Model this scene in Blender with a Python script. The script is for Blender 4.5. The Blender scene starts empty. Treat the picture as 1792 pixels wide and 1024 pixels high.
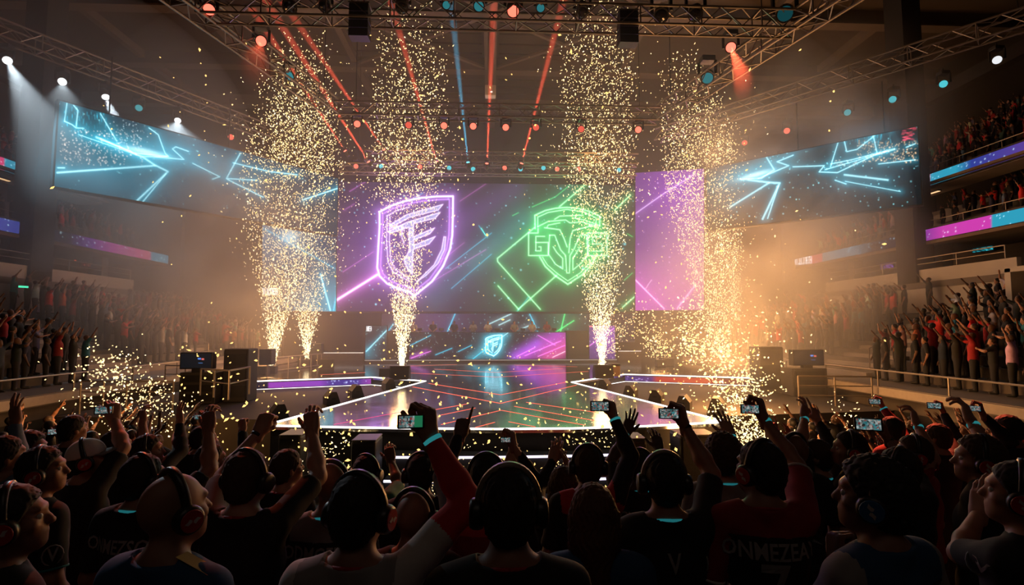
import bpy, bmesh, math, random
import numpy as np
from mathutils import Vector, Matrix, Euler

random.seed(7)
RNG = np.random.default_rng(11)
SC = bpy.context.scene
COL = SC.collection
PI = math.pi
R = math.radians

# ---------------------------------------------------------------- camera
EYE = Vector((0.0, 0.0, 3.9))
F_PX, CX, CY = 900.0, 896.0, 512.0
cam_data = bpy.data.cameras.new('camera')
cam_data.sensor_width = 36.0
cam_data.lens = F_PX / 1792.0 * 36.0
cam_data.clip_end = 300.0
cam_data.clip_start = 0.05
cam = bpy.data.objects.new('camera', cam_data)
COL.objects.link(cam)
cam.location = EYE
cam.rotation_euler = (R(90.0) + math.atan(63.0 / 900.0), 0.0, -math.atan(39.0 / 900.0))
SC.camera = cam
CM = cam.rotation_euler.to_matrix()
C_R, C_U, C_F = CM @ Vector((1, 0, 0)), CM @ Vector((0, 1, 0)), CM @ Vector((0, 0, -1))


def ray(px, py):
    return C_F + C_R * ((px - CX) / F_PX) + C_U * ((CY - py) / F_PX)


def PY(px, py, y):
    """the point of the place seen at a pixel of the photograph, at distance y into the hall"""
    d = ray(px, py)
    return EYE + d * ((y - EYE.y) / d.y)


def PZ(px, py, z):
    d = ray(px, py)
    return EYE + d * ((z - EYE.z) / d.z)


def project(P):
    """N x 3 world points -> N x 2 photo pixels"""
    P = np.asarray(P, float) - np.array(EYE)
    x, y, z = P @ np.array(C_R), P @ np.array(C_U), P @ np.array(C_F)
    z = np.maximum(z, 1e-3)
    return np.stack([CX + F_PX * x / z, CY - F_PX * y / z], 1)


# ---------------------------------------------------------------- materials
MATS = {}


def nodes_of(name):
    m = bpy.data.materials.new(name)
    m.use_nodes = True
    nt = m.node_tree
    nt.nodes.clear()
    out = nt.nodes.new('ShaderNodeOutputMaterial')
    return m, nt, out


def mat(name, col, rough=0.6, metal=0.0, vary=0.15, scale=8.0, bump=0.0, spec=0.5, coat=0.0):
    if name in MATS:
        return MATS[name]
    m, nt, out = nodes_of(name)
    b = nt.nodes.new('ShaderNodeBsdfPrincipled')
    b.inputs['Roughness'].default_value = rough
    b.inputs['Metallic'].default_value = metal
    b.inputs['Specular IOR Level'].default_value = spec
    b.inputs['Coat Weight'].default_value = coat
    tc = nt.nodes.new('ShaderNodeTexCoord')
    no = nt.nodes.new('ShaderNodeTexNoise')
    no.inputs['Scale'].default_value = scale
    no.inputs['Detail'].default_value = 4.0
    nt.links.new(tc.outputs['Object'], no.inputs['Vector'])
    mx = nt.nodes.new('ShaderNodeMix')
    mx.data_type = 'RGBA'
    mx.inputs[6].default_value = [c * (1 - vary) for c in col] + [1]
    mx.inputs[7].default_value = [min(1, c * (1 + vary)) for c in col] + [1]
    nt.links.new(no.outputs['Fac'], mx.inputs[0])
    nt.links.new(mx.outputs[2], b.inputs['Base Color'])
    if bump:
        bp = nt.nodes.new('ShaderNodeBump')
        bp.inputs['Strength'].default_value = bump
        bp.inputs['Distance'].default_value = 0.02
        nt.links.new(no.outputs['Fac'], bp.inputs['Height'])
        nt.links.new(bp.outputs['Normal'], b.inputs['Normal'])
    nt.links.new(b.outputs[0], out.inputs['Surface'])
    MATS[name] = m
    return m


def glow(name, col, strength, sample='NONE'):
    if name in MATS:
        return MATS[name]
    m, nt, out = nodes_of(name)
    e = nt.nodes.new('ShaderNodeEmission')
    e.inputs['Color'].default_value = (*col, 1)
    e.inputs['Strength'].default_value = strength
    nt.links.new(e.outputs[0], out.inputs['Surface'])
    m.cycles.emission_sampling = sample
    MATS[name] = m
    return m


def led(name, strength=1.0):
    """a display: what each diode shows is stored on the display's own grid of points"""
    if name in MATS:
        return MATS[name]
    m, nt, out = nodes_of(name)
    e = nt.nodes.new('ShaderNodeEmission')
    a = nt.nodes.new('ShaderNodeAttribute')
    a.attribute_name = 'diode'
    nt.links.new(a.outputs['Color'], e.inputs['Color'])
    e.inputs['Strength'].default_value = strength
    nt.links.new(e.outputs[0], out.inputs['Surface'])
    m.cycles.emission_sampling = 'NONE'
    MATS[name] = m
    return m


def tinted(name, rough=0.8, attr_object=True, metal=0.0):
    """cloth or skin whose own colour is the object's colour"""
    if name in MATS:
        return MATS[name]
    m, nt, out = nodes_of(name)
    b = nt.nodes.new('ShaderNodeBsdfPrincipled')
    b.inputs['Roughness'].default_value = rough
    oi = nt.nodes.new('ShaderNodeObjectInfo')
    tc = nt.nodes.new('ShaderNodeTexCoord')
    no = nt.nodes.new('ShaderNodeTexNoise')
    no.inputs['Scale'].default_value = 14.0
    nt.links.new(tc.outputs['Object'], no.inputs['Vector'])
    mr = nt.nodes.new('ShaderNodeMapRange')
    mr.inputs[3].default_value = 0.75
    mr.inputs[4].default_value = 1.2
    nt.links.new(no.outputs['Fac'], mr.inputs[0])
    mu = nt.nodes.new('ShaderNodeVectorMath')
    mu.operation = 'SCALE'
    nt.links.new(oi.outputs['Color'], mu.inputs[0])
    nt.links.new(mr.outputs[0], mu.inputs['Scale'])
    nt.links.new(mu.outputs[0], b.inputs['Base Color'])
    nt.links.new(b.outputs[0], out.inputs['Surface'])
    MATS[name] = m
    return m


# ---------------------------------------------------------------- objects
def tag(o, label=None, cat=None, group=None, kind=None):
    if label:
        o['label'] = label
    if cat:
        o['category'] = cat
    if group:
        o['group'] = group
    if kind:
        o['kind'] = kind
    return o


def thing(name, label, cat, loc=(0, 0, 0), group=None, rot=(0, 0, 0)):
    o = bpy.data.objects.new(name, None)
    COL.objects.link(o)
    o.location = loc
    o.rotation_euler = rot
    o.empty_display_size = 0.1
    return tag(o, label, cat, group)


def origin_of(p):
    v = Vector((0, 0, 0))
    while p is not None:
        v = v + p.location
        p = p.parent
    return v


def copy_tree(o, parent=None):
    c = o.copy()
    COL.objects.link(c)
    if parent is not None:
        c.parent = parent
    for ch in list(o.children):
        copy_tree(ch, c)
    return c


def raw_mesh(name, V, Fq, m, parent=None, smooth=False, local=False, kind=None):
    me = bpy.data.meshes.new(name)
    V = np.asarray(V, dtype=np.float32).reshape(-1, 3)
    off = Vector((0, 0, 0))
    if parent is not None and not local:
        off = origin_of(parent)
        V = V - np.array(off, dtype=np.float32)
    if isinstance(Fq, np.ndarray) and Fq.ndim == 2:
        n, k = Fq.shape
        me.vertices.add(len(V))
        me.vertices.foreach_set('co', V.ravel())
        me.loops.add(n * k)
        me.loops.foreach_set('vertex_index', Fq.astype(np.int32).ravel())
        me.polygons.add(n)
        me.polygons.foreach_set('loop_start', np.arange(0, n * k, k, dtype=np.int32))
        me.update(calc_edges=True)
    else:
        me.from_pydata([tuple(map(float, v)) for v in V], [], [tuple(map(int, f)) for f in Fq])
        me.update()
    if smooth:
        me.polygons.foreach_set('use_smooth', np.ones(len(me.polygons), dtype=bool))
    if m is not None:
        for mm in (m if isinstance(m, (list, tuple)) else [m]):
            me.materials.append(mm)
    o = bpy.data.objects.new(name, me)
    COL.objects.link(o)
    if parent is not None:
        o.parent = parent
    if kind:
        o['kind'] = kind
    return o


class MB:
    """collects shapes for ONE mesh"""

    def __init__(s):
        s.v, s.f = [], []

    def add(s, vs, fs):
        b = len(s.v)
        s.v += [tuple(v) for v in vs]
        s.f += [tuple(b + i for i in f) for f in fs]
        return s

    def box(s, c, size, rot=None):
        hx, hy, hz = size[0] / 2, size[1] / 2, size[2] / 2
        vs = [Vector((x, y, z)) for z in (-hz, hz) for y in (-hy, hy) for x in (-hx, hx)]
        if rot is not None:
            M = rot if isinstance(rot, Matrix) else Euler(rot).to_matrix()
            vs = [M @ v for v in vs]
        c = Vector(c)
        return s.add([v + c for v in vs], [(0, 2, 3, 1), (4, 5, 7, 6), (0, 1, 5, 4), (2, 6, 7, 3), (0, 4, 6, 2), (1, 3, 7, 5)])

    def bevel_box(s, c, size, b, rot=None):
        """a box with chamfered edges"""
        bm = bmesh.new()
        bmesh.ops.create_cube(bm, size=1.0)
        for v in bm.verts:
            v.co = Vector((v.co.x * size[0], v.co.y * size[1], v.co.z * size[2]))
        bmesh.ops.bevel(bm, geom=list(bm.edges), offset=b, segments=2, affect='EDGES', profile=0.5)
        M = Matrix.Identity(3) if rot is None else (rot if isinstance(rot, Matrix) else Euler(rot).to_matrix())
        c = Vector(c)
        bm.verts.index_update()
        s.add([M @ v.co + c for v in bm.verts], [[v.index for v in f.verts] for f in bm.faces])
        bm.free()
        return s

    def tube(s, p, q, r, n=6, r2=None, cap=True):
        p, q = Vector(p), Vector(q)
        d = (q - p).normalized()
        u = d.orthogonal().normalized()
        w = d.cross(u)
        r2 = r if r2 is None else r2
        vs = [p + (u * math.cos(a) + w * math.sin(a)) * r for a in [2 * PI * i / n for i in range(n)]]
        vs += [q + (u * math.cos(a) + w * math.sin(a)) * r2 for a in [2 * PI * i / n for i in range(n)]]
        fs = [(i, (i + 1) % n, n + (i + 1) % n, n + i) for i in range(n)]
        if cap:
            fs += [tuple(range(n - 1, -1, -1)), tuple(range(n, 2 * n))]
        return s.add(vs, fs)

    def path(s, pts, r, n=6):
        """a swept round tube through points"""
        pts = [Vector(p) for p in pts]
        rings = []
        u = None
        for i, p in enumerate(pts):
            d = (pts[min(i + 1, len(pts) - 1)] - pts[max(i - 1, 0)]).normalized()
            u = d.orthogonal().normalized() if u is None else (u - d * u.dot(d)).normalized()
            w = d.cross(u)
            rr = r[i] if isinstance(r, (list, tuple)) else r
            rings.append([p + (u * math.cos(2 * PI * k / n) + w * math.sin(2 * PI * k / n)) * rr for k in range(n)])
        vs = [v for g in rings for v in g]
        fs = [(i * n + k, i * n + (k + 1) % n, (i + 1) * n + (k + 1) % n, (i + 1) * n + k) for i in range(len(pts) - 1) for k in range(n)]
        fs += [tuple(range(n - 1, -1, -1)), tuple(range(len(vs) - n, len(vs)))]
        return s.add(vs, fs)

    def lathe(s, prof, M=None, n=14):
        """prof: (radius, height) pairs turned about local z"""
        M = Matrix.Identity(4) if M is None else M
        vs, fs = [], []
        for r, h in prof:
            vs += [M @ Vector((r * math.cos(2 * PI * k / n), r * math.sin(2 * PI * k / n), h)) for k in range(n)]
        for i in range(len(prof) - 1):
            fs += [(i * n + k, i * n + (k + 1) % n, (i + 1) * n + (k + 1) % n, (i + 1) * n + k) for k in range(n)]
        fs += [tuple(range(n - 1, -1, -1)), tuple(range(len(vs) - n, len(vs)))]
        return s.add(vs, fs)

    def prism(s, poly, z0, z1):
        """poly: (x, y) pairs counter-clockwise"""
        n = len(poly)
        vs = [(x, y, z0) for x, y in poly] + [(x, y, z1) for x, y in poly]
        fs = [tuple(range(n - 1, -1, -1)), tuple(range(n, 2 * n))] + [(i, (i + 1) % n, n + (i + 1) % n, n + i) for i in range(n)]
        return s.add(vs, fs)

    def extrude(s, prof, p, q, ax, up):
        """prof: (a, b) pairs in the plane of ax and up, swept from p to q"""
        n = len(prof)
        p, q, ax, up = Vector(p), Vector(q), Vector(ax), Vector(up)
        vs = [o + ax * a + up * b for o in (p, q) for a, b in prof]
        fs = [tuple(range(n - 1, -1, -1)), tuple(range(n, 2 * n))] + [(i, (i + 1) % n, n + (i + 1) % n, n + i) for i in range(n)]
        return s.add(vs, fs)

    def build(s, name, m, parent=None, smooth=False, local=False, kind=None):
        return raw_mesh(name, s.v, s.f, m, parent, smooth, local, kind)


def ordinal(i):
    w = ['first', 'second', 'third', 'fourth', 'fifth', 'sixth', 'seventh', 'eighth', 'ninth', 'tenth', 'eleventh', 'twelfth', 'thirteenth',
         'fourteenth', 'fifteenth', 'sixteenth', 'seventeenth', 'eighteenth', 'nineteenth', 'twentieth']
    if i < 20:
        return w[i]
    t = ['twenty', 'thirty', 'forty', 'fifty', 'sixty', 'seventy', 'eighty', 'ninety']
    i += 1
    if i % 10:
        return t[i // 10 - 2] + '-' + w[i % 10 - 1]
    return t[i // 10 - 2][:-1] + 'ieth'


# shared materials
M_BLACK = mat('black_metal', (0.012, 0.012, 0.013), 0.45, 0.2)
M_DARK = mat('dark_paint', (0.03, 0.027, 0.026), 0.7)
M_STEEL = mat('truss_metal', (0.24, 0.21, 0.18), 0.42, 0.7)
M_RAIL = mat('rail_metal', (0.30, 0.26, 0.22), 0.45, 0.6)
M_CONC = mat('concrete', (0.16, 0.14, 0.13), 0.85, bump=0.2, scale=3.0)
M_WALL = mat('hall_wall', (0.03, 0.025, 0.023), 0.9, scale=1.5)
M_ROOF = mat('roof_deck', (0.065, 0.047, 0.035), 0.85, scale=0.6, vary=0.3)
M_BEAM = mat('roof_beam', (0.13, 0.10, 0.08), 0.7, scale=2.0)
M_STRIP = glow('white_led_strip', (1.0, 0.93, 0.88), 2.2)
# ================================================================= the setting
HS = 1.63          # stage deck height
Y_END = 46.0       # rear wall
Y_NEAR = -6.0


def zfloor(y):
    """audience terrace: stands on shallow steps that come down to the flat floor"""
    if y < 2.0:
        return 1.65
    k = min(9, int((y - 2.0) / 0.8) + 1)
    return max(0.0, 1.65 - 0.1834 * k)


def struct(o):
    o['kind'] = 'structure'
    return o


m_floor = mat('arena_floor', (0.06, 0.05, 0.045), 0.38, scale=2.0, vary=0.4, bump=0.1)
struct(MB().box((0, (Y_NEAR + Y_END) / 2, -0.15), (66, Y_END - Y_NEAR + 1, 0.3)).build('floor', m_floor))
tb = MB()
prof = [(Y_NEAR, 0.001), (9.3, 0.001)]
for k in range(8, -1, -1):
    y0 = 2.0 + 0.8 * (k)
    zt = 1.65 - 0.1834 * (k + 1)
    prof += [(y0 + 0.8, max(0.002, zt)), (y0, max(0.002, zt))]
prof += [(2.0, 1.65), (Y_NEAR, 1.65)]
tb.extrude(prof, (-12.6, 0, 0), (12.6, 0, 0), (0, 1, 0), (0, 0, 1))
struct(tb.build('floor_terrace', mat('terrace_deck', (0.05, 0.045, 0.04), 0.8)))

# outer walls and roof
struct(MB().box((-33.2, 20, 11.5), (0.4, 53, 23)).build('wall_left', M_WALL))
struct(MB().box((33.2, 20, 11.5), (0.4, 53, 23)).build('wall_right', M_WALL))
struct(MB().box((0, Y_END + 0.2, 11.5), (66.8, 0.4, 23)).build('wall_rear', M_WALL))
struct(MB().box((0, Y_NEAR - 0.2, 11.5), (66.8, 0.4, 23)).build('wall_near', M_WALL))
struct(MB().box((0, 20, 23.3), (66.8, 53, 0.6)).build('ceiling', M_ROOF))
nt_ = 0


def trim(mb, m):
    global nt_
    nt_ += 1
    return struct(mb.build('trim_%d' % nt_, m))


# roof: cross girders, a ridge girder with its drop post, purlins, diagonal bracing
for y in (12.0, 20.5, 29.0, 35.5, 42.0):
    trim(MB().box((0, y, 22.6), (66, 0.5, 0.8)).box((0, y, 22.15), (66, 0.75, 0.12)), M_BEAM)
for x in (-24, -17, -9.5, 9.5, 17, 24):
    trim(MB().box((x, 20, 22.75), (0.4, 52, 0.5)), M_BEAM)
trim(MB().box((0, 20, 22.3), (0.55, 50, 0.9)).box((0, 20, 21.85), (0.8, 50, 0.1)), M_BEAM)
for y0, y1 in ((20.5, 29.0), (29.0, 35.5)):
    for sx in (-1, 1):
        trim(MB().tube((0, y0, 22.3), (sx * 9.5, y1, 22.5), 0.14), M_BEAM)
        trim(MB().tube((0, y1, 22.3), (sx * 9.5, y0, 22.5), 0.14), M_BEAM)
for sx in (-1, 1):      # corrugated deck ribs between the girders
    rb = MB()
    for k in range(26):
        rb.box((sx * 4.9, 12.6 + k * 1.22, 22.93), (8.6, 0.12, 0.1))
    trim(rb, M_ROOF)

# ---- seating bowl: a lower tier, a concourse, a middle tier and an upper tier on each side
M_SLAB = mat('stand_concrete', (0.15, 0.13, 0.12), 0.85, scale=2.0, vary=0.25)
M_WHITEW = mat('pale_parapet', (0.42, 0.39, 0.37), 0.8, scale=1.0)
BOWL_Y0, BOWL_Y1 = 5.0, 36.0
ROW_D, ROW_H = 0.78, 0.33


def low_row(i):   # (x of the row's middle, z of its tread)
    return 14.86 + ROW_D * i, 1.96 + ROW_H * i


def mid_row(i):
    return 23.2 + 0.75 * i, 9.0 + 0.42 * i


def up_row(i):
    return 24.2 + 0.75 * i, 12.0 + 0.5 * i


AISLES_LOW = (11.5, 21.8, 29.8)
AISLE_W = {11.5: 0.75, 21.8: 1.9, 29.8: 1.1}     # half widths
for sx, side in ((-1, 'left'), (1, 'right')):
    ex = Vector((sx, 0, 0))
    p = [(13.2, 1.62), (13.2, 1.96), (14.6, 1.96)]
    for i in range(8):
        x = 14.6 + ROW_D * (i + 1)
        p += [(x, 1.96 + ROW_H * i), (x, 1.96 + ROW_H * (i + 1))]
    p += [(21.5, 1.96 + ROW_H * 8), (21.5, 1.0), (14.4, 1.0), (14.4, 1.62)]
    o = struct(MB().extrude(p, (0, BOWL_Y0, 0), (0, BOWL_Y1, 0), ex, (0, 0, 1)).build('floor_lower_stand_' + side, M_SLAB))
    # podium wall under the front walkway
    struct(MB().box((sx * 14.6, (BOWL_Y0 + BOWL_Y1) / 2, 0.8), (0.3, BOWL_Y1 - BOWL_Y0, 1.6)).build('wall_podium_' + side, M_DARK))
    trim(MB().box((sx * 13.16, (BOWL_Y0 + BOWL_Y1) / 2, 1.80), (0.10, BOWL_Y1 - BOWL_Y0, 0.26)), mat('pale_edge', (0.34, 0.29, 0.24), 0.7))
    # concourse
    struct(MB().box((sx * 24.5, 20.5, 6.05), (6.0, 31, 0.3)).build('floor_concourse_' + side, M_SLAB))
    struct(MB().box((sx * 21.65, 26.0, 5.75), (0.2, 12.0, 2.15)).build('wall_parapet_' + side, M_WHITEW))
    struct(MB().box((sx * 21.65, 12.0, 5.75), (0.2, 12.0, 2.15)).build('wall_parapet_' + side + '.001', M_WHITEW))
    struct(MB().box((sx * 27.4, 20.5, 7.3), (0.2, 31, 2.2)).build('wall_concourse_' + side, mat('concourse_wall', (0.12, 0.10, 0.09), 0.8)))
    for y in (13.5, 18.5, 25.2, 31.5):
        struct(MB().box((sx * 23.2, y, 7.2), (0.55, 0.55, 2.1)).build('column', M_CONC))
    # middle tier
    p = [(22.2, 8.15), (22.2, 9.0), (22.85, 9.0)]
    for i in range(4):
        x = 22.85 + 0.75 * (i + 1)
        p += [(x, 9.0 + 0.42 * i), (x, 9.0 + 0.42 * (i + 1))]
    p += [(33, 9.0 + 0.42 * 4), (33, 8.6), (23.5, 8.15)]
    struct(MB().extrude(p, (0, BOWL_Y0, 0), (0, BOWL_Y1, 0), ex, (0, 0, 1)).build('floor_middle_stand_' + side, M_SLAB))
    # upper tier
    p = [(22.9, 11.2), (22.9, 12.0), (23.85, 12.0)]
    for i in range(11):
        x = 23.85 + 0.75 * (i + 1)
        p += [(x, 12.0 + 0.5 * i), (x, 12.0 + 0.5 * (i + 1))]
    p += [(33, 17.5), (33, 15.5), (24.4, 11.2)]
    struct(MB().extrude(p, (0, BOWL_Y0, 0), (0, 31.0, 0), ex, (0, 0, 1)).build('floor_upper_stand_' + side, M_SLAB))
    trim(MB().box((sx * 22.75, 18, 11.35), (0.5, 26, 0.12)), mat('soffit', (0.14, 0.10, 0.08), 0.7))
    trim(MB().box((sx * 22.3, 20.5, 8.2), (0.6, 31, 0.14)), mat('soffit', (0.14, 0.10, 0.08), 0.7))
    # end wall of the bowl, behind it the hall is closed off
    struct(MB().box((sx * 27.2, BOWL_Y1 + 0.3, 8.5), (11.8, 0.4, 17)).build('wall_end_' + side, M_WALL))
    struct(MB().box((sx * 19.0, BOWL_Y1 + 0.3, 3.6), (9.5, 0.4, 7.2)).build('wall_end_' + side + '.001', M_WALL))
    # high pillar beside the hanging screen, gallery edge beams
    struct(MB().box((sx * 21.9, 25.4, 14.2), (1.0, 1.2, 16.0)).build('pillar', mat('pillar_paint', (0.014, 0.012, 0.012), 0.85)))
    trim(MB().box((sx * 26.2, 18, 17.6), (0.6, 26, 0.7)), M_DARK)
    for y in (9, 15, 21):
        trim(MB().box((sx * 27.5, y, 19.5), (0.35, 0.35, 7.5)), M_DARK)
    # aisle stairs
    for ya in AISLES_LOW:
        sb = MB()
        for i in range(9):
            x, z = low_row(i)
            if i == 0:
                continue
            sb.box((sx * (x - ROW_D / 2 - 0.12), ya, z - ROW_H * 0.75), (0.26, 2 * AISLE_W[ya] - 0.3, ROW_H * 0.5))
        trim(sb, mat('stair_concrete', (0.30, 0.26, 0.24), 0.8))
    # entrance tunnel in the upper rows of the lower tier
    yv = 16.5
    vb = MB()
    vb.box((sx * 20.2, yv - 1.5, 5.0), (2.4, 0.22, 2.2)).box((sx * 20.2, yv + 1.5, 5.0), (2.4, 0.22, 2.2)).box((sx * 21.3, yv, 5.0), (0.2, 3.0, 2.2)).box((sx * 20.2, yv, 6.05), (2.4, 3.2, 0.18))
    struct(vb.build('wall_tunnel_' + side, M_WHITEW))

# ================================================================= the stage
FL, FR = PZ(470, 743, HS), PZ(1265, 737, HS)
NL, NR = PZ(745, 667, HS), PZ(1000, 669, HS)
WLi, WRi = PZ(650, 660, HS), PZ(1093, 655, HS)
WLo, WRo = PZ(424, 668, HS), PZ(1335, 662, HS)
front = [PZ(x, y, HS) for x, y in ((470, 743), (600, 746), (735, 748), (870, 749), (1000, 748), (1130, 744), (1265, 737))]
YB = 38.5
stage = thing('stage', 'wide black glossy stage with a long runway edged in white light strips', 'stage', (0, 24, 0))


def deck_material():
    m, nt, out = nodes_of('gloss_deck')
    b = nt.nodes.new('ShaderNodeBsdfPrincipled')
    tc = nt.nodes.new('ShaderNodeTexCoord')
    n1 = nt.nodes.new('ShaderNodeTexNoise')
    n1.inputs['Scale'].default_value = 1.3
    n1.inputs['Detail'].default_value = 6
    nt.links.new(tc.outputs['Object'], n1.inputs['Vector'])
    mr = nt.nodes.new('ShaderNodeMapRange')
    mr.inputs[3].default_value = 0.05
    mr.inputs[4].default_value = 0.18
    nt.links.new(n1.outputs['Fac'], mr.inputs[0])
    nt.links.new(mr.outputs[0], b.inputs['Roughness'])
    n2 = nt.nodes.new('ShaderNodeTexNoise')
    n2.inputs['Scale'].default_value = 2.2
    nt.links.new(tc.outputs['Object'], n2.inputs['Vector'])
    bp = nt.nodes.new('ShaderNodeBump')
    bp.inputs['Strength'].default_value = 0.05
    bp.inputs['Distance'].default_value = 0.02
    nt.links.new(n2.outputs['Fac'], bp.inputs['Height'])
    nt.links.new(bp.outputs['Normal'], b.inputs['Normal'])
    b.inputs['Base Color'].default_value = (0.012, 0.011, 0.014, 1)
    b.inputs['Specular IOR Level'].default_value = 1.0
    b.inputs['IOR'].default_value = 3.6
    nt.links.new(b.outputs[0], out.inputs['Surface'])
    return m


M_DECK = deck_material()
outline = [(v.x, v.y) for v in front] + [(NR.x, NR.y), (WRi.x, WRi.y), (WRo.x, WRo.y), (13.0, WRo.y + 0.6), (13.0, YB), (-13.0, YB), (-13.0, WLo.y), (WLo.x, WLo.y), (WLi.x, WLi.y), (NL.x, NL.y)]
MB().prism(outline, HS - 0.12, HS).build('deck', M_DECK, stage)
# fascia under the runway front and the wings
inner = [(x * 0.995, y + (0.06 if y < 30 else -0.06)) for x, y in outline]
MB().prism(inner, 0.0, HS - 0.12).build('fascia', M_DARK, stage)


def strip(p, q, w=0.05, h=0.05, dz=0.0, name='light_strip', m=None, parent=stage):
    p, q = Vector(p), Vector(q)
    d = q - p
    yaw = math.atan2(d.y, d.x)
    tilt = math.atan2(d.z, math.hypot(d.x, d.y))
    return MB().box((p + q) / 2 + Vector((0, 0, dz)), (d.length, w, h), Euler((0, -tilt, yaw))).build(name, m or M_STRIP, parent)


fb = MB()
fb.path([Vector((v.x, v.y - 0.03, HS - 0.02)) for v in front], 0.026, 6)
fb.build('light_strip', M_STRIP, stage)
for a, b in ((FL, NL), (FR, NR), (NL, WLi), (NR, WRi), (WLi, WLo), (WRi, WRo)):
    strip(a, b, 0.06, 0.05, -0.005)
M_STRIPD = glow('dim_white_strip', (1.0, 0.85, 0.72), 1.2)
for a, b in ((WLi, WLo), (WRi, WRo)):
    strip(a + Vector((0, -0.06, -0.36)), b + Vector((0, -0.06, -0.36)), 0.05, 0.04, 0, m=M_STRIP)
strip(WLi + Vector((0, -0.06, -0.36)), WLi.lerp(NL, 0.55) + Vector((0, -0.06, -0.36)), 0.05, 0.04)
strip(WRi + Vector((0, -0.06, -0.36)), WRi.lerp(NR, 0.5) + Vector((0, -0.06, -0.36)), 0.05, 0.04)
# lines of light let into the deck
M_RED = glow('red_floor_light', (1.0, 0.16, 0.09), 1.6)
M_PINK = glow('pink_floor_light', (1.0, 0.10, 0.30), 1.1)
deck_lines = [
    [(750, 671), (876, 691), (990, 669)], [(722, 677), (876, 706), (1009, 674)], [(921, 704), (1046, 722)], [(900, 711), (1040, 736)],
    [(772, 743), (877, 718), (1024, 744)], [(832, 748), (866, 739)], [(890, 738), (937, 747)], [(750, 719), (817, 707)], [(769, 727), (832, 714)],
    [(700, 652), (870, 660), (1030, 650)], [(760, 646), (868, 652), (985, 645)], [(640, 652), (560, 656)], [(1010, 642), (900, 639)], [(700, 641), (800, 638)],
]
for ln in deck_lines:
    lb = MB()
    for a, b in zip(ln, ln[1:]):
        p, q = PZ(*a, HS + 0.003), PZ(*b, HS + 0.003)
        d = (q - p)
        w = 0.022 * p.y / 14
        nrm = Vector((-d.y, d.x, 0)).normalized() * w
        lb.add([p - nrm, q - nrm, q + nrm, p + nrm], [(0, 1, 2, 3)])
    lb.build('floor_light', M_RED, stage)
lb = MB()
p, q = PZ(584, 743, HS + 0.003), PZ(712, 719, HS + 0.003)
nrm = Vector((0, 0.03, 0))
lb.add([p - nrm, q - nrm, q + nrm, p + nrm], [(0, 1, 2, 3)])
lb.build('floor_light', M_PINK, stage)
# curved front steps with light strips
xs = [PY(x, 790, 12.0).x for x in (690, 760, 830, 900, 970, 1062)]
for k, (zt, yo) in enumerate(((1.09, -0.28), (0.67, -0.62), (0.36, -0.95))):
    arc = []
    for j, x in enumerate(np.linspace(xs[0] - 0.1, xs[-1] + 0.1, 13)):
        t = (j - 6) / 6
        arc.append((x, 12.0 + yo - 0.10 * (1 - t * t)))
    MB().prism(arc + [(arc[-1][0], 12.6), (arc[0][0], 12.6)], 0.0, zt).build('step', M_DARK, stage)
    MB().path([(x, y - 0.02, zt - 0.03) for x, y in arc], 0.03, 6).build('light_strip', glow('violet_white_strip', (0.86, 0.78, 1.0), 1.7 if k < 2 else 0.5), stage)

# lower side decks where the floor monitors stand
pit_l = [(-13.0, 16.2), (FL.x + 0.3, 15.2), (FL.x + 0.55, FL.y + 1.2), (NL.x - 0.1, NL.y - 0.05), (WLi.x, WLi.y - 0.05), (-13.0, WLo.y - 0.05)]
pit_r = [(13.0, WRo.y + 0.5), (WRo.x, WRo.y - 0.05), (WRi.x, WRi.y - 0.05), (NR.x + 0.1, NR.y - 0.05), (FR.x - 0.55, FR.y + 1.2), (FR.x - 0.3, 15.2), (13.0, 16.2)]
M_PIT = mat('matt_side_deck', (0.05, 0.042, 0.038), 0.75, scale=2.0)
struct(MB().prism(pit_l, 0.0, 1.27).build('floor_side_deck_left', M_PIT))
struct(MB().prism(pit_r[::-1] if False else pit_r, 0.0, 1.27).build('floor_side_deck_right', M_PIT))
# ================================================================= LED displays: their programme is drawn diode by diode
def seg_dist(P, a, b):
    a, b = np.array(a, float), np.array(b, float)
    d = b - a
    L = max(1e-9, d @ d)
    t = np.clip(((P - a) @ d) / L, 0, 1)
    q = a + t[:, None] * d
    return np.hypot(P[:, 0] - q[:, 0], P[:, 1] - q[:, 1])


def stroke(img, P, pts, w, col, gain=1.0, gcol=None, grad=0.0, ggain=0.0, fade=None):
    pts = np.asarray(pts, float)
    ext = w * 3 + grad * 4 + 1
    lo, hi = pts.min(0) - ext, pts.max(0) + ext
    s = np.nonzero((P[:, 0] > lo[0]) & (P[:, 0] < hi[0]) & (P[:, 1] > lo[1]) & (P[:, 1] < hi[1]))[0]
    if not len(s):
        return
    Q = P[s]
    d = np.full(len(s), 1e9)
    for a, b in zip(pts[:-1], pts[1:]):
        d = np.minimum(d, seg_dist(Q, a, b))
    c = np.exp(-(d / w) ** 2) * gain
    img[s] += c[:, None] * np.array(col)
    if grad:
        g = np.exp(-d / grad) * ggain
        img[s] += g[:, None] * np.array(gcol if gcol is not None else col)


def blob(img, P, c, sx, sy, col, gain=1.0, rot=0.0):
    x, y = P[:, 0] - c[0], P[:, 1] - c[1]
    ca, sa = math.cos(rot), math.sin(rot)
    u, v = (x * ca + y * sa) / sx, (-x * sa + y * ca) / sy
    img += (np.exp(-(u * u + v * v)) * gain)[:, None] * np.array(col)


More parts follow.
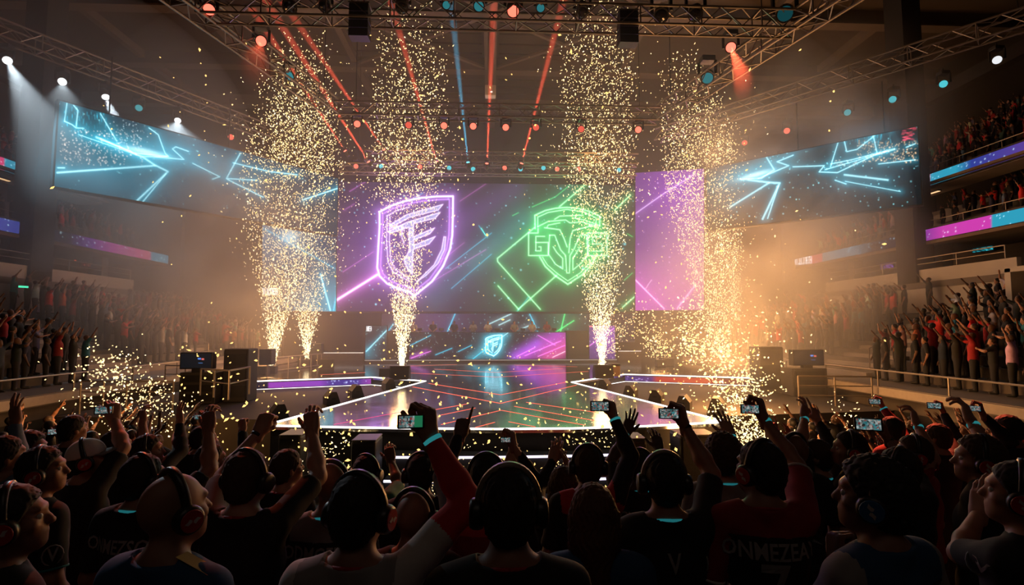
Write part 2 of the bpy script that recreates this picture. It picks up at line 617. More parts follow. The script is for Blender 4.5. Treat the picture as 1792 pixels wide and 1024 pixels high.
def specks(img, P, n, box, r, col, rng, gain=1.0):
    for _ in range(n):
        c = (rng.uniform(box[0], box[2]), rng.uniform(box[1], box[3]))
        rr = r * rng.uniform(0.5, 1.4)
        s = np.nonzero((abs(P[:, 0] - c[0]) < rr * 3) & (abs(P[:, 1] - c[1]) < rr * 3))[0]
        if len(s):
            d2 = ((P[s] - np.array(c)) ** 2).sum(1)
            img[s] += (np.exp(-d2 / rr ** 2) * gain * rng.uniform(0.4, 1.2))[:, None] * np.array(col)


def band(img, P, a, b, w, col, gain):
    """a soft wide streak"""
    d = seg_dist(P, a, b)
    img += (np.exp(-(d / w) ** 2) * gain)[:, None] * np.array(col)


def filled(img, P, poly, col, gain=1.0):
    poly = np.asarray(poly, float)
    x, y = P[:, 0], P[:, 1]
    ins = np.zeros(len(P), bool)
    n = len(poly)
    for i in range(n):
        x0, y0 = poly[i]
        x1, y1 = poly[(i + 1) % n]
        c = ((y0 > y) != (y1 > y)) & (x < (x1 - x0) * (y - y0) / ((y1 - y0) or 1e-9) + x0)
        ins ^= c
    img[ins] += np.array(col) * gain


GLYPH = {  # strokes on a 2 x 4 grid
    'B': [[(0, 0), (0, 4), (1.6, 4), (2, 3.5), (2, 2.5), (1.6, 2), (0, 2)], [(1.6, 2), (2, 1.5), (2, .5), (1.6, 0), (0, 0)]], 'I': [[(1, 0), (1, 4)]],
    'T': [[(0, 4), (2, 4)], [(1, 4), (1, 0)]], 'C': [[(2, 4), (0, 4), (0, 0), (2, 0)]], 'U': [[(0, 4), (0, 0), (2, 0), (2, 4)]],
    'E': [[(2, 4), (0, 4), (0, 0), (2, 0)], [(0, 2), (1.7, 2)]], 'F': [[(2, 4), (0, 4), (0, 0)], [(0, 2), (1.7, 2)]],
    'D': [[(0, 0), (0, 4), (1.5, 4), (2, 3.3), (2, .7), (1.5, 0), (0, 0)]],
}


def lettering(img, P, word, x0, y0, x1, y1, slope, w, col, gain):
    n = len(word)
    cw = (x1 - x0) / n
    for i, ch in enumerate(word):
        for st in GLYPH[ch]:
            pts = [(x0 + cw * i + cw * 0.78 * a / 2, y1 + (y0 - y1) * b / 4 + slope * (cw * i)) for a, b in st]
            stroke(img, P, pts, w, col, gain)


M_LED = led('led_display', 1.0)
M_HOUS = mat('screen_housing', (0.012, 0.012, 0.014), 0.6)


def grid_display(name, A, B, C, D, nu, nv, painter, parent, m=None, px=None):
    """a grid of diodes between corners A (top start), B (top end), C (bottom end), D (bottom start)"""
    A, B, C, D = (np.array(v, float) for v in (A, B, C, D))
    u, v = np.meshgrid(np.linspace(0, 1, nu), np.linspace(0, 1, nv))
    u, v = u.ravel()[:, None], v.ravel()[:, None]
    W = (A * (1 - u) + B * u) * (1 - v) + (D * (1 - u) + C * u) * v
    P = px(u[:, 0], v[:, 0]) if px else project(W)
    img = np.zeros((len(W), 3))
    painter(img, P)
    i = (np.arange(nv - 1)[:, None] * nu + np.arange(nu - 1)[None, :]).ravel()
    Fq = np.stack([i, i + nu, i + nu + 1, i + 1], 1)
    o = raw_mesh(name, W, Fq, m or M_LED, parent)
    at = o.data.color_attributes.new('diode', 'FLOAT_COLOR', 'POINT')
    buf = np.ones((len(W), 4), np.float32)
    buf[:, :3] = np.clip(img, 0, 6)
    at.data.foreach_set('color', buf.ravel())
    return o


def housing(A, B, C, D, depth, parent, name='housing', margin=0.06, m=None):
    A, B, C, D = (Vector(v) for v in (A, B, C, D))
    ux, uz = (B - A).normalized(), (A - D).normalized()
    n = ux.cross(uz).normalized()       # towards the viewer side decided by corner order
    if n.dot(EYE - A) < 0:
        n = -n
    q = [A - ux * margin + uz * margin, B + ux * margin + uz * margin, C + ux * margin - uz * margin, D - ux * margin - uz * margin]
    f = [v - n * 0.012 for v in q]
    b = [v - n * depth for v in q]
    mb = MB()
    mb.add(f + b, [(0, 1, 2, 3), (7, 6, 5, 4), (0, 4, 5, 1), (1, 5, 6, 2), (2, 6, 7, 3), (3, 7, 4, 0)])
    mb.build(name, m or M_HOUS, parent)


# --------------------------------------------- main screen
def loc7(pts):
    return [(580 + x / 4.096, 300 + y / 4.096) for x, y in pts]


def loc8(pts):
    return [(840 + x / 3.938, 300 + y / 3.938) for x, y in pts]


VIO, WHT, PINKC = (0.62, 0.26, 1.0), (1.0, 0.86, 1.0), (1.0, 0.25, 0.95)
GRN, WGRN = (0.06, 1.0, 0.22), (0.62, 1.0, 0.66)
CYA, WCYA = (0.05, 0.72, 1.0), (0.55, 0.95, 1.0)

SH_OUT = [(345, 290), (420, 250), (520, 215), (640, 190), (760, 180), (872, 178), (870, 330), (866, 460), (850, 560), (800, 680), (720, 790), (595, 892), (560, 865), (480, 840), (400, 805), (345, 750), (328, 690), (335, 560), (345, 400), (345, 290)]
SH_IN = [(368, 305), (440, 268), (540, 235), (650, 213), (760, 203), (846, 200), (846, 330), (842, 455), (826, 555), (780, 665), (705, 770), (597, 858), (570, 838), (490, 815), (415, 780), (370, 735), (352, 680), (358, 560), (368, 400), (368, 305)]


def shield_logo(img, P, T, hue, whi, k=1.0):
    stroke(img, P, T(SH_OUT), 1.5 * k, whi, 1.6, hue, 7.0 * k, 0.75)
    stroke(img, P, T(SH_IN), 1.1 * k, hue, 0.9, hue, 3.0 * k, 0.25)
    for poly, g in (([(415, 385), (540, 310), (800, 236), (765, 278), (560, 330), (430, 400)], 0.62), ([(410, 430), (540, 365), (780, 293), (745, 335), (590, 375), (585, 470), (740, 405), (705, 448), (590, 490), (590, 530), (745, 466), (700, 520), (585, 560), (580, 740), (545, 700), (520, 640), (560, 560), (555, 400), (430, 440)], 0.62), ([(820, 470), (806, 468), (790, 560), (735, 670), (610, 792), (680, 745), (765, 660), (812, 560)], 0.5)):
        filled(img, P, T(poly), (0.62, 0.72, 1.0), g)
        stroke(img, P, T(poly + poly[:1]), 0.9 * k, whi, 0.9, hue, 3 * k, 0.2)
    for pts in ([(400, 320), (395, 500), (405, 650), (440, 720), (560, 790)], [(420, 330), (415, 500), (425, 640), (460, 705), (560, 770)], [(395, 320), (470, 280), (560, 255)], [(505, 400), (505, 470), (520, 520)], [(415, 410), (500, 390), (510, 420)]):
        stroke(img, P, T(pts), 0.9 * k, whi, 0.9, hue, 3 * k, 0.25)


def paint_main(img, P):
    rng = np.random.default_rng(3)
    img += np.array((0.020, 0.012, 0.020))
    blob(img, P, (705, 430), 120, 100, (0.10, 0.035, 0.20), 0.9)
    blob(img, P, (640, 470), 60, 70, (0.09, 0.02, 0.15), 0.8)
    blob(img, P, (985, 425), 95, 85, (0.01, 0.17, 0.04), 1.0)
    blob(img, P, (880, 480), 50, 60, (0.01, 0.09, 0.03), 0.8)
    band(img, P, (760, 520), (910, 380), 26, (0.01, 0.14, 0.19), 0.5)
    band(img, P, (830, 460), (1000, 330), 16, (0.01, 0.14, 0.12), 0.5)
    band(img, P, (760, 420), (900, 330), 22, (0.10, 0.03, 0.18), 0.5)
    shield_logo(img, P, loc7, VIO, WHT)
    stroke(img, P, [(588, 526), (660, 481)], 1.9, WHT, 1.5, PINKC, 7, 0.9)
    for a, b, w, g in (((600, 476), (653, 441), 0.8, .8), ((760, 491), (850, 437), 0.9, .7), ((768, 460), (812, 425), 0.7, .6), ((805, 352), (850, 322), 0.7, .5), ((612, 335), (640, 318), 1, .6), ((602, 368), (620, 357), 1, .5)):
        stroke(img, P, [a, b], w * 0.7, PINKC, g * 0.5, PINKC, 2.5, 0.12)
    for a, b in (((838, 395), (850, 412)), ((850, 412), (842, 400)), ((905, 545), (925, 520)), ((780, 470), (860, 408)), ((790, 505), (860, 445)), ((720, 350), (740, 338))):
        stroke(img, P, [a, b], 0.7, CYA, 0.5, CYA, 2, 0.12)
    G = [
        ([(380, 395), (378, 303), (450, 270), (520, 254), (600, 248), (680, 256), (750, 275), (825, 310), (825, 375)], 1.1), ([(398, 385), (398, 315), (470, 283), (600, 262), (720, 282), (800, 320), (800, 385)], 0.8), ([(400, 395), (400, 425), (335, 425), (335, 580), (470, 580), (470, 490), (385, 490)], 1.0),
        ([(445, 448), (385, 448), (385, 548), (420, 548), (420, 520), (405, 520)], 0.9), ([(745, 425), (875, 425), (875, 580), (745, 580), (745, 425)], 1.0), ([(840, 450), (775, 450), (775, 500), (840, 500), (840, 550), (775, 550)], 0.9),
        ([(400, 380), (470, 345), (590, 335), (620, 355), (700, 348), (800, 375)], 0.9), ([(515, 330), (550, 308), (710, 302)], 0.9), ([(445, 388), (550, 402), (578, 460), (600, 520)], 1.0), ([(462, 385), (470, 370), (550, 355)], 0.8), ([(635, 320), (720, 335), (820, 372)], 0.8), ([(770, 375), (640, 408), (622, 460), (612, 560)], 1.0),
        ([(480, 440), (515, 440), (555, 540), (590, 580), (598, 700), (616, 700), (620, 580), (650, 530), (690, 440), (735, 440)], 0.9), ([(480, 440), (472, 570), (520, 640), (570, 672), (570, 600), (530, 560), (505, 520)], 0.9), ([(735, 440), (742, 570), (700, 630), (640, 680), (640, 600), (690, 520)], 0.9),
        ([(412, 590), (450, 655), (520, 720), (605, 778), (700, 715), (765, 650), (800, 585)], 1.3), ([(430, 590), (465, 645), (530, 702), (605, 755), (690, 700), (750, 640), (780, 585)], 0.7),
    ]
    for pts, w in G:
        stroke(img, P, loc8(pts), w, WGRN, 1.15, GRN, 6, 0.33)
    for pts in ([(375, 388), (120, 600), (122, 622), (415, 950)], [(265, 950), (530, 715)], [(548, 243), (720, 95)], [(930, 265), (1035, 165)], [(125, 790), (265, 950)], [(985, 935), (1068, 862)]):
        stroke(img, P, loc8(pts), 1.1, WGRN, 1.0, GRN, 5, 0.4)
    for pts in ([(360, 245), (520, 175), (620, 95)], [(225, 305), (265, 285)], [(10, 390), (40, 445)], [(995, 750), (1050, 700)], [(1015, 430), (1050, 450)]):
        stroke(img, P, loc8(pts), 0.6, GRN, 0.6, GRN, 2, 0.15)
    specks(img, P, 230, (592, 320, 1108, 543), 0.9, (0.3, 0.9, 1.0), rng, 0.8)
    specks(img, P, 22, (592, 320, 1108, 543), 1.5, (0.3, 0.9, 1.0), rng, 1.0)


YS = 36.5
a, b, c, d = PY(590, 318, YS), PY(1110, 318, YS), PY(1111, 544, YS), PY(590, 545, YS)
b.z = a.z
c.z = d.z
c.x = b.x
d.x = a.x
main = thing('led_screen', 'huge central screen with a violet shield emblem and a green ram emblem', 'screen', (0, YS, a.z + 0.3))
grid_display('display', a, b, c, d, 720, 316, paint_main, main)
housing(a, b, c, d, 0.5, main)


def paint_flank_l(img, P):
    rng = np.random.default_rng(5)
    img += np.array((0.012, 0.05, 0.09))
    blob(img, P, (480, 420), 60, 40, (0.06, 0.26, 0.42), 0.8)
    blob(img, P, (575, 540), 60, 60, (0.01, 0.32, 0.46), 1.0)
    stroke(img, P, [(561, 480), (578, 543)], 1.0, WCYA, 1.3, CYA, 5, 0.4)
    stroke(img, P, [(592, 500), (584, 543)], 0.9, CYA, 0.9, CYA, 4, 0.3)
    blob(img, P, (507, 415), 14, 12, (0.6, 0.9, 1.0), 0.9)
    stroke(img, P, [(462, 400), (586, 470)], 0.9, CYA, 0.5, CYA, 4, 0.2)
    lettering(img, P, 'BITCUEB', 458, 515, 486, 505, 0.0, 0.8, (1, 1, 1), 1.6)
    specks(img, P, 60, (460, 392, 588, 543), 0.9, (0.4, 0.9, 1.0), rng, 0.8)


def paint_flank_r(img, P):
    rng = np.random.default_rng(6)
    img += np.array((0.16, 0.035, 0.26))
    blob(img, P, (1130, 520), 90, 60, (0.62, 0.07, 0.40), 0.9)
    blob(img, P, (1200, 330), 60, 60, (0.30, 0.05, 0.50), 0.6)
    blob(img, P, (1200, 470), 50, 90, (0.35, 0.10, 0.30), 0.6)
    stroke(img, P, [(1112, 490), (1162, 540)], 1.0, WHT, 0.9, PINKC, 3, 0.3)
    stroke(img, P, [(1185, 540), (1216, 500)], 1.0, WHT, 0.8, PINKC, 3, 0.3)
    stroke(img, P, [(1106, 378), (1160, 340), (1215, 305)], 0.8, WHT, 0.7, VIO, 3, 0.3)
    stroke(img, P, [(1130, 505), (1140, 490)], 0.7, WHT, 0.7)
    specks(img, P, 70, (1110, 300, 1228, 542), 0.9, (0.9, 0.7, 1.0), rng, 0.8)


a, b, c, d = PY(459, 385, 34.6), PY(588, 392, 36.2), PY(588, 543, 36.2), PY(459, 546, 34.6)
z0, z1 = (c.z + d.z) / 2, (a.z + b.z) / 2
a.z = b.z = z1
c.z = d.z = z0
o = thing('upright_screen', 'cyan upright screen at the left side of the central screen', 'screen', (b + Vector((0, 0, 0.2))))
grid_display('display', a, b, c, d, 150, 170, paint_flank_l, o)
housing(a, b, c, d, 0.3, o)
a, b, c, d = PY(1112, 300, 36.4), PY(1232, 298, 35.2), PY(1232, 543, 35.2), PY(1112, 543, 36.4)
z0, z1 = (c.z + d.z) / 2, (a.z + b.z) / 2
a.z = b.z = z1
c.z = d.z = z0
o = thing('upright_screen', 'magenta and purple upright screen at the right side of the central screen', 'screen', (a + Vector((0, 0, 0.2))))
grid_display('display', a, b, c, d, 150, 290, paint_flank_r, o)
housing(a, b, c, d, 0.3, o)


# --------------------------------------------- hanging side screens
def paint_side_l(img, P):
    rng = np.random.default_rng(8)
    s = lambda x, y: (x / 3.2, y / 3.2)                 # first close-up
    t = lambda x, y: (x / 3.412, 180 + y / 3.412)       # second close-up
    img += np.array((0.006, 0.045, 0.075))
    blob(img, P, (250, 262), 130, 22, (0.03, 0.42, 0.60), 0.9, 0.24)
    blob(img, P, (200, 300), 110, 40, (0.01, 0.20, 0.30), 0.7, 0.2)
    blob(img, P, (330, 270), 90, 50, (0.01, 0.16, 0.26), 0.6, 0.2)
    blob(img, P, (260, 330), 140, 30, (0.01, 0.10, 0.16), 0.7, 0.1)
    blob(img, P, (255, 266), 34, 5, (0.75, 1.0, 1.0), 1.4, 0.22)
    S = [([t(342, 417), t(925, 375)], 1.5), ([t(345, 388), t(385, 388)], 1.0), ([t(575, 205), t(850, 322), t(925, 372), t(1003, 410), t(810, 592)], 1.5), ([t(990, 425), t(845, 600)], 1.0), ([t(600, 65), t(697, 228)], 0.8), ([t(925, 322), t(1098, 338), t(1030, 275), t(1050, 263), t(1126, 290)], 0.9), ([t(890, 150), t(945, 190), t(985, 300), t(1005, 320), t(850, 322)], 0.9), ([t(385, 110), t(430, 130), t(455, 150), t(500, 152)], 0.9), ([t(400, 0), t(385, 110)], 0.7), ([t(440, 15), t(465, 45), t(455, 140)], 0.9),
         ([s(1345, 860), s(1268, 1000), s(1440, 1010)], 0.9), ([s(1080, 915), s(1230, 990), s(1190, 1003)], 0.9), ([(398, 314), (460, 345)], 0.9), ([(408, 285), (470, 300), (520, 306)], 0.8), ([t(600, 215), t(800, 300), t(1000, 320)], 1.2), ([t(470, 190), t(700, 270), t(840, 320)], 0.6), ([(530, 350), (590, 330)], 1.0)]
    for pts, w in S:
        stroke(img, P, pts, w, WCYA, 1.3, CYA, 5.5, 0.42)
    for k in range(60):     # the lit towers of the street scene
        x, y = rng.uniform(112, 190), rng.uniform(186, 226)
        stroke(img, P, [(x, y), (x + rng.normal(0, .3), y + rng.uniform(3, 9))], 0.6, CYA, rng.uniform(.1, .7))
    specks(img, P, 300, (105, 228, 250, 290), 1.0, (1.0, 0.75, 0.6), rng, 1.0)
    specks(img, P, 90, (180, 200, 260, 250), 0.8, (0.8, 0.95, 1.0), rng, 0.8)
    specks(img, P, 220, (100, 180, 590, 400), 1.0, (0.4, 0.95, 1.0), rng, 0.8)


def paint_side_r(img, P):
    rng = np.random.default_rng(9)
    u = lambda x, y: (1200 + x / 3.939, 160 + y / 3.939)
    img += np.array((0.003, 0.007, 0.010))
    blob(img, P, (1320, 300), 60, 16, (0.03, 0.42, 0.58), 1.0, -0.3)
    blob(img, P, (1290, 330), 70, 40, (0.01, 0.16, 0.24), 0.7, -0.3)
    blob(img, P, (1400, 262), 50, 8, (0.03, 0.14, 0.20), 0.6, -0.35)
    blob(img, P, (1525, 225), 30, 14, (0.01, 0.10, 0.13), 0.6, -0.3)
    blob(img, P, (1322, 306), 26, 4, (0.75, 1.0, 1.0), 1.3, -0.28)
    S = [([u(1072, 280), u(998, 520)], 0.8), ([u(1095, 575), u(1393, 611)], 1.5), ([u(380, 605), u(520, 600), u(610, 540), u(555, 450)], 1.0), ([u(430, 610), u(575, 628), u(648, 632), u(530, 880)], 1.5), ([u(640, 650), u(565, 875)], 0.9), ([u(310, 795), u(575, 630)], 1.3), ([u(500, 600), u(710, 512), u(630, 485), u(740, 440)], 0.9), ([u(740, 520), u(955, 512), u(920, 555), u(1045, 560), u(1300, 440), u(1440, 400)], 0.9), ([u(1000, 500), u(1150, 470), u(1440, 395)], 0.8), ([u(960, 540), u(1200, 470), u(1390, 410)], 0.7), ([u(1030, 612), u(1105, 638)], 0.9), ([u(1330, 500), u(1580, 472)], 0.8), ([u(1520, 385), u(1580, 362)], 0.8), ([u(1090, 330), u(1110, 415), u(1180, 400), u(1290, 315), u(1350, 245)], 0.9), ([u(1295, 315), u(1320, 430)], 0.9), ([u(1350, 250), u(1410, 215), u(1412, 275)], 0.9), ([u(1250, 230), u(1290, 310)], 0.8), ([u(1100, 620), u(1480, 690)], 0.6)]
    for pts, w in S:
        stroke(img, P, pts, w, WCYA, 1.2, CYA, 4.5, 0.38)
    for k in range(70):
        x, y = rng.uniform(1478, 1560), rng.uniform(212, 250)
        stroke(img, P, [(x, y), (x, y + rng.uniform(3, 9))], 0.6, CYA, rng.uniform(.1, .6))
    for k in range(40):
        x, y = rng.uniform(1580, 1600), rng.uniform(222, 246)
        stroke(img, P, [(x - 2, y), (x + rng.uniform(1, 4), y)], 1.0, (1.0, 0.08, 0.16), rng.uniform(.2, .7))
    specks(img, P, 220, (1500, 246, 1606, 285), 1.0, (1.0, 0.62, 0.3), rng, 1.1)
    specks(img, P, 60, (1455, 280, 1500, 292), 0.8, (1.0, 0.75, 0.5), rng, 0.7)
    specks(img, P, 60, (1550, 200, 1600, 225), 0.8, (1.0, 0.75, 0.5), rng, 0.6)
    specks(img, P, 240, (1250, 210, 1606, 393), 1.0, (0.3, 0.9, 1.0), rng, 1.1)


def side_screen(px0, top0, px1, Y0, Y1, zt, zb, painter, label, nu, nv):
    a, b = PY(px0, top0, Y0), PY(px1, 300, Y1)
    a, b = Vector((a.x, Y0, zt)), Vector((b.x, Y1, zt))
    c, d = Vector((b.x, Y1, zb)), Vector((a.x, Y0, zb))
    o = thing('led_screen', label, 'screen', (a + b) / 2 + Vector((0, 0, 0.2)))
    grid_display('display', a, b, c, d, nu, nv, painter, o)
    housing(a, b, c, d, 0.35, o)
    for t in (0.12, 0.5, 0.88):
        p = a.lerp(b, t)
        MB().tube(p + Vector((0, 0.1, 0.0)), p + Vector((0, 0.1, 2.6)), 0.03).build('hanging_cable', M_BLACK, o)
    return a, b


side_screen(104, 180, 592, 21.0, 31.5, 13.10, 9.58, paint_side_l, 'cyan hanging screen over the left stands, showing a city and a glowing arrow', 620, 200)
side_screen(1604, 200, 1236, 22.5, 29.2, 13.27, 9.62, paint_side_r, 'darker hanging screen over the right stands, with thin cyan lines and a city', 470, 200)


# --------------------------------------------- ribbon boards on the gallery fronts
def ramp(img, P, stops, axis=0):
    xs = np.array([s[0] for s in stops], float)
    for k in range(3):
        img[:, k] += np.interp(P[:, axis], xs, [s[1][k] for s in stops])


RC, RPK, RMG, RPU, RBL, RDK = (0.03, 0.34, 0.50), (0.80, 0.07, 0.22), (0.62, 0.05, 0.42), (0.16, 0.03, 0.34), (0.03, 0.05, 0.30), (0.010, 0.010, 0.03)


def ribbon(x, z0, z1, y0, y1, stops, label, seed, word=None):
    def painter(img, P):
        rng = np.random.default_rng(seed)
        ramp(img, P, stops)
        lo, hi = P.min(0), P.max(0)
        pts = P[rng.integers(0, len(P), 90)]
        for c in pts:
            s = np.nonzero((abs(P[:, 0] - c[0]) < 6) & (abs(P[:, 1] - c[1]) < 6))[0]
            d2 = ((P[s] - c) ** 2).sum(1)
            img[s] += (np.exp(-d2 / rng.uniform(.5, 1.6)) * rng.uniform(.3, 1.1))[:, None] * np.array((0.6, 0.9, 1.0))
        if word:
            lettering(img, P, word[0], *word[1:], 1.15, (1, 1, 1), 1.5)
    o = thing('ribbon_board', label, 'screen', (x, (y0 + y1) / 2, z0))
    sx = -1 if x < 0 else 1
    A, B, C, D = Vector((x, y0, z1)), Vector((x, y1, z1)), Vector((x, y1, z0)), Vector((x, y0, z0))
    grid_display('display', A, B, C, D, int((y1 - y0) * 24), 14, painter, o)
    MB().box((x + sx * 0.09, (y0 + y1) / 2, (z0 + z1) / 2), (0.12, y1 - y0, z1 - z0 + 0.1)).build('housing', M_HOUS, o)


ribbon(22.02, 8.32, 8.88, 12, 36, [(1385, RDK), (1418, RDK), (1419, RPK), (1438, RPK), (1440, RC), (1490, RC), (1525, RDK), (1590, RDK), (1610, RPU), (1650, RMG), (1733, RMG), (1737, RC), (1900, RC)], 'lower ribbon screen with white lettering along the right gallery front', 21, ('BITCUEB', 1388, 463, 1421, 452, -0.10, ))
ribbon(22.72, 11.28, 11.86, 12, 30.5, [(1560, RDK), (1578, RPU), (1610, RMG), (1612, RPK), (1626, RPK), (1629, RC), (1672, RC), (1700, RBL), (1792, (0.10, 0.05, 0.30)), (1900, RPU)], 'upper ribbon screen below the top gallery of the right stands', 22)
ribbon(-22.02, 8.32, 8.88, 12, 36, [(-200, RPU), (0, (0.07, 0.08, 0.38)), (40, RBL), (80, RDK), (120, RDK), (160, RPU), (200, RMG), (262, RPK), (266, RC), (300, RC), (330, RDK)], 'lower ribbon screen along the left gallery front', 23)
ribbon(-22.72, 11.28, 11.86, 12, 30.5, [(-200, RPK), (6, RPK), (9, RC), (55, RC), (80, RBL), (110, RDK)], 'upper ribbon screen below the top gallery of the left stands', 24)


# --------------------------------------------- players' desk and the panels around it
riser = thing('riser', 'low black riser with a pale edge under the players desk', 'platform', (0, 36.4, HS))
xa, xb = PY(640, 600, 34.9).x, PY(1078, 600, 34.9).x
MB().box(((xa + xb) / 2, 36.55, HS + 0.10), (xb - xa, 3.7, 0.2)).build('platform', M_BLACK, riser)
strip((xa, 34.68, HS + 0.16), (xb, 34.68, HS + 0.16), 0.03, 0.035, name='edge_strip', m=glow('faint_strip', (1.0, 0.85, 0.75), 0.5), parent=riser)
YD = 35.0
ZB, ZT = HS + 0.21, PY(850, 582, YD).z


def paint_desk(img, P):
    rng = np.random.default_rng(12)
    img += np.array((0.012, 0.010, 0.018))
    v = lambda x, y: (620 + x / 3.514, 530 + y / 3.514)
    band(img, P, v(1020, 340), v(1250, 200), 15, (0.55, 0.05, 0.62), 0.9)
    band(img, P, v(1200, 330), v(1330, 250), 16, (0.85, 0.06, 0.36), 0.9)
    band(img, P, v(980, 330), v(1120, 250), 9, (0.12, 0.05, 0.5), 0.8)
    band(img, P, v(720, 345), v(930, 200), 9, (0.02, 0.32, 0.42), 0.9)
    band(img, P, v(345, 340), v(440, 300), 5, (0.3, 0.04, 0.36), 0.8)
    for p, q, col in ((v(340, 265), v(470, 200), CYA), (v(350, 340), v(470, 298), PINKC), (v(730, 345), v(800, 290), CYA), (v(880, 230), v(945, 185), WCYA), (v(1050, 325), v(1270, 235), PINKC), (v(1130, 330), v(1295, 262), PINKC), (v(1220, 335), v(1295, 300), WHT), (v(1130, 200), v(1235, 260), PINKC), (v(500, 320), v(600, 280), CYA), (v(640, 300), v(720, 262), CYA), (v(1000, 330), v(1110, 275), PINKC)):
        stroke(img, P, [p, q], 0.6, col, 0.9, col, 2, 0.2)
    T = lambda pts: [(848.5 + (x - 320) / 545 * 29 + 0.5, 586.5 + (y - 178) / 715 * 37) for x, y in pts]
    blob(img, P, v(850, 262), 20, 22, (0.03, 0.40, 0.52), 0.9)
    shield_logo(img, P, T, CYA, (0.85, 1.0, 1.0), 0.42)
    specks(img, P, 170, (717, 582, 990, 628), 0.55, (0.5, 0.95, 1.0), rng, 0.9)


desk = thing('players_desk', 'long players desk with a screen front and a glowing shield emblem', 'desk', (0, YD, ZB))
xa, xb = PY(717, 600, YD).x, PY(990, 600, YD).x
grid_display('display', (xa, YD, ZT), (xb, YD, ZT), (xb, YD, ZB), (xa, YD, ZB), 640, 110, paint_desk, desk)
MB().box(((xa + xb) / 2, YD + 0.10, (ZB + ZT) / 2), (xb - xa, 0.16, ZT - ZB)).build('front', M_HOUS, desk)
MB().box(((xa + xb) / 2, YD + 0.55, ZT + 0.02), (xb - xa + 0.1, 1.1, 0.05)).build('worktop', M_BLACK, desk)
MB().box(((xa + xb) / 2, YD + 1.7, ZB + 0.35), (xb - xa, 1.9, 0.7)).build('rear_step', M_BLACK, desk)
for nm, x0, x1, lab in (('cabinet', 678, 716, 'dark cabinet at the left end of the players desk'), ('cabinet', 991, 1030, 'dark cabinet at the right end of the players desk')):
    o = thing(nm, lab, 'cabinet', (PY((x0 + x1) / 2, 600, YD).x, YD + 0.5, ZB))
    xa_, xb_ = PY(x0, 600, YD).x + 0.02, PY(x1, 600, YD).x - 0.02
    MB().bevel_box(((xa_ + xb_) / 2, YD + 0.5, (ZB + ZT + 0.12) / 2), (xb_ - xa_, 1.0, ZT + 0.12 - ZB), 0.03).build('body', M_DARK, o)
    MB().box(((xa_ + xb_) / 2, YD - 0.02, (ZB + ZT) / 2), (xb_ - xa_ - 0.2, 0.05, ZT - ZB - 0.25)).build('front_panel', M_BLACK, o)


def small_panel(x0, x1, y0, y1, painter, label):
    A, B = PY(x0, y0, YD - 0.1), PY(x1, y0, YD - 0.1)
    zt = A.z
    A.z = B.z = zt
    C, D = Vector((B.x, B.y, ZB)), Vector((A.x, A.y, ZB))
    o = thing('upright_screen', label, 'screen', ((A.x + B.x) / 2, A.y, ZB))
    grid_display('display', A, B, C, D, 90, 120, painter, o)
    housing(A, B, C, D, 0.25, o, margin=0.03)


def paint_pl(img, P):
    rng = np.random.default_rng(14)
    img += np.array((0.012, 0.02, 0.03))
    blob(img, P, (645, 618), 14, 14, (0.02, 0.18, 0.25), 0.8)
    stroke(img, P, [(641, 615), (678, 577)], 0.9, WCYA, 1.0, CYA, 3, 0.5)
    for pts in ([(642, 572), (649.5, 572), (649.5, 579), (642, 579), (642, 572)], [(645, 572), (645, 579)], [(645, 575.5), (649.5, 575.5)], [(643.5, 574), (643.5, 577)]):
        stroke(img, P, pts, 0.7, (1, 1, 1), 1.3)
    specks(img, P, 40, (640, 571, 678, 628), 0.6, (0.4, 0.95, 1.0), rng, 0.9)


def paint_pr(img, P):
    rng = np.random.default_rng(15)
    img += np.array((0.08, 0.03, 0.16))
    blob(img, P, (1060, 590), 25, 30, (0.3, 0.06, 0.45), 0.9)
    stroke(img, P, [(1032, 605), (1074, 575)], 0.8, PINKC, 0.8, PINKC, 2, 0.2)
    stroke(img, P, [(1028, 571), (1062, 572)], 1.2, (1.0, 0.25, 0.12), 1.2)
    specks(img, P, 40, (1030, 571, 1075, 628), 0.6, (0.9, 0.8, 1.0), rng, 0.9)


small_panel(640, 677, 570, 628, paint_pl, 'narrow dark screen with a cyan stripe at the left of the players desk')
small_panel(1031, 1076, 570, 628, paint_pr, 'narrow purple screen at the right of the players desk')


def paint_band(img, P):
    rng = np.random.default_rng(16)
    v = lambda x, y: (620 + x / 3.514, 530 + y / 3.514)
    img += np.array((0.022, 0.014, 0.03))
    blob(img, P, (760, 560), 60, 30, (0.10, 0.04, 0.16), 0.7)
    blob(img, P, (985, 560), 30, 30, (0.01, 0.12, 0.05), 0.9)
    for p, q, col in ((v(625, 55), v(570, 185), CYA), (v(965, 68), v(830, 130), WCYA), (v(958, 105), v(890, 137), WCYA), (v(1072, 55), v(1098, 110), CYA), (v(1098, 110), v(1130, 180), CYA), (v(1085, 137), v(1030, 160), WCYA), (v(1298, 55), v(1268, 178), GRN), (v(1350, 110), v(1240, 180), GRN), (v(240, 130), v(205, 180), CYA)):
        stroke(img, P, [p, q], 0.8, col, 1.0, col, 3, 0.3)
    specks(img, P, 110, (700, 546, 1040, 585), 0.7, (0.4, 0.95, 1.0), rng, 0.9)


a, b = PY(668, 546, 37.6), PY(1110, 546, 37.6)
a.z = b.z = 4.98
c, d = Vector((b.x, b.y, 2.9)), Vector((a.x, a.y, 2.9))
o = thing('low_screen', 'long low screen behind the players under the central screen', 'screen', (0, 37.6, HS))
grid_display('display', a, b, c, d, 560, 60, paint_band, o)
housing(a, b, c, d, 0.3, o)
MB().box((0, 37.8, (HS + 2.9) / 2), (b.x - a.x - 1, 0.2, 2.9 - HS)).build('stand', M_BLACK, o)
# wing screens in the stage front
wl = thing('wing_screen', 'thin purple screen strip in the left wing of the stage front', 'screen', (WLi + Vector((-3, 0, -0.5))))


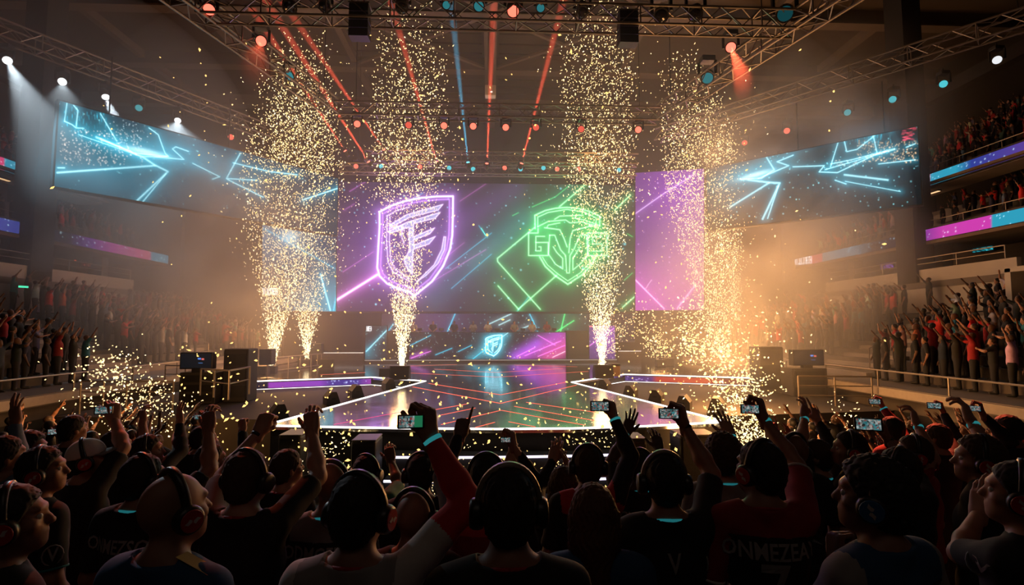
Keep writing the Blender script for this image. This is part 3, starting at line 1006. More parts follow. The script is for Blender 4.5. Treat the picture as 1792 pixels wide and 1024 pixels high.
def paint_wl(img, P):
    rng = np.random.default_rng(17)
    ramp(img, P, [(425, RDK), (468, RDK), (471, (0.36, 0.05, 0.52)), (560, (0.30, 0.06, 0.55)), (580, (0.08, 0.04, 0.3)), (625, (0.07, 0.04, 0.30)), (648, (0.35, 0.06, 0.45))])
    specks(img, P, 30, (570, 660, 648, 676), 0.9, (0.6, 0.7, 1.0), rng, 1.0)
    blob(img, P, (436, 677), 2.2, 2.2, (1, .15, .1), 0.9)


def paint_wr(img, P):
    rng = np.random.default_rng(18)
    ramp(img, P, [(1090, (0.06, 0.03, 0.2)), (1140, (0.10, 0.03, 0.2)), (1150, (0.55, 0.05, 0.04)), (1235, (0.65, 0.07, 0.03)), (1260, (0.3, 0.05, 0.03)), (1335, RDK)])
    specks(img, P, 20, (1092, 656, 1135, 668), 0.8, (0.6, 0.5, 1.0), rng, 1.0)


dn, up = Vector((0, -0.075, -0.31)), Vector((0, -0.075, -0.07))
grid_display('display', WLo + up, WLi + up, WLi + dn, WLo + dn, 240, 14, paint_wl, wl)
wr = thing('wing_screen', 'thin red and purple screen strip in the right wing of the stage front', 'screen', (WRi + Vector((3, 0, -0.5))))
grid_display('display', WRi + up, WRo + up, WRo + dn, WRi + dn, 240, 14, paint_wr, wr)
for w_, p, q in ((wl, WLo, WLi), (wr, WRi, WRo)):
    strip(p + Vector((0, -0.045, -0.19)), q + Vector((0, -0.045, -0.19)), 0.03, 0.28, name='backing', m=M_HOUS, parent=w_)
# ================================================================= trusses
def truss(p, q, s, label, n=None, group=None):
    p, q = Vector(p), Vector(q)
    o = thing('truss', label, 'truss', p, group)
    d = (q - p).normalized()
    side = d.cross(Vector((0, 0, 1))).normalized()
    up = side.cross(d)
    L = (q - p).length
    n = n or max(4, int(L / (s * 1.05)))
    offs = [side * (a * s / 2) + up * (b * s / 2) for a, b in ((-1, -1), (1, -1), (1, 1), (-1, 1))]
    for c in offs:
        MB().tube(p + c, q + c, 0.045, 6).build('chord', M_STEEL, o)
    lat = MB()
    for i in range(n):
        a, b = p.lerp(q, i / n), p.lerp(q, (i + 1) / n)
        for k in range(4):
            c0, c1 = offs[k], offs[(k + 1) % 4]
            if i % 2:
                c0, c1 = c1, c0
            lat.tube(a + c0, b + c1, 0.022, 4, cap=False)
        if i % 3 == 0:
            for k in range(4):
                lat.tube(a + offs[k], a + offs[(k + 1) % 4], 0.025, 4, cap=False)
    lat.build('lattice', M_STEEL, o)
    for t in np.linspace(0.06, 0.94, max(2, int(L / 6))):
        a = p.lerp(q, float(t)) + up * s / 2
        MB().tube(a, (a.x, a.y, 22.9), 0.018, 4).build('hanging_cable', M_BLACK, o)
    return o


ZTR = 14.0
XFl, XFr = PY(352, 10, 16).x, PY(1392, 10, 16).x
XBl, XBr = PY(588, 190, 23.5).x, PY(1152, 190, 23.5).x
truss((XFl, 16, ZTR), (XFr, 16, ZTR), 0.62, 'front cross truss nearest the crowd, carrying the big lamps')
truss((XBl, 23.5, ZTR), (XBr, 23.5, ZTR), 0.60, 'second cross truss from the crowd, with a row of red lamps under it')
truss((PY(640, 270, 29.5).x, 29.5, 13.85), (PY(1115, 270, 29.5).x, 29.5, 13.85), 0.58, 'third cross truss from the crowd, where the red and blue beams start')
truss((PY(596, 300, 33.5).x, 33.5, 14.35), (PY(1112, 300, 33.5).x, 33.5, 14.35), 0.58, 'rearmost cross truss just above the central screen')
truss((XFl - 0.9, 13.2, ZTR + 0.02), (XBl - 0.1, 23.2, ZTR + 0.02), 0.66, 'left side truss running from the front to the second cross truss')
truss((XFr + 0.9, 13.2, ZTR + 0.02), (XBr + 0.1, 23.2, ZTR + 0.02), 0.66, 'right side truss running from the front to the second cross truss')
TLa, TLb = PZ(470, 232, 16), PZ(-60, 30, 16)
TRa, TRb = PZ(1150, 238, 16), PZ(1850, 16, 16)
truss(TLb, TLa, 0.7, 'long slanting truss above the left hanging screen')
truss(TRb, TRa, 0.7, 'long slanting truss above the right hanging screen')

# the drop post in the middle of the roof, with a white box at its end
o = thing('drop_post', 'pale vertical drop post with a small white box hanging under the roof', 'post', (0, 29, 21.8))
zb = PY(857, 152, 29).z
MB().box((0, 29, (21.8 + zb) / 2), (0.32, 0.32, 21.8 - zb)).build('post', M_BEAM, o)
MB().bevel_box((0, 29, zb - 0.3), (0.62, 0.5, 0.62), 0.04).build('box', mat('pale_box', (0.5, 0.45, 0.38), 0.6), o)
strip((0, 28.74, zb - 0.42), (0.12, 28.74, zb - 0.42), 0.02, 0.08, name='indicator', m=M_STRIPD, parent=o)

# ================================================================= lamps
L_COL = {'red': (1.0, 0.13, 0.08), 'cyan': (0.10, 0.75, 0.85), 'white': (0.95, 0.97, 1.0), 'off': None}
M_GLASS_OFF = mat('dark_lens', (0.02, 0.02, 0.025), 0.1, spec=0.8)
M_LAMP = mat('lamp_body', (0.014, 0.013, 0.013), 0.5)


def lamp(pos, hang_z, aim, colour, label, s=1.0, gain=2.6, group=None):
    """a moving head: pos is the middle of its lens, aim where it points"""
    pos, aim = Vector(pos), Vector(aim).normalized()
    o = thing('moving_head_lamp', label, 'stage light', (pos.x, pos.y, hang_z), group)
    piv = pos - aim * 0.30 * s
    axis = aim.cross(Vector((0, 0, 1)))
    axis = axis.normalized() if axis.length > 0.05 else Vector((1, 0, 0))
    top = piv + Vector((0, 0, 0.42 * s))
    MB().bevel_box(top + Vector((0, 0, 0.06 * s)), (0.40 * s, 0.32 * s, 0.16 * s), 0.02 * s).build('base', M_LAMP, o)
    for sg in (-1, 1):
        a = piv + axis * (0.235 * s * sg)
        MB().tube(a, Vector((a.x, a.y, top.z)), 0.045 * s, 6).build('arm', M_LAMP, o)
    q = Vector((0, 0, 1)).rotation_difference(aim).to_matrix().to_4x4()
    M = Matrix.Translation(piv) @ q
    h = MB().lathe([(0.09 * s, -0.26 * s), (0.16 * s, -0.20 * s), (0.185 * s, 0.0), (0.17 * s, 0.16 * s), (0.19 * s, 0.20 * s), (0.19 * s, 0.29 * s), (0.165 * s, 0.29 * s)], M, 16).build('head', M_LAMP, o)
    c = L_COL[colour]
    m = M_GLASS_OFF if c is None else glow('lens_%s_%.2f' % (colour, gain), c, gain)
    MB().lathe([(0.155 * s, 0.292 * s), (0.12 * s, 0.315 * s), (0.06 * s, 0.328 * s)], M, 16).build('lens', m, h)
    if hang_z > top.z + 0.2:
        MB().tube((top.x, top.y, top.z), (top.x, top.y, hang_z), 0.03, 6).build('hanger', M_LAMP, o)
    return o


def aim_at(p, px, py, y):
    return (PY(px, py, y) - Vector(p)).normalized()


# under the front truss: mostly dark bodies, a few lit
for px, py, colour, ax, ay, s, lab in (
        (366, 17, 'red', 430, 200, 1.05, 'red lit lamp at the left corner of the front truss'),
        (507, 14, 'off', 520, 300, 1.2, 'dark lamp on the front truss, leftmost of the unlit ones'),
        (568, 12, 'off', 575, 300, 1.0, 'dark lamp on the front truss between the leftmost lamp and the left line array'),
        (703, 14, 'off', 700, 300, 1.1, 'dark lamp on the front truss behind the tallest spark fountain on the left'),
        (781, 9, 'cyan', 800, 200, 0.75, 'small dim cyan lamp on the front truss, left of the roof post'),
        (838, 11, 'cyan', 838, 300, 1.0, 'bright cyan lamp on the front truss beside the roof post'),
        (898, 20, 'red', 898, 400, 1.15, 'red lit lamp on the front truss right of the roof post'),
        (946, 14, 'cyan', 950, 250, 0.8, 'small cyan lamp on the front truss right of the red lamp'),
        (1019, 22, 'off', 1020, 300, 1.1, 'dark lamp on the front truss inside the right tall spark fountain'),
        (1157, 28, 'off', 1140, 200, 1.3, 'dark lamp on the front truss just right of the right line array'),
        (1217, 26, 'off', 1200, 200, 1.25, 'dark lamp on the front truss, second to the right of the right line array'),
        (1374, 24, 'cyan', 1380, 100, 1.5, 'big dark lamp with a faint cyan lens at the right corner of the front truss')):
    p = PY(px, py, 15.9)
    gain = {'red': 2.6, 'cyan': 0.22 if px < 1300 else 0.06, 'off': 0}[colour]
    lamp(p, ZTR - 0.3, aim_at(p, ax, ay, 9.0 if colour != 'off' else 11.0), colour, lab, s, gain)

# on the side trusses
for px, py, y, colour, ax, ay, ya, s, lab, g in (
        (457, 72, 18.0, 'red', 455, 85, 8, 1.1, 'red lamp facing the crowd on the left side truss', 2.8),
        (507, 133, 20.8, 'cyan', 510, 180, 10, 1.0, 'dim cyan lamp inside the left spark cloud on the left side truss', 0.3),
        (1279, 83, 17.8, 'red', 1278, 88, 8, 1.1, 'red lamp facing the crowd on the right side truss', 2.8),
        (1238, 137, 20.2, 'cyan', 1238, 300, 14, 1.4, 'large dark lamp with a cyan lens pointing down from the right side truss', 0.22)):
    p = PY(px, py, y)
    lamp(p, ZTR - 0.3, aim_at(p, ax, ay, ya), colour, lab, s, g)

# the row under the second truss
row2 = [(625, 217, 'red'), (715, 219, 'red'), (777, 220, 'red'), (828, 221, 'red'), (885, 223, 'red'), (938, 223, 'red'), (1017, 226, 'red'), (1117, 227, 'red')]
for i, (px, py, c) in enumerate(row2):
    p = PY(px, py, 23.4)
    lamp(p, ZTR - 0.3, aim_at(p, px, py + 10, 8), c, 'red lamp, %s from the left in the row under the second truss' % ordinal(i), 0.95, 2.6 if i not in (1, 5, 6) else 0.9)
# the beam makers on the third truss, pointing up
BEAMS = []
row3 = [(604, 264, 'red', 503, 110, 25.5), (645, 283, 'red', 560, 150, 25.5), (672, 262, 'red', 500, 10, 24), (764, 283, 'red', 683, 0, 24), (819, 284, 'cyan', 789, 0, 24), (852, 286, 'red', 858, 150, 26), (913, 286, 'red', 986, 0, 24)]
for i, (px, py, c, ax, ay, ya) in enumerate(row3):
    p = PY(px, py, 28.7)
    q = PY(ax, ay, ya)
    lamp(p, p.z + 0.3 if p.z > 13.6 else 13.55, (q - p), c, '%s beam lamp, %s from the left of those tilted up on the third truss' % (c, ordinal(i)), 0.62, 5.0)
    BEAMS.append((p, q, c))
row4 = [(623, 291, 'red'), (667, 291, 'cyan'), (735, 292, 'red'), (786, 294, 'cyan'), (828, 296, 'cyan'), (883, 294, 'red'), (911, 296, 'cyan'), (951, 294, 'cyan'), (975, 296, 'red'), (1013, 296, 'red'), (1083, 298, 'cyan')]
for i, (px, py, c) in enumerate(row4):
    p = PY(px, py, 33.2)
    lamp(p, 14.1, aim_at(p, px, py + 8, 8), c, '%s lamp, %s from the left in the row above the central screen' % (c, ordinal(i)), 0.95, 2.2 if c == 'red' else 1.0)
# along the slanting trusses
for i, (px, py, c, ax, ay, ya, g) in enumerate([(13, 106, 'white', 130, 330, 16, 6), (109, 143, 'white', 160, 790, 3.6, 5), (185, 170, 'white', 310, 470, 21, 4), (243, 189, 'cyan', 300, 300, 14, 0.6), (311, 211, 'white', 300, 480, 20, 2.5), (404, 240, 'red', 420, 300, 14, 1.6)]):
    p = PZ(px, py, 14.85)
    lamp(p, 15.68, aim_at(p, ax, ay, ya), c, '%s lamp, %s from the outer end of the left slanting truss' % (c, ordinal(i)), 1.0, g)
for i, (px, py, c, ax, ay, ya, g) in enumerate([(1745, 105, 'white', 1700, 140, 8, 0.9), (1651, 147, 'cyan', 1600, 220, 12, 0.8), (1562, 174, 'cyan', 1400, 240, 16, 0.7), (1483, 197, 'cyan', 1400, 260, 16, 0.6), (1377, 229, 'red', 1360, 260, 10, 1.9), (1303, 250, 'red', 1290, 280, 10, 1.2)]):
    p = PZ(px, py, 14.85)
    lamp(p, 15.68, aim_at(p, ax, ay, ya), c, '%s lamp, %s from the outer end of the right slanting truss' % (c, ordinal(i)), 1.0, g)

# line arrays hung from the front truss
for px, lab in ((631, 'black line array of stacked loudspeakers hung left on the front truss'), (1097, 'black line array of stacked loudspeakers hung right on the front truss')):
    p = PY(px, 20, 16.0)
    o = thing('line_array', lab, 'loudspeaker', (p.x, 16.0, 13.7))
    ztop = 14.1
    for k in range(4):
        z = ztop - 0.08 - k * 0.27
        b = MB()
        b.extrude([(-0.21, -0.125), (0.21, -0.105), (0.21, 0.105), (-0.21, 0.125)], (p.x - 0.30, 15.95, z), (p.x + 0.30, 15.95, z), (0, 1, 0), (0, 0, 1))
        cab = b.build('cabinet', M_BLACK, o)
    MB().box((p.x, 15.95, ztop + 0.08), (0.66, 0.42, 0.05)).build('flying_frame', M_STEEL, o)

# ================================================================= stage equipment
M_GRILLE = mat('speaker_grille', (0.02, 0.019, 0.019), 0.7, bump=0.4, scale=90)
M_CAB = mat('speaker_cabinet', (0.032, 0.028, 0.027), 0.6, bump=0.1, scale=30)


def wedge(p, s, yaw, label, up=False):
    """a floor monitor: slanted baffle facing its front (-y before turning)"""
    o = thing('stage_monitor', label, 'loudspeaker', p, rot=(0, 0, yaw))
    w, d, h = 0.66 * s, 0.48 * s, 0.46 * s
    MB().extrude([(-d / 2, 0), (d / 2, 0), (d / 2, h * 0.55), (d * 0.15, h), (-d * 0.18, h)] if not up else [(-d / 2, 0), (d / 2, 0), (d * 0.35, h), (-d * 0.35, h)], (-w / 2, 0, 0), (w / 2, 0, 0), (0, 1, 0), (0, 0, 1)).build('cabinet', M_CAB, o, local=True)
    n = Vector((0, -h, d * 0.32)).normalized()
    a, b = Vector((0, -d / 2, 0)), Vector((0, -d * 0.18, h))
    g = MB()
    for sx in (-1, 1):
        c = a.lerp(b, 0.12) + n * 0.012
        e = a.lerp(b, 0.88) + n * 0.012
    g.add([Vector((-w * .44, c.y, c.z)), Vector((w * .44, c.y, c.z)), Vector((w * .44, e.y, e.z)), Vector((-w * .44, e.y, e.z))], [(0, 1, 2, 3)])
    g.build('grille', M_GRILLE, o, local=True)
    for sx in (-1, 1):
        MB().box((sx * (w / 2 + 0.004), 0.02, h * 0.5), (0.012, 0.14 * s, 0.05 * s)).build('handle', M_BLACK, o, local=True)
    return o


ZP = 1.272
for i, (px, py) in enumerate(((496, 731), (587, 706), (629, 693), (686, 679))):
    p = PZ(px, py, ZP + 0.05)
    wedge((p.x - 0.15, p.y + 0.1, ZP), 1.0, R(118), 'black floor monitor along the left runway edge, %s from the crowd' % ordinal(i))
for i, (px, py) in enumerate(((1248, 722), (1190, 714), (1142, 702), (1097, 693), (1052, 681))):
    p = PZ(px, py, ZP + 0.05)
    wedge((p.x + 0.15, p.y + 0.1, ZP), 1.0 if i else 1.1, R(-118), 'black floor monitor along the right runway edge, %s from the crowd' % ordinal(i))


def spark_machine(p, s, label):
    o = thing('spark_machine', label, 'effects machine', p)
    MB().bevel_box((0, 0, 0.17 * s), (0.42 * s, 0.36 * s, 0.34 * s), 0.03 * s).build('body', M_CAB, o, local=True)
    MB().lathe([(0.09 * s, 0.34 * s), (0.07 * s, 0.42 * s), (0.05 * s, 0.42 * s)]).build('nozzle', M_BLACK, o, local=True)
    MB().path([(-0.2 * s, 0, 0.3 * s), (-0.2 * s, 0, 0.46 * s), (0.2 * s, 0, 0.46 * s), (0.2 * s, 0, 0.3 * s)], 0.015 * s).build('handle', M_BLACK, o, local=True)
    return o


NB = {}
for key, px, py, s, lab in (('f3', 703, 657, 1.0, 'spark machine behind the black wedge under the left tall spark fountain'), ('f4', 1054, 655, 1.0, 'spark machine behind the black wedge under the right tall spark fountain'), ('f1', 476, 653, 1.1, 'spark machine on the left wing beside the pole speaker'), ('f2', 537, 641, 1.2, 'spark machine on the left wing behind the railing'), ('f5', 1156, 642, 1.3, 'spark machine on the right wing with a short spreading fountain')):
    p = PZ(px, py, HS)
    NB[key] = Vector((p.x, p.y, HS + 0.4))
    spark_machine((p.x, p.y, HS), s, lab)
p = PZ(703, 662, HS)
wedge((p.x, p.y - 0.45, HS), 1.3, R(0), 'large black wedge speaker at the foot of the left tall spark fountain')
p = PZ(1052, 660, HS)
wedge((p.x, p.y - 0.45, HS), 1.3, R(0), 'large black wedge speaker at the foot of the right tall spark fountain')
p = PZ(1073, 659, HS)
o = thing('equipment_case', 'small tan equipment case beside the right large wedge speaker', 'case', (p.x + 0.1, p.y + 0.25, HS))
MB().bevel_box((0, 0, 0.25), (0.5, 0.5, 0.5), 0.03).build('body', mat('tan_case', (0.30, 0.17, 0.07), 0.6), o, local=True)
MB().bevel_box((0, 0, 0.55), (0.52, 0.52, 0.10), 0.03).build('lid', M_CAB, o, local=True)


def cabinet_speaker(p, w, d, h, label, pole=0.0, cones=1, name='loudspeaker'):
    o = thing(name, label, 'loudspeaker', p)
    z0 = pole
    MB().bevel_box((0, 0, z0 + h / 2), (w, d, h), 0.025).build('cabinet', M_CAB, o, local=True)
    MB().box((0, -d / 2 - 0.006, z0 + h / 2), (w * 0.86, 0.012, h * 0.88)).build('grille', M_GRILLE, o, local=True)
    if pole:
        MB().tube((0, 0, 0), (0, 0, pole), 0.03).build('pole', M_RAIL, o, local=True)
        MB().lathe([(0.28, 0.0), (0.28, 0.02), (0.05, 0.05)]).build('base', M_BLACK, o, local=True)
    return o


# speakers on the left wing
p = PZ(467, 662, HS)
cabinet_speaker((p.x, p.y, HS), 0.56, 0.5, 0.72, 'black speaker on a pole on the left wing of the stage', pole=0.62)
p = PZ(449, 658, HS)
cabinet_speaker((p.x - 0.1, p.y + 0.9, HS), 0.52, 0.5, 0.42, 'small black speaker on the deck left of the pole speaker')
p = PZ(555, 640, HS)
cabinet_speaker((p.x, p.y, HS), 0.6, 0.5, 0.6, 'black speaker on a pole behind the left wing railing', pole=0.75)
p = PZ(571, 646, HS)
wedge((p.x, p.y, HS), 1.2, R(20), 'black monitor wedge lying on the left wing right of the railing')
p = PZ(672, 659, HS)
wedge((p.x, p.y + 0.2, HS), 0.8, R(10), 'small black monitor wedge left of the large left wedge speaker')
for i, (px, py) in enumerate(((1170, 641), (1188, 638))):
    p = PZ(px, py, HS)
    cabinet_speaker((p.x, p.y + 0.2 * i, HS), 0.55, 0.5, 0.5 + 0.2 * i, ('low' if i == 0 else 'taller') + ' dark speaker beside the short fountain on the right wing')

# black boxes standing in front of the stage
def sub(px, top, wpx, y, label):
    a, b = PY(px - wpx / 2, top, y), PY(px + wpx / 2, top, y)
    o = thing('subwoofer', label, 'loudspeaker', ((a.x + b.x) / 2, y + 0.3, 0))
    w, h = b.x - a.x, a.z
    MB().bevel_box((0, 0, h / 2), (w, 0.7, h - 0.02), 0.05).build('cabinet', M_CAB, o, local=True)
    MB().box((0, -0.352, h / 2), (w * 0.86, 0.012, h * 0.86)).build('grille', M_GRILLE, o, local=True)
    MB().bevel_box((0, 0, h - 0.002), (w * 0.98, 0.66, 0.03), 0.012).build('lid', mat('pale_lid', (0.20, 0.17, 0.14), 0.5), o, local=True)  # top plate paler than the cabinet


sub(637, 771, 44, 11.0, 'black subwoofer with a pale lid before the stage, left of the light strip steps')
sub(508, 762, 40, 11.1, 'black subwoofer with a pale lid before the left corner of the stage front')
sub(1113, 768, 36, 11.0, 'black subwoofer before the stage, right of the light strip steps')
sub(1222, 762, 66, 11.0, 'wide black subwoofer before the right corner of the stage front')

# side platforms with control stacks
def stack(px0, px1, top, base, y, zb, label, side_px=None, screen=None):
    a, b = PY(px0, base, y), PY(px1, base, y)
    zt = PY(px0, top, y).z
    o = thing('equipment_rack', label, 'equipment', ((a.x + b.x) / 2, y, zb))
    w, h = b.x - a.x, zt - zb
    MB().bevel_box((0, 0.4, h / 2), (w, 0.8, h), 0.03).build('cabinet', M_CAB, o, local=True)
    for k in (-1, 1):
        MB().tube((k * w * 0.46, -0.02, 0.05), (k * w * 0.46, -0.02, h * 0.97), 0.02).build('edge_bar', M_BLACK, o, local=True)
    for k in range(3):
        MB().box((0, -0.012, h * (0.2 + 0.3 * k)), (w * 0.82, 0.02, h * 0.22)).build('panel', M_BLACK, o, local=True)
    return o


def monitor(px0, px1, y0, y1, y, zrest, label, logo=True):
    a, b = PY(px0, y0, y), PY(px1, y1, y)
    o = thing('monitor', label, 'monitor', ((a.x + b.x) / 2, y, zrest))
    w, zt, zb_ = b.x - a.x, a.z, b.z
    cx = (a.x + b.x) / 2
    MB().bevel_box((cx, y + 0.15, (zt + zb_) / 2), (w, 0.3, zt - zb_), 0.02).build('housing', M_BLACK, o)

    def pt(img, P):
        img += np.array((0.008, 0.008, 0.010))
        u, v = P[:, 0], P[:, 1]
        s = (abs(u - 0.62) < 0.05) & (abs(v - 0.36) < 0.05)
        img[s] += np.array((0.10, 0.25, 0.8))
        s = (abs(u - 0.72) < 0.04) & (abs(v - 0.38) < 0.05)
        img[s] += np.array((0.8, 0.15, 0.12))
        s = (abs(u - 0.66) < 0.07) & (abs(v - 0.66) < 0.025)
        img[s] += np.array((0.1, 0.25, 0.6))
    grid_display('display', (a.x + .04, y - .005, zt - .04), (b.x - .04, y - .005, zt - .04), (b.x - .04, y - .005, zb_ + .04), (a.x + .04, y - .005, zb_ + .04), 50, 36, pt, o, px=lambda u, v: np.stack([u, v], 1))
    MB().box((cx, y + 0.15, (zb_ + zrest) / 2), (w * 0.3, 0.2, max(0.02, zb_ - zrest))).build('stand', M_BLACK, o)


YL = 18.6
zpl = 1.272
s1 = stack(312, 376, 652, 700, YL, zpl, 'black equipment rack under the monitor on the left side deck')
monitor(315, 371, 617, 646, YL, PY(312, 652, YL).z, 'black monitor on the rack of the left side deck')
stack(389, 432, 611, 693, YL + 0.4, zpl, 'tall plain black rack right of the left monitor')
YR = 19.6
stack(1388, 1450, 645, 700, YR, zpl, 'black equipment rack under the monitor on the right side deck')
monitor(1387, 1443, 612, 640, YR, PY(1388, 645, YR).z, 'black monitor on the rack of the right side deck')
stack(1330, 1373, 607, 690, YR + 1.2, zpl, 'tall plain black rack left of the right monitor, in orange haze')

for x0, x1, py, lab in ((556, 636, 617, 'low rear platform with a white edge line, left of the players desk'), (1082, 1122, 614, 'short rear platform with a white edge line, right of the players desk')):
    a, b = PY(x0, py, 37.2), PY(x1, py, 37.2)
    o = thing('rear_platform', lab, 'platform', ((a.x + b.x) / 2, 37.8, HS))
    MB().box(((a.x + b.x) / 2, 37.85, (HS + a.z) / 2), (b.x - a.x, 1.2, a.z - HS)).build('deck', M_DARK, o)
    strip((a.x, 37.22, a.z - 0.03), (b.x, 37.22, a.z - 0.03), 0.03, 0.05, name='edge_strip', m=M_STRIPD, parent=o)

# ================================================================= railings
def railing(pts, h, label, mids=(0.5,), step=1.2, r=0.028, posts_down=0.0, name='railing'):
    pts = [Vector(p) for p in pts]
    o = thing(name, label, 'railing', pts[0])
    MB().path([p + Vector((0, 0, h)) for p in pts], r).build('top_rail', M_RAIL, o) if len(pts) > 1 else None
    for m_ in mids:
        MB().path([p + Vector((0, 0, h * m_)) for p in pts], r * 0.7).build('middle_rail', M_RAIL, o)
    for a, b in zip(pts, pts[1:]):
        n = max(1, int((b - a).length / step))
        for i in range(n + 1):
            if i == 0 and a != pts[0]:
                continue
            p = a.lerp(b, i / n)
            MB().tube(p - Vector((0, 0, posts_down)), p + Vector((0, 0, h)), r).build('post', M_RAIL, o)
    return o


railing([PY(350, 692, 17.2) * 1, PY(400, 700, 15.6), PY(436, 690, 16.6)], 0.0 + 0.85, 'metal railing at the corner of the left side deck', (0.55,), 0.8)
railing([(-12.6, 16.6, 1.27), (-9.7, 16.4, 1.27)], 1.0, 'low metal railing along the edge of the left side deck', (0.35, 0.68), 0.7)
railing([(-13.0, 21.4, 1.27), (-11.2, 21.0, 1.27), (-10.4, 19.9, 1.27)], 1.15, 'metal railing behind the rack on the left side deck', (0.35, 0.7), 0.8)
railing([(10.6, 17.4, 1.27), (12.9, 17.0, 1.27)], 1.0, 'metal railing along the edge of the right side deck', (0.35, 0.68), 0.8)
railing([(11.4, 21.6, 1.27), (13.0, 22.4, 1.27)], 1.15, 'metal railing behind the rack on the right side deck', (0.35, 0.7), 0.8)
a, b = PZ(482, 651, HS), PZ(562, 641, HS)
railing([a, b], 0.75, 'low railing on the left wing of the stage', (0.1,), 0.9)
for sx, side in ((-1, 'left'), (1, 'right')):
    railing([(sx * 13.25, 9.0, 1.96), (sx * 13.25, 22.6, 1.96)], 0.52, 'long metal railing along the front edge of the %s stand' % side, (), 2.3)
    railing([(sx * 21.5, 6.5, 6.83), (sx * 21.5, 17.6, 6.83)], 0.55, 'metal railing on the near concourse wall of the %s stands' % side, (0.5,), 1.9)
    railing([(sx * 21.5, 20.4, 6.83), (sx * 21.5, 31.6, 6.83)], 0.55, 'metal railing on the far concourse wall of the %s stands' % side, (0.5,), 1.9)
    railing([(sx * 22.3, 7.0, 9.0), (sx * 22.3, 31.0, 9.0)], 0.35, 'thin railing above the lower ribbon screen of the %s stands' % side, (), 2.0, r=0.02)
    railing([(sx * 23.0, 7.0, 12.0), (sx * 23.0, 30.0, 12.0)], 0.35, 'thin railing above the upper ribbon screen of the %s stands' % side, (), 2.0, r=0.02)
    for k, ya in enumerate(AISLES_LOW):
        pts = [(sx * (low_row(i)[0] - 0.3), ya - AISLE_W[ya] * 0.8, low_row(i)[1]) for i in (1, 4, 6, 8)]
        railing(pts, 0.8, 'sloping handrail of the %s aisle from the crowd in the %s stand' % (ordinal(k), side), (), 1.6, r=0.022)

# signs in the concourses
def sign(p, w, h, col, gain, label, yaw=0.0, word=None):
    o = thing('lit_sign', label, 'sign', p, rot=(0, 0, yaw))
    MB().box((0, 0.04, 0), (w, 0.06, h)).build('box', M_BLACK, o, local=True)
    g = MB()
    if word:
        nn = word
        for k in range(nn):
            x = -w * 0.42 + w * 0.84 * (k + 0.5) / nn
            g.box((x - w * 0.022, 0, 0), (w * 0.022, 0.02, h * 0.6))
            g.box((x, 0, h * 0.22), (w * 0.06, 0.02, h * 0.14))
            if k % 2:
                g.box((x + w * 0.022, 0, -h * 0.05), (w * 0.022, 0.02, h * 0.5))
    else:
        g.box((0, 0, 0), (w * 0.92, 0.02, h * 0.8))
    g.build('lettering' if word else 'face', glow('sign_%.2f_%.2f_%.2f' % col, col, gain), o, local=True)


for px, py, w, h, col, g, lab, wd in (
        (59, 453, 0.75, 0.26, (1.0, 0.08, 0.04), 1.4, 'red lit lettering sign in the left concourse', 6), (132, 454, 0.10, 0.34, (1.0, 0.12, 0.05), 1.0, 'small upright red sign in the left concourse', None), (151, 464, 0.7, 0.24, (0.7, 0.06, 0.04), 0.5, 'dull red sign in the left concourse beside the upright one', 5),
        (191, 473, 0.36, 0.12, (1.0, 0.12, 0.08), 1.0, 'flat red exit light farther along the left concourse', None), (263, 486, 0.55, 0.2, (0.10, 1.0, 0.55), 1.0, 'green lit exit sign in the haze of the left stands', 5)):
    p = PY(px, py, 26.8 * 900 / max(200, (857 - px)))
    s = Vector((-26.6, p.y * 26.6 / abs(p.x), 0))
    p = PY(px, py, s.y)
    sign(p, w, h, col, g, lab, R(75), wd)
p = PY(41, 501, 20.0)
sign(PY(41, 502, 22.0), 0.34, 0.1, (0.10, 1.0, 0.55), 0.7, 'tiny green exit light at the left stand entrance', R(60))
# concourse screens on the right
for px0, px1, y0, y1, kind, lab in ((1568, 1593, 454, 470, 'v', 'dim purple screen in the right concourse'), (1745, 1785, 416, 440, 't', 'teal patterned screen under the gallery at the far right'), (1640, 1685, 443, 450, 'c', 'thin cyan screen in the right concourse'), (1592, 1612, 444, 452, 'g', 'small green screen in the right concourse')):
    X = 26.9
    y = X * 900 / ((px0 + px1) / 2 - 857)
    yy = [X * 900 / (p_ - 857) for p_ in (px0, px1)]
    A, B = Vector((X, yy[0], PY(px0, y0, y).z)), Vector((X, yy[1], PY(px0, y0, y).z))
    zb_ = PY(px0, y1, y).z
    C_, D_ = Vector((B.x, B.y, zb_)), Vector((A.x, A.y, zb_))
    o = thing('concourse_screen', lab, 'screen', (A + B) / 2)

    def pcs(img, P, kind=kind):
        rng = np.random.default_rng(31)
        col = {'v': (0.25, 0.06, 0.45), 't': (0.02, 0.30, 0.36), 'c': (0.02, 0.35, 0.45), 'g': (0.05, 0.5, 0.25)}[kind]
        img += np.array(col) * 0.15
        for _ in range(60):
            a_, l_ = rng.uniform(0, 1, 2), rng.uniform(0.05, 0.3)
            stroke(img, P, [tuple(a_), (a_[0] + l_, a_[1] + l_ * 0.6)], 0.015, col, rng.uniform(0.3, 1.6))
    grid_display('display', A, B, C_, D_, 60, 40, pcs, o, px=lambda u, v: np.stack([u, v], 1))
    MB().box(((A + B) / 2).to_tuple()[:2] + ((A.z + D_.z) / 2,), (0.10, abs(A.y - B.y) + 0.1, A.z - D_.z + 0.1)).build('housing', M_HOUS, o)
    o.children[0].location.x -= 0.07
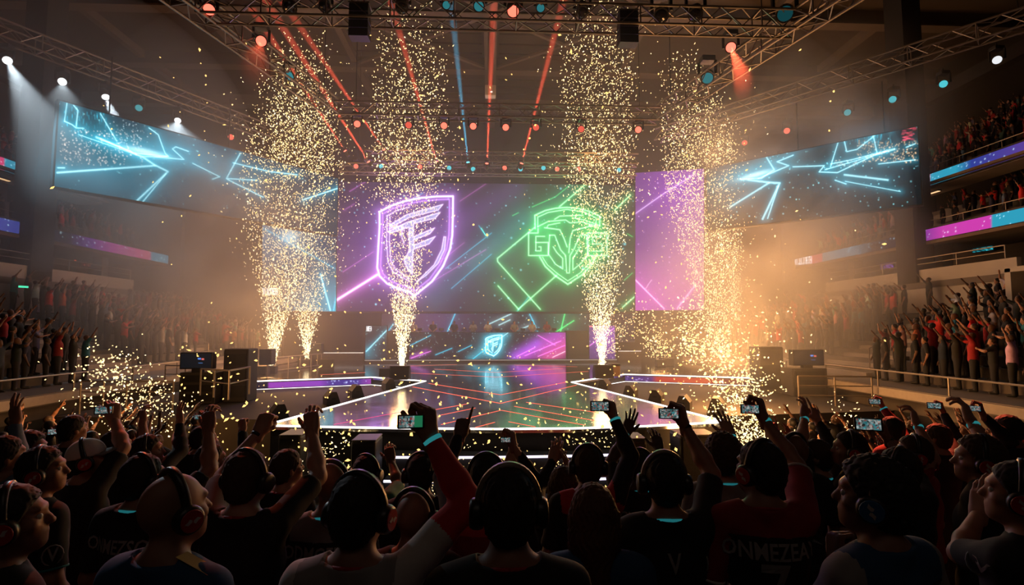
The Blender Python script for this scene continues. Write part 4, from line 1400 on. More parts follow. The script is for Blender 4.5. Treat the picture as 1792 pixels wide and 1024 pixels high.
# soffit lights
for px, py, lab, sx in ((16, 328, 'bar light under the upper left gallery', -1), (1667, 341, 'bar light under the upper right gallery, nearest the hanging screen', 1), (1618, 357, 'short bar light under the upper right gallery, beside the dark pillar', 1)):
    X = 23.6
    y = X * 900 / abs(px - 857)
    p = Vector((sx * X, y, 11.1))
    o = thing('bar_light', lab, 'light', p)
    MB().box((0, 0, 0.06), (0.22, 1.3, 0.06)).build('housing', M_DARK, o, local=True)
    MB().box((0, 0, 0.02), (0.14, 1.2, 0.04)).build('diffuser', glow('warm_bar', (1.0, 0.62, 0.30), 1.2), o, local=True)
# banners in the stands
for sx, y, row, w, lab in ((-1, 14.2, 1.6, 1.9, 'pale cloth banner hung in the lower rows of the left stand'), (-1, 16.6, 0.6, 2.1, 'second pale banner nearer the front row of the left stand'), (1, 17.0, 2.4, 2.6, 'pale patterned banner held over the lower rows of the right stand')):
    x, z = low_row(row)
    o = thing('banner', lab, 'banner', (sx * x, y, z + 0.75))
    n = 14
    vs, fs = [], []
    for i in range(n + 1):
        for j in range(4):
            vs.append((sx * (0.03 * math.sin(i * 1.3) + 0.02 * j), (i / n - 0.5) * w, 0.30 - j * 0.2 - 0.03 * math.sin(i * 0.9)))
    for i in range(n):
        for j in range(3):
            q = i * 4 + j
            fs.append((q, q + 1, q + 5, q + 4))
    c = raw_mesh('cloth', vs, fs, mat('banner_cloth', (0.40, 0.36, 0.33), 0.9, scale=6, vary=0.5), o, True, local=True)
    c.modifiers.new('thick', 'SOLIDIFY').thickness = 0.01
# ================================================================= people: one continuous skin per body, grown from rounded limbs
def V3(*a):
    return np.array(a, float)


def cone(a, b, ra, rb, k=0.03):
    return ('c', np.array(a, float), np.array(b, float), ra, rb, k)


def ell(c, r, k=0.03, M=None):
    return ('e', np.array(c, float), np.array(r, float), M, None, k)


def prim_box(p):
    if p[0] == 'c':
        r = max(p[3], p[4])
        return np.minimum(p[1], p[2]) - r, np.maximum(p[1], p[2]) + r
    r = p[2] if p[3] is None else np.full(3, p[2].max())
    return p[1] - r, p[1] + r


def prim_sd(p, X):
    if p[0] == 'c':
        a, b = p[1], p[2]
        d = b - a
        q = X - a
        t = np.clip(q @ d / max(1e-9, d @ d), 0, 1)
        q = q - t[..., None] * d
        return np.sqrt((q * q).sum(-1)) - (p[3] + (p[4] - p[3]) * t)
    q = X - p[1]
    if p[3] is not None:
        q = q @ p[3]
    k0 = np.sqrt(((q / p[2]) ** 2).sum(-1))
    k1 = np.sqrt(((q / p[2] ** 2) ** 2).sum(-1)) + 1e-9
    return k0 * (k0 - 1) / k1


def skin(prims, h, cuts=(), wrinkle=0.0, seed=0, grow=0.0, noise=None):
    """surface-net skin round the smooth union of prims; cuts: functions of the points, positive = cut away. Returns V, quads"""
    lo = np.min([prim_box(p)[0] for p in prims], 0) - 0.03 - grow
    hi = np.max([prim_box(p)[1] for p in prims], 0) + 0.03 + grow
    n = np.ceil((hi - lo) / h).astype(int) + 2
    fld = np.full(n, 0.25, np.float32)
    ax = [lo[i] + h * np.arange(n[i]) for i in range(3)]

    def block(p, pad):
        a, b = prim_box(p)
        i0 = np.maximum(0, np.floor((a - pad - lo) / h).astype(int))
        i1 = np.minimum(n, np.ceil((b + pad - lo) / h).astype(int) + 1)
        sl = tuple(slice(i0[i], i1[i]) for i in range(3))
        X = np.stack(np.meshgrid(*[ax[i][sl[i]] for i in range(3)], indexing='ij'), -1)
        return sl, X
    for p in prims:
        k = p[5]
        sl, X = block(p, k + grow + 3 * h)
        d = prim_sd(p, X) - grow
        f = fld[sl]
        hh = np.maximum(k - np.abs(f - d), 0) / k
        fld[sl] = np.minimum(f, d) - hh * hh * k * 0.25
    if wrinkle or noise or cuts:
        m = np.nonzero(fld < 3 * h + 0.02)
        X = np.stack([ax[i][m[i]] for i in range(3)], -1)
        v = fld[m]
        if wrinkle:
            s = seed * 1.7
            v = v + wrinkle * (np.sin(X[:, 2] * 55 + 6 * np.sin(X[:, 0] * 11 + s)) * 0.5 + np.sin(X[:, 0] * 37 + X[:, 2] * 21 + s) * np.sin(X[:, 1] * 33 - s) * 0.6)
        if noise:
            v = v + noise(X)
        for c in cuts:
            v = np.maximum(v, c(X))
        fld[m] = v
    s = fld < 0
    c000 = s[:-1, :-1, :-1]
    cnt = np.zeros(c000.shape, np.int8)
    for dx in (0, 1):
        for dy in (0, 1):
            for dz in (0, 1):
                cnt += s[dx:n[0] - 1 + dx, dy:n[1] - 1 + dy, dz:n[2] - 1 + dz]
    act = np.nonzero((cnt > 0) & (cnt < 8))
    idx = np.full(c000.shape, -1, np.int32)
    idx[act] = np.arange(len(act[0]))
    acc = np.zeros((len(act[0]), 3))
    num = np.zeros(len(act[0]))
    I = np.stack(act, -1)
    cor = [(a, b, c) for a in (0, 1) for b in (0, 1) for c in (0, 1)]
    for e0 in cor:
        for axn in range(3):
            if e0[axn]:
                continue
            e1 = list(e0)
            e1[axn] = 1
            f0 = fld[tuple((I + e0).T)]
            f1 = fld[tuple((I + e1).T)]
            cr = (f0 < 0) != (f1 < 0)
            t = f0[cr] / (f0[cr] - f1[cr])
            pt = np.tile(np.array(e0, float), (cr.sum(), 1))
            pt[:, axn] += t
            acc[cr] += pt
            num[cr] += 1
    V = lo + h * (I + acc / num[:, None])
    quads = []
    for axn in range(3):
        sl0 = [slice(None)] * 3
        sl1 = [slice(None)] * 3
        sl0[axn], sl1[axn] = slice(0, -1), slice(1, None)
        a, b = s[tuple(sl0)], s[tuple(sl1)]
        e = np.stack(np.nonzero(a != b), -1)
        flip = a[tuple(e.T)]
        u, w = (axn + 1) % 3, (axn + 2) % 3
        ok = (e[:, u] > 0) & (e[:, w] > 0) & (e[:, u] < n[u] - 1) & (e[:, w] < n[w] - 1)
        e, flip = e[ok], flip[ok]
        q = []
        for du, dw in ((1, 1), (0, 1), (0, 0), (1, 0)):
            g = e.copy()
            g[:, u] -= du
            g[:, w] -= dw
            q.append(idx[tuple(g.T)])
        q = np.stack(q, 1)
        q[~flip] = q[~flip][:, ::-1]
        quads.append(q)
    quads = np.concatenate(quads)
    return V, quads[(quads >= 0).all(1)]


# ---------------------------------------------------------------- hands (modelled as a left hand: x thumb side, y palm, z fingers)
POSES = {  # mcp, pip, dip per finger (index..little), spread factor, thumb: out, in-curl
    'open': ([(6, 10, 8), (2, 8, 6), (4, 10, 8), (10, 14, 10)], 1.0, 'out'),
    'wave': ([(18, 22, 12), (10, 18, 12), (14, 24, 14), (22, 30, 16)], 0.8, 'out'),
    'claw': ([(30, 48, 30), (24, 44, 28), (28, 46, 30), (36, 52, 30)], 0.7, 'out'),
    'fist': ([(78, 96, 62), (82, 98, 62), (84, 98, 60), (86, 96, 58)], 0.2, 'in'),
    'grip': ([(58, 84, 46), (64, 86, 46), (68, 88, 46), (72, 86, 44)], 0.25, 'grip'),
    'point': ([(4, 6, 4), (80, 96, 60), (84, 98, 60), (86, 96, 58)], 0.3, 'in'),
    'horns': ([(4, 8, 6), (82, 98, 60), (84, 98, 60), (8, 10, 8)], 0.6, 'in'),
}
FING = [((0.030, 0.094), (0.043, 0.026, 0.022), 0.0092), ((0.010, 0.098), (0.047, 0.029, 0.023), 0.0094), ((-0.011, 0.095), (0.043, 0.027, 0.022), 0.009), ((-0.030, 0.086), (0.034, 0.020, 0.019), 0.0080)]


def hand_prims(pose):
    cur, spr, th = POSES[pose]
    P = [cone((0.012, 0, -0.03), (0.012, 0, 0.01), 0.024, 0.023, 0.012), cone((-0.012, 0, -0.03), (-0.012, 0, 0.01), 0.022, 0.021, 0.012)]
    for (kx, kz), L, r in FING:
        P.append(cone((kx * 0.55, 0.0, 0.008), (kx, 0.0, kz - 0.004), 0.0155, 0.0125, 0.014))
    P.append(cone((0.026, 0.010, 0.020), (0.030, 0.010, 0.055), 0.017, 0.013, 0.014))
    P.append(cone((-0.024, 0.008, 0.018), (-0.028, 0.006, 0.060), 0.015, 0.012, 0.014))
    for i, ((kx, kz), L, r) in enumerate(FING):
        a = 0.0
        p = V3(kx, 0, kz)
        s = R((9, 2, -5, -13)[i] * spr)
        for j in range(3):
            a += R(cur[i][j])
            d = V3(math.sin(s) * math.cos(a), math.sin(a), math.cos(a) * math.cos(s))
            q = p + d * L[j]
            P.append(cone(p, q, r * (1 - 0.06 * j), r * (0.95 - 0.08 * j), 0.0045))
            p = q
    if th == 'out':
        T = [(0.024, 0.006, 0.022), (0.050, 0.012, 0.046), (0.068, 0.018, 0.074), (0.080, 0.022, 0.098)]
    elif th == 'grip':
        T = [(0.024, 0.008, 0.022), (0.050, 0.026, 0.050), (0.058, 0.044, 0.076), (0.056, 0.062, 0.098)]
    else:
        T = [(0.024, 0.008, 0.022), (0.044, 0.030, 0.046), (0.034, 0.050, 0.070), (0.010, 0.056, 0.082)]
    for j, (ra, rb) in enumerate(((0.0165, 0.0125), (0.0125, 0.0108), (0.0108, 0.0090))):
        P.append(cone(T[j], T[j + 1], ra, rb, 0.008))
    return P


_HAND = {}


def hand_mesh(pose, h):
    if (pose, h) not in _HAND:
        _HAND[(pose, h)] = skin(hand_prims(pose), h)
    return _HAND[(pose, h)]


def unit(v):
    v = np.asarray(v, float)
    return v / max(1e-9, np.linalg.norm(v))


def ik(S, W, L1, L2, pole):
    d = W - S
    L = np.linalg.norm(d)
    if L > (L1 + L2) * 0.985:
        W = S + d / L * (L1 + L2) * 0.985
        d = W - S
        L = np.linalg.norm(d)
    u = d / L
    a = (L1 * L1 - L2 * L2 + L * L) / (2 * L)
    hgt = math.sqrt(max(0, L1 * L1 - a * a))
    p = unit(pole - u * (pole @ u))
    return S + u * a + p * hgt, W


def head_prims(C, M, k=1.0, jaw=True):
    """C: middle of the head, M: 3x3 whose columns are right, forward, up"""
    T = lambda x, y, z: C + M @ V3(x, y, z)
    P = [ell(T(0, -0.008, 0.022), V3(0.076, 0.097, 0.098), 0.02, M), ell(T(0, 0.036, -0.055), V3(0.056, 0.060, 0.066), 0.03, M), ell(T(0, 0.060, -0.095), V3(0.030, 0.028, 0.022), 0.025, M)]
    if jaw:
        P += [cone(T(0, 0.088, 0.012), T(0, 0.108, -0.026), 0.009, 0.0135, 0.012), ell(T(0, 0.083, 0.030), V3(0.050, 0.016, 0.012), 0.02, M), ell(T(0, 0.088, -0.056), V3(0.024, 0.011, 0.006), 0.006, M), ell(T(0, 0.086, -0.067), V3(0.021, 0.010, 0.006), 0.006, M)]
        for sx in (-1, 1):
            P += [ell(T(sx * 0.076, -0.008, -0.008), V3(0.012, 0.021, 0.032), 0.008, M), ell(T(sx * 0.045, 0.062, -0.022), V3(0.022, 0.022, 0.020), 0.02, M)]
    return P


class Figure:
    """joint positions of one standing figure, z up, feet at z = 0"""

    def __init__(s, base, yaw, tall, head_c=None, head_yaw=0.0, head_pitch=0.0, lean=0.0, legs=True, wide=1.0):
        k = s.k = tall / 1.75
        s.base = np.array(base, float)
        cy, sy = math.cos(yaw), math.sin(yaw)
        s.M = np.array([[cy, -sy, 0], [sy, cy, 0], [0, 0, 1]])
        s.yaw = yaw
        s.wide = wide
        s.top = V3(0, 0, 0)
        s.legs = legs
        W = s.W
        s.hc = W(0, 0.015 + lean, 1.635)
        a, b = yaw + head_yaw, head_pitch
        f = V3(-math.sin(a) * math.cos(b), math.cos(a) * math.cos(b), math.sin(b))
        r = V3(math.cos(a), math.sin(a), 0)
        s.HM = np.stack([r, f, np.cross(r, f)], 1)
        s.lean = lean
        s.arms = {}

    def W(s, x, y, z):
        return s.base + s.M @ (V3(x * s.wide if abs(x) > 0.001 else x, y, z) * s.k)

    def torso(s):
        k, w, l = s.k, s.wide, s.lean
        W, M = s.W, s.M
        P = [ell(W(0, 0, 0.96), V3(0.165 * w, 0.12, 0.13) * k, 0.06, M), ell(W(0, l * 0.3, 1.10), V3(0.150 * w, 0.108, 0.15) * k, 0.07, M), ell(W(0, l * 0.7, 1.29), V3(0.180 * w, 0.118, 0.17) * k, 0.07, M)]
        P += [cone(W(-0.135, l * .9 - 0.012, 1.415), W(0.135, l * .9 - 0.012, 1.415), 0.062 * k, 0.062 * k, 0.05)]
        for sx in (-1, 1):
            P += [cone(W(0, l - 0.022, 1.49), W(sx * 0.13, l - 0.015, 1.435), 0.047 * k, 0.043 * k, 0.05)]
        return P

    def neck(s):
        k = s.k
        return [cone(s.W(0, s.lean * .95 - 0.012, 1.43), s.hc + s.HM @ V3(0, -0.012, -0.055) * k, 0.058 * k, 0.055 * k, 0.03)]

    def legs_p(s):
        k = s.k
        P = []
        for sx in (-1, 1):
            P += [cone(s.W(sx * 0.09, 0, 0.92), s.W(sx * 0.105, 0.012, 0.50), 0.088 * k, 0.060 * k, 0.04), cone(s.W(sx * 0.105, 0.012, 0.50), s.W(sx * 0.11, -0.015, 0.10), 0.057 * k, 0.040 * k, 0.03)]
        return P

    def feet_p(s):
        k = s.k
        P = []
        for sx in (-1, 1):
            P += [cone(s.W(sx * 0.11, -0.03, 0.055), s.W(sx * 0.125, 0.15, 0.042), 0.046 * k, 0.036 * k, 0.03)]
        return P

    def arm(s, side, wrist=None, pose='open', palm=None, fdir=None, pole=None, lift=1.0):
        """side -1 left, 1 right; wrist in world coordinates, None hangs down"""
        k = s.k
        up = wrist is not None
        sh = s.W(side * (0.185 - 0.02 * (up and lift)), s.lean * .9 - 0.012, 1.415 + (0.045 * lift if up else 0.0))
        if not up:
            wrist = s.W(side * 0.26, 0.06, 0.88)
            pole = s.M @ V3(side * 0.4, -1, 0)
            pose = 'claw'
            fdir = s.M @ V3(-side * 0.05, 0.15, -1)
            palm = s.M @ V3(-side, 0.2, 0)
        if pole is None:
            pole = s.M @ V3(side * 0.7, -0.35, -0.8)
        el, wr = ik(sh, np.asarray(wrist, float), 0.295 * k, 0.265 * k, np.asarray(pole, float))
        s.arms[side] = dict(sh=sh, el=el, wr=wr, pose=pose, palm=palm, fdir=fdir, up=up)

    def arm_prims(s, side, part='all'):
        a = s.arms[side]
        k = s.k
        P = []
        if part in ('all', 'upper'):
            P += [cone(a['sh'], a['el'], 0.054 * k, 0.041 * k, 0.04)]
        if part in ('all', 'fore'):
            m = a['el'] * 0.68 + a['wr'] * 0.32
            P += [cone(a['el'], m, 0.040 * k, 0.043 * k, 0.02), cone(m, a['wr'], 0.043 * k, 0.0255 * k, 0.02)]
        return P

    def hand(s, side, h):
        a = s.arms[side]
        fd = unit(a['fdir'] if a['fdir'] is not None else unit(a['wr'] - a['el']) * 0.75 + V3(0, 0, 0.4))
        pn = a['palm'] if a['palm'] is not None else s.M @ V3(0, 1, 0)
        pn = unit(pn - fd * (pn @ fd))
        x = np.cross(pn, fd)          # left hand: right-handed frame x = y x z
        if side > 0:
            x = -x
        a['hx'], a['hy'], a['hz'] = x, pn, fd
        V, Q = hand_mesh(a['pose'], h)
        k = s.k * 1.04
        Vw = a['wr'] + k * (V[:, :1] * x + V[:, 1:2] * pn + (V[:, 2:] + 0.004) * fd)
        if side > 0:
            Q = Q[:, ::-1]
        return Vw, Q


def join(parts):
    V, Q, o = [], [], 0
    for v, q in parts:
        V.append(v)
        Q.append(q + o)
        o += len(v)
    return np.concatenate(V), np.concatenate(Q)


M_SKIN = tinted('skin', 0.55)
M_CLOTH = tinted('jersey_cloth', 0.85)
M_HAIR = tinted('hair_strands', 0.72)
M_TRO = mat('dark_trousers', (0.018, 0.018, 0.022), 0.85)
M_SHOE = mat('dark_shoe', (0.02, 0.02, 0.02), 0.6)
M_PHB = mat('headphone_plastic', (0.016, 0.016, 0.018), 0.35)
M_PHBAND = mat('headphone_band', (0.22, 0.18, 0.14), 0.4)
C_CLOTH = {'black': (0.012, 0.012, 0.014), 'red': (0.50, 0.020, 0.026), 'darkred': (0.24, 0.012, 0.017), 'teal': (0.02, 0.20, 0.22), 'blue': (0.02, 0.07, 0.17), 'grey': (0.26, 0.25, 0.25), 'white': (0.50, 0.48, 0.46), 'denim': (0.10, 0.15, 0.22), 'green': (0.02, 0.14, 0.08), 'orange': (0.45, 0.09, 0.02), 'navy': (0.015, 0.02, 0.05), 'khaki': (0.28, 0.20, 0.11)}
for n_, c_ in C_CLOTH.items():
    mat('cloth_' + n_, c_, 0.85, scale=20, vary=0.2)
SKINS = {'pale': (0.42, 0.22, 0.15), 'tan': (0.30, 0.145, 0.09), 'brown': (0.15, 0.07, 0.04), 'dark': (0.085, 0.042, 0.026)}
HAIRS = {'black': (0.012, 0.010, 0.009), 'brown': (0.045, 0.024, 0.013), 'auburn': (0.10, 0.040, 0.018), 'grey': (0.14, 0.12, 0.11)}
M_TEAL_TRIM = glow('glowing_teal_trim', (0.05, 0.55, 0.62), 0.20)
M_RED_TRIM = mat('red_trim', (0.40, 0.02, 0.03), 0.7)
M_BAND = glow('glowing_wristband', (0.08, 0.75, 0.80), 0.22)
M_INK = mat('jersey_print', (0.32, 0.31, 0.31), 0.75)


def add_eye(fig, parent):
    for sx in (-1, 1):
        c = fig.hc + fig.HM @ V3(sx * 0.031, 0.079, 0.004) * fig.k
        bm = bmesh.new()
        bmesh.ops.create_uvsphere(bm, u_segments=10, v_segments=8, radius=0.0125 * fig.k)
        bm.verts.index_update()
        raw_mesh('eye', [np.array(v.co) + c for v in bm.verts], [[v.index for v in f.verts] for f in bm.faces], mat('eye_white', (0.5, 0.47, 0.44), 0.2), parent, True)
        bm.free()


def add_headphones(fig, parent, cup='black', band='dark'):
    T = lambda x, y, z: Vector(fig.hc + fig.HM @ V3(x, y, z) * fig.k)
    pts = [T(0.094 * math.sin(a), -0.002, 0.012 + 0.122 * math.cos(a)) for a in np.linspace(-1.62, 1.62, 21)]
    # a flat padded band swept over the crown
    mb = MB()
    rings = []
    fw, ax_y = 0.016 * fig.k, Vector(fig.HM[:, 1])
    c0 = T(0, 0, 0.012)
    for p in pts:
        o_ = (p - c0).normalized() * 0.011 * fig.k
        rings.append([p - ax_y * fw - o_ * .6, p - ax_y * fw * .6 + o_, p + ax_y * fw * .6 + o_, p + ax_y * fw - o_ * .6, p - o_])
    vs = [v for g in rings for v in g]
    fs = [(i * 5 + k, i * 5 + (k + 1) % 5, i * 5 + 5 + (k + 1) % 5, i * 5 + 5 + k) for i in range(len(rings) - 1) for k in range(5)]
    mb.add(vs, fs)
    hp = mb.build('headphones', M_PHBAND if band == 'tan' else M_PHB, parent, True)
    for sx in (-1, 1):
        ax = Vector(fig.HM[:, 0]) * sx
        q = Vector((0, 0, 1)).rotation_difference(ax).to_matrix().to_4x4()
        M = Matrix.Translation(T(sx * 0.078, -0.004, -0.012)) @ q @ Matrix.Scale(fig.k, 4)
        c = MB().lathe([(0.030, -0.004), (0.044, 0.002), (0.047, 0.014), (0.046, 0.030), (0.040, 0.040), (0.034, 0.042)], M, 18).build('ear_cup', M_PHB, hp, True)
        if cup != 'black':
            col = {'red': (0.42, 0.020, 0.025), 'blue': (0.03, 0.14, 0.34)}[cup]
            g = MB().lathe([(0.036, 0.041), (0.034, 0.0445), (0.001, 0.0455)], M, 18)
            g.build('ear_cup_plate', mat('cup_plate_' + cup, col, 0.35), hp)
            e = MB()
            for k in range(2):
                a = PI * k + 0.7
                d, n_ = Vector((math.cos(a), math.sin(a), 0)), Vector((-math.sin(a), math.cos(a), 0))
                P_ = [d * 0.001 + n_ * 0.002, d * 0.010 + n_ * 0.014, d * 0.024 + n_ * 0.012, d * 0.016 + n_ * 0.004, d * 0.012 - n_ * 0.006, d * 0.003 - n_ * 0.004]
                e.add([M @ (v + Vector((0, 0, 0.0462))) for v in P_], [(0, 1, 2, 3, 4, 5)])
            e.build('emblem', mat('emblem_pale', (0.55, 0.52, 0.50), 0.5), hp)


def add_hair(fig, parent, style, col, h):
    C, M, k = fig.hc, fig.HM, fig.k
    T = lambda x, y, z: C + M @ V3(x, y, z) * k
    L = lambda X: (X - C) @ M / k
    grow = {'short': 0.010, 'buzz': 0.005, 'curly': 0.026, 'long': 0.015, 'full': 0.018}[style]
    P = [ell(T(0, -0.010, 0.026), (V3(0.077, 0.097, 0.099) + grow) * k, 0.03, M)]
    if style in ('short', 'full', 'curly', 'buzz'):
        P += [ell(T(0, -0.050, -0.030), (V3(0.062, 0.052, 0.062) + grow * 0.6) * k, 0.03, M)]
    if style == 'long':
        P += [ell(T(0, -0.050, -0.05), V3(0.088, 0.065, 0.10) * k, 0.04, M), cone(T(0, -0.070, -0.08), T(0, -0.115, -0.33), 0.075 * k, 0.048 * k, 0.05)]
        for sx in (-1, 1):
            P += [cone(T(sx * 0.070, -0.02, 0.0), T(sx * 0.085, -0.055, -0.30), 0.032 * k, 0.026 * k, 0.04)]

    def front_cut(X):
        q = L(X)
        return np.minimum((q[:, 1] * 0.80 - q[:, 2] * 0.60 - (0.022 if style != 'long' else 0.030)), q[:, 1] - 0.0 + (0.02 if style != 'long' else -0.03) + 0 * q[:, 2])

    def neck_cut(X):
        return (-0.088 - L(X)[:, 2]) * (1 if style != 'long' else -1e-3) - (0 if style != 'long' else 1)

    def nz(X):
        q = L(X)
        if style == 'curly':
            return 0.011 * np.sin(q[:, 0] * 150 + 3 * np.sin(q[:, 2] * 60)) * np.sin(q[:, 1] * 140 + 2) * np.sin(q[:, 2] * 150 + 1) + 0.005 * np.sin(q[:, 0] * 300) * np.sin(q[:, 2] * 290) * np.sin(q[:, 1] * 310)
        a = np.arctan2(q[:, 0], -q[:, 1])
        return (0.0036 if style != 'long' else 0.0045) * np.sin(a * 31 + 4 * np.sin(q[:, 2] * 46 + q[:, 1] * 25)) + 0.0026 * np.sin(a * 67 + q[:, 2] * 75) * np.sin(q[:, 1] * 90 + 1)
    V, Q = skin(P, h, (front_cut, neck_cut), noise=nz)
    o = raw_mesh('hair', V, Q, M_HAIR, parent, True)
    o.color = (*HAIRS[col], 1)


def add_cap(fig, parent):
    C, M, k = fig.hc, fig.HM, fig.k
    T = lambda x, y, z: C + M @ V3(x, y, z) * k
    V, Q = skin([ell(T(0, -0.006, 0.030), V3(0.088, 0.108, 0.104) * k, 0.02, M)], 0.007, (lambda X: 0.022 - ((X - C) @ M / k)[:, 2] - 0.12 * ((X - C) @ M / k)[:, 1],))
    cap = raw_mesh('cap', V, Q, mat('pale_cap', (0.75, 0.70, 0.64), 0.8), parent, True)
    vs, fs = [], []
    for j in range(9):
        a = R(-58 + 116 * j / 8)
        for r_, dz in ((0.090, 0.0), (0.165, -0.012)):
            yy = -0.004 + r_ * math.cos(a) * (1.12 if r_ < 0.1 else 1.08)
            vs.append(T(r_ * math.sin(a) * (1.0 if r_ < .1 else 0.62), yy, 0.026 + dz - 0.10 * abs(math.sin(a)) * 0.12))
    for j in range(8):
        fs.append((2 * j, 2 * j + 1, 2 * j + 3, 2 * j + 2))
    b = raw_mesh('brim', vs, fs, MATS['cloth_grey'], cap, True)
    b.modifiers.new('thick', 'SOLIDIFY').thickness = 0.005
    MB().lathe([(0.008, 0), (0.006, 0.006), (0.001, 0.008)], Matrix.Translation(Vector(T(0, -0.006, 0.132)))).build('button', MATS['cloth_grey'], cap)


def ring_on(a, b, t, r, w, name, m, parent, n=16):
    a, b = np.asarray(a, float), np.asarray(b, float)
    c = a + (b - a) * t
    d = Vector(unit(b - a))
    q = Vector((0, 0, 1)).rotation_difference(d).to_matrix().to_4x4()
    M = Matrix.Translation(Vector(c)) @ q
    return MB().lathe([(r * .96, -w / 2), (r * 1.05, -w / 2 * .7), (r * 1.05, w / 2 * .7), (r * .96, w / 2)], M, n).build(name, m, parent, True)


def text_on(surf_V, surf_Q, word, centre, right, up, back, size, name, parent, m=M_INK):
    """letters laid on the cloth: each point is dropped along the back direction onto the surface"""
    from mathutils.bvhtree import BVHTree
    cu = bpy.data.curves.new('letters', 'FONT')
    cu.body = word
    cu.size = size
    cu.align_x = 'CENTER'
    cu.align_y = 'CENTER'
    cu.resolution_u = 2
    cu.offset = 0.0014
    t = bpy.data.objects.new('letters', cu)
    me = bpy.data.meshes.new_from_object(t)
    bm = bmesh.new()
    bm.from_mesh(me)
    bmesh.ops.triangulate(bm, faces=list(bm.faces))
    bmesh.ops.subdivide_edges(bm, edges=[e for e in bm.edges if e.calc_length() > 0.02], cuts=1)
    bm.verts.index_update()
    tree = BVHTree.FromPolygons([Vector(v) for v in surf_V], [tuple(q) for q in surf_Q])
    vs = []
    c, r_, u_, b_ = (np.asarray(v, float) for v in (centre, right, up, back))
    for v in bm.verts:
        p = c + r_ * v.co.x + u_ * v.co.y * 1.25
        hit = tree.ray_cast(Vector(p + b_ * 0.3), Vector(-b_), 0.6)
        q = np.array(hit[0]) if hit[0] is not None else p
        vs.append(q + b_ * 0.004)
    fs = [[v.index for v in f.verts] for f in bm.faces]
    bm.free()
    bpy.data.objects.remove(t)
    bpy.data.curves.remove(cu)
    bpy.data.meshes.remove(me)
    return raw_mesh(name, vs, fs, m, parent)


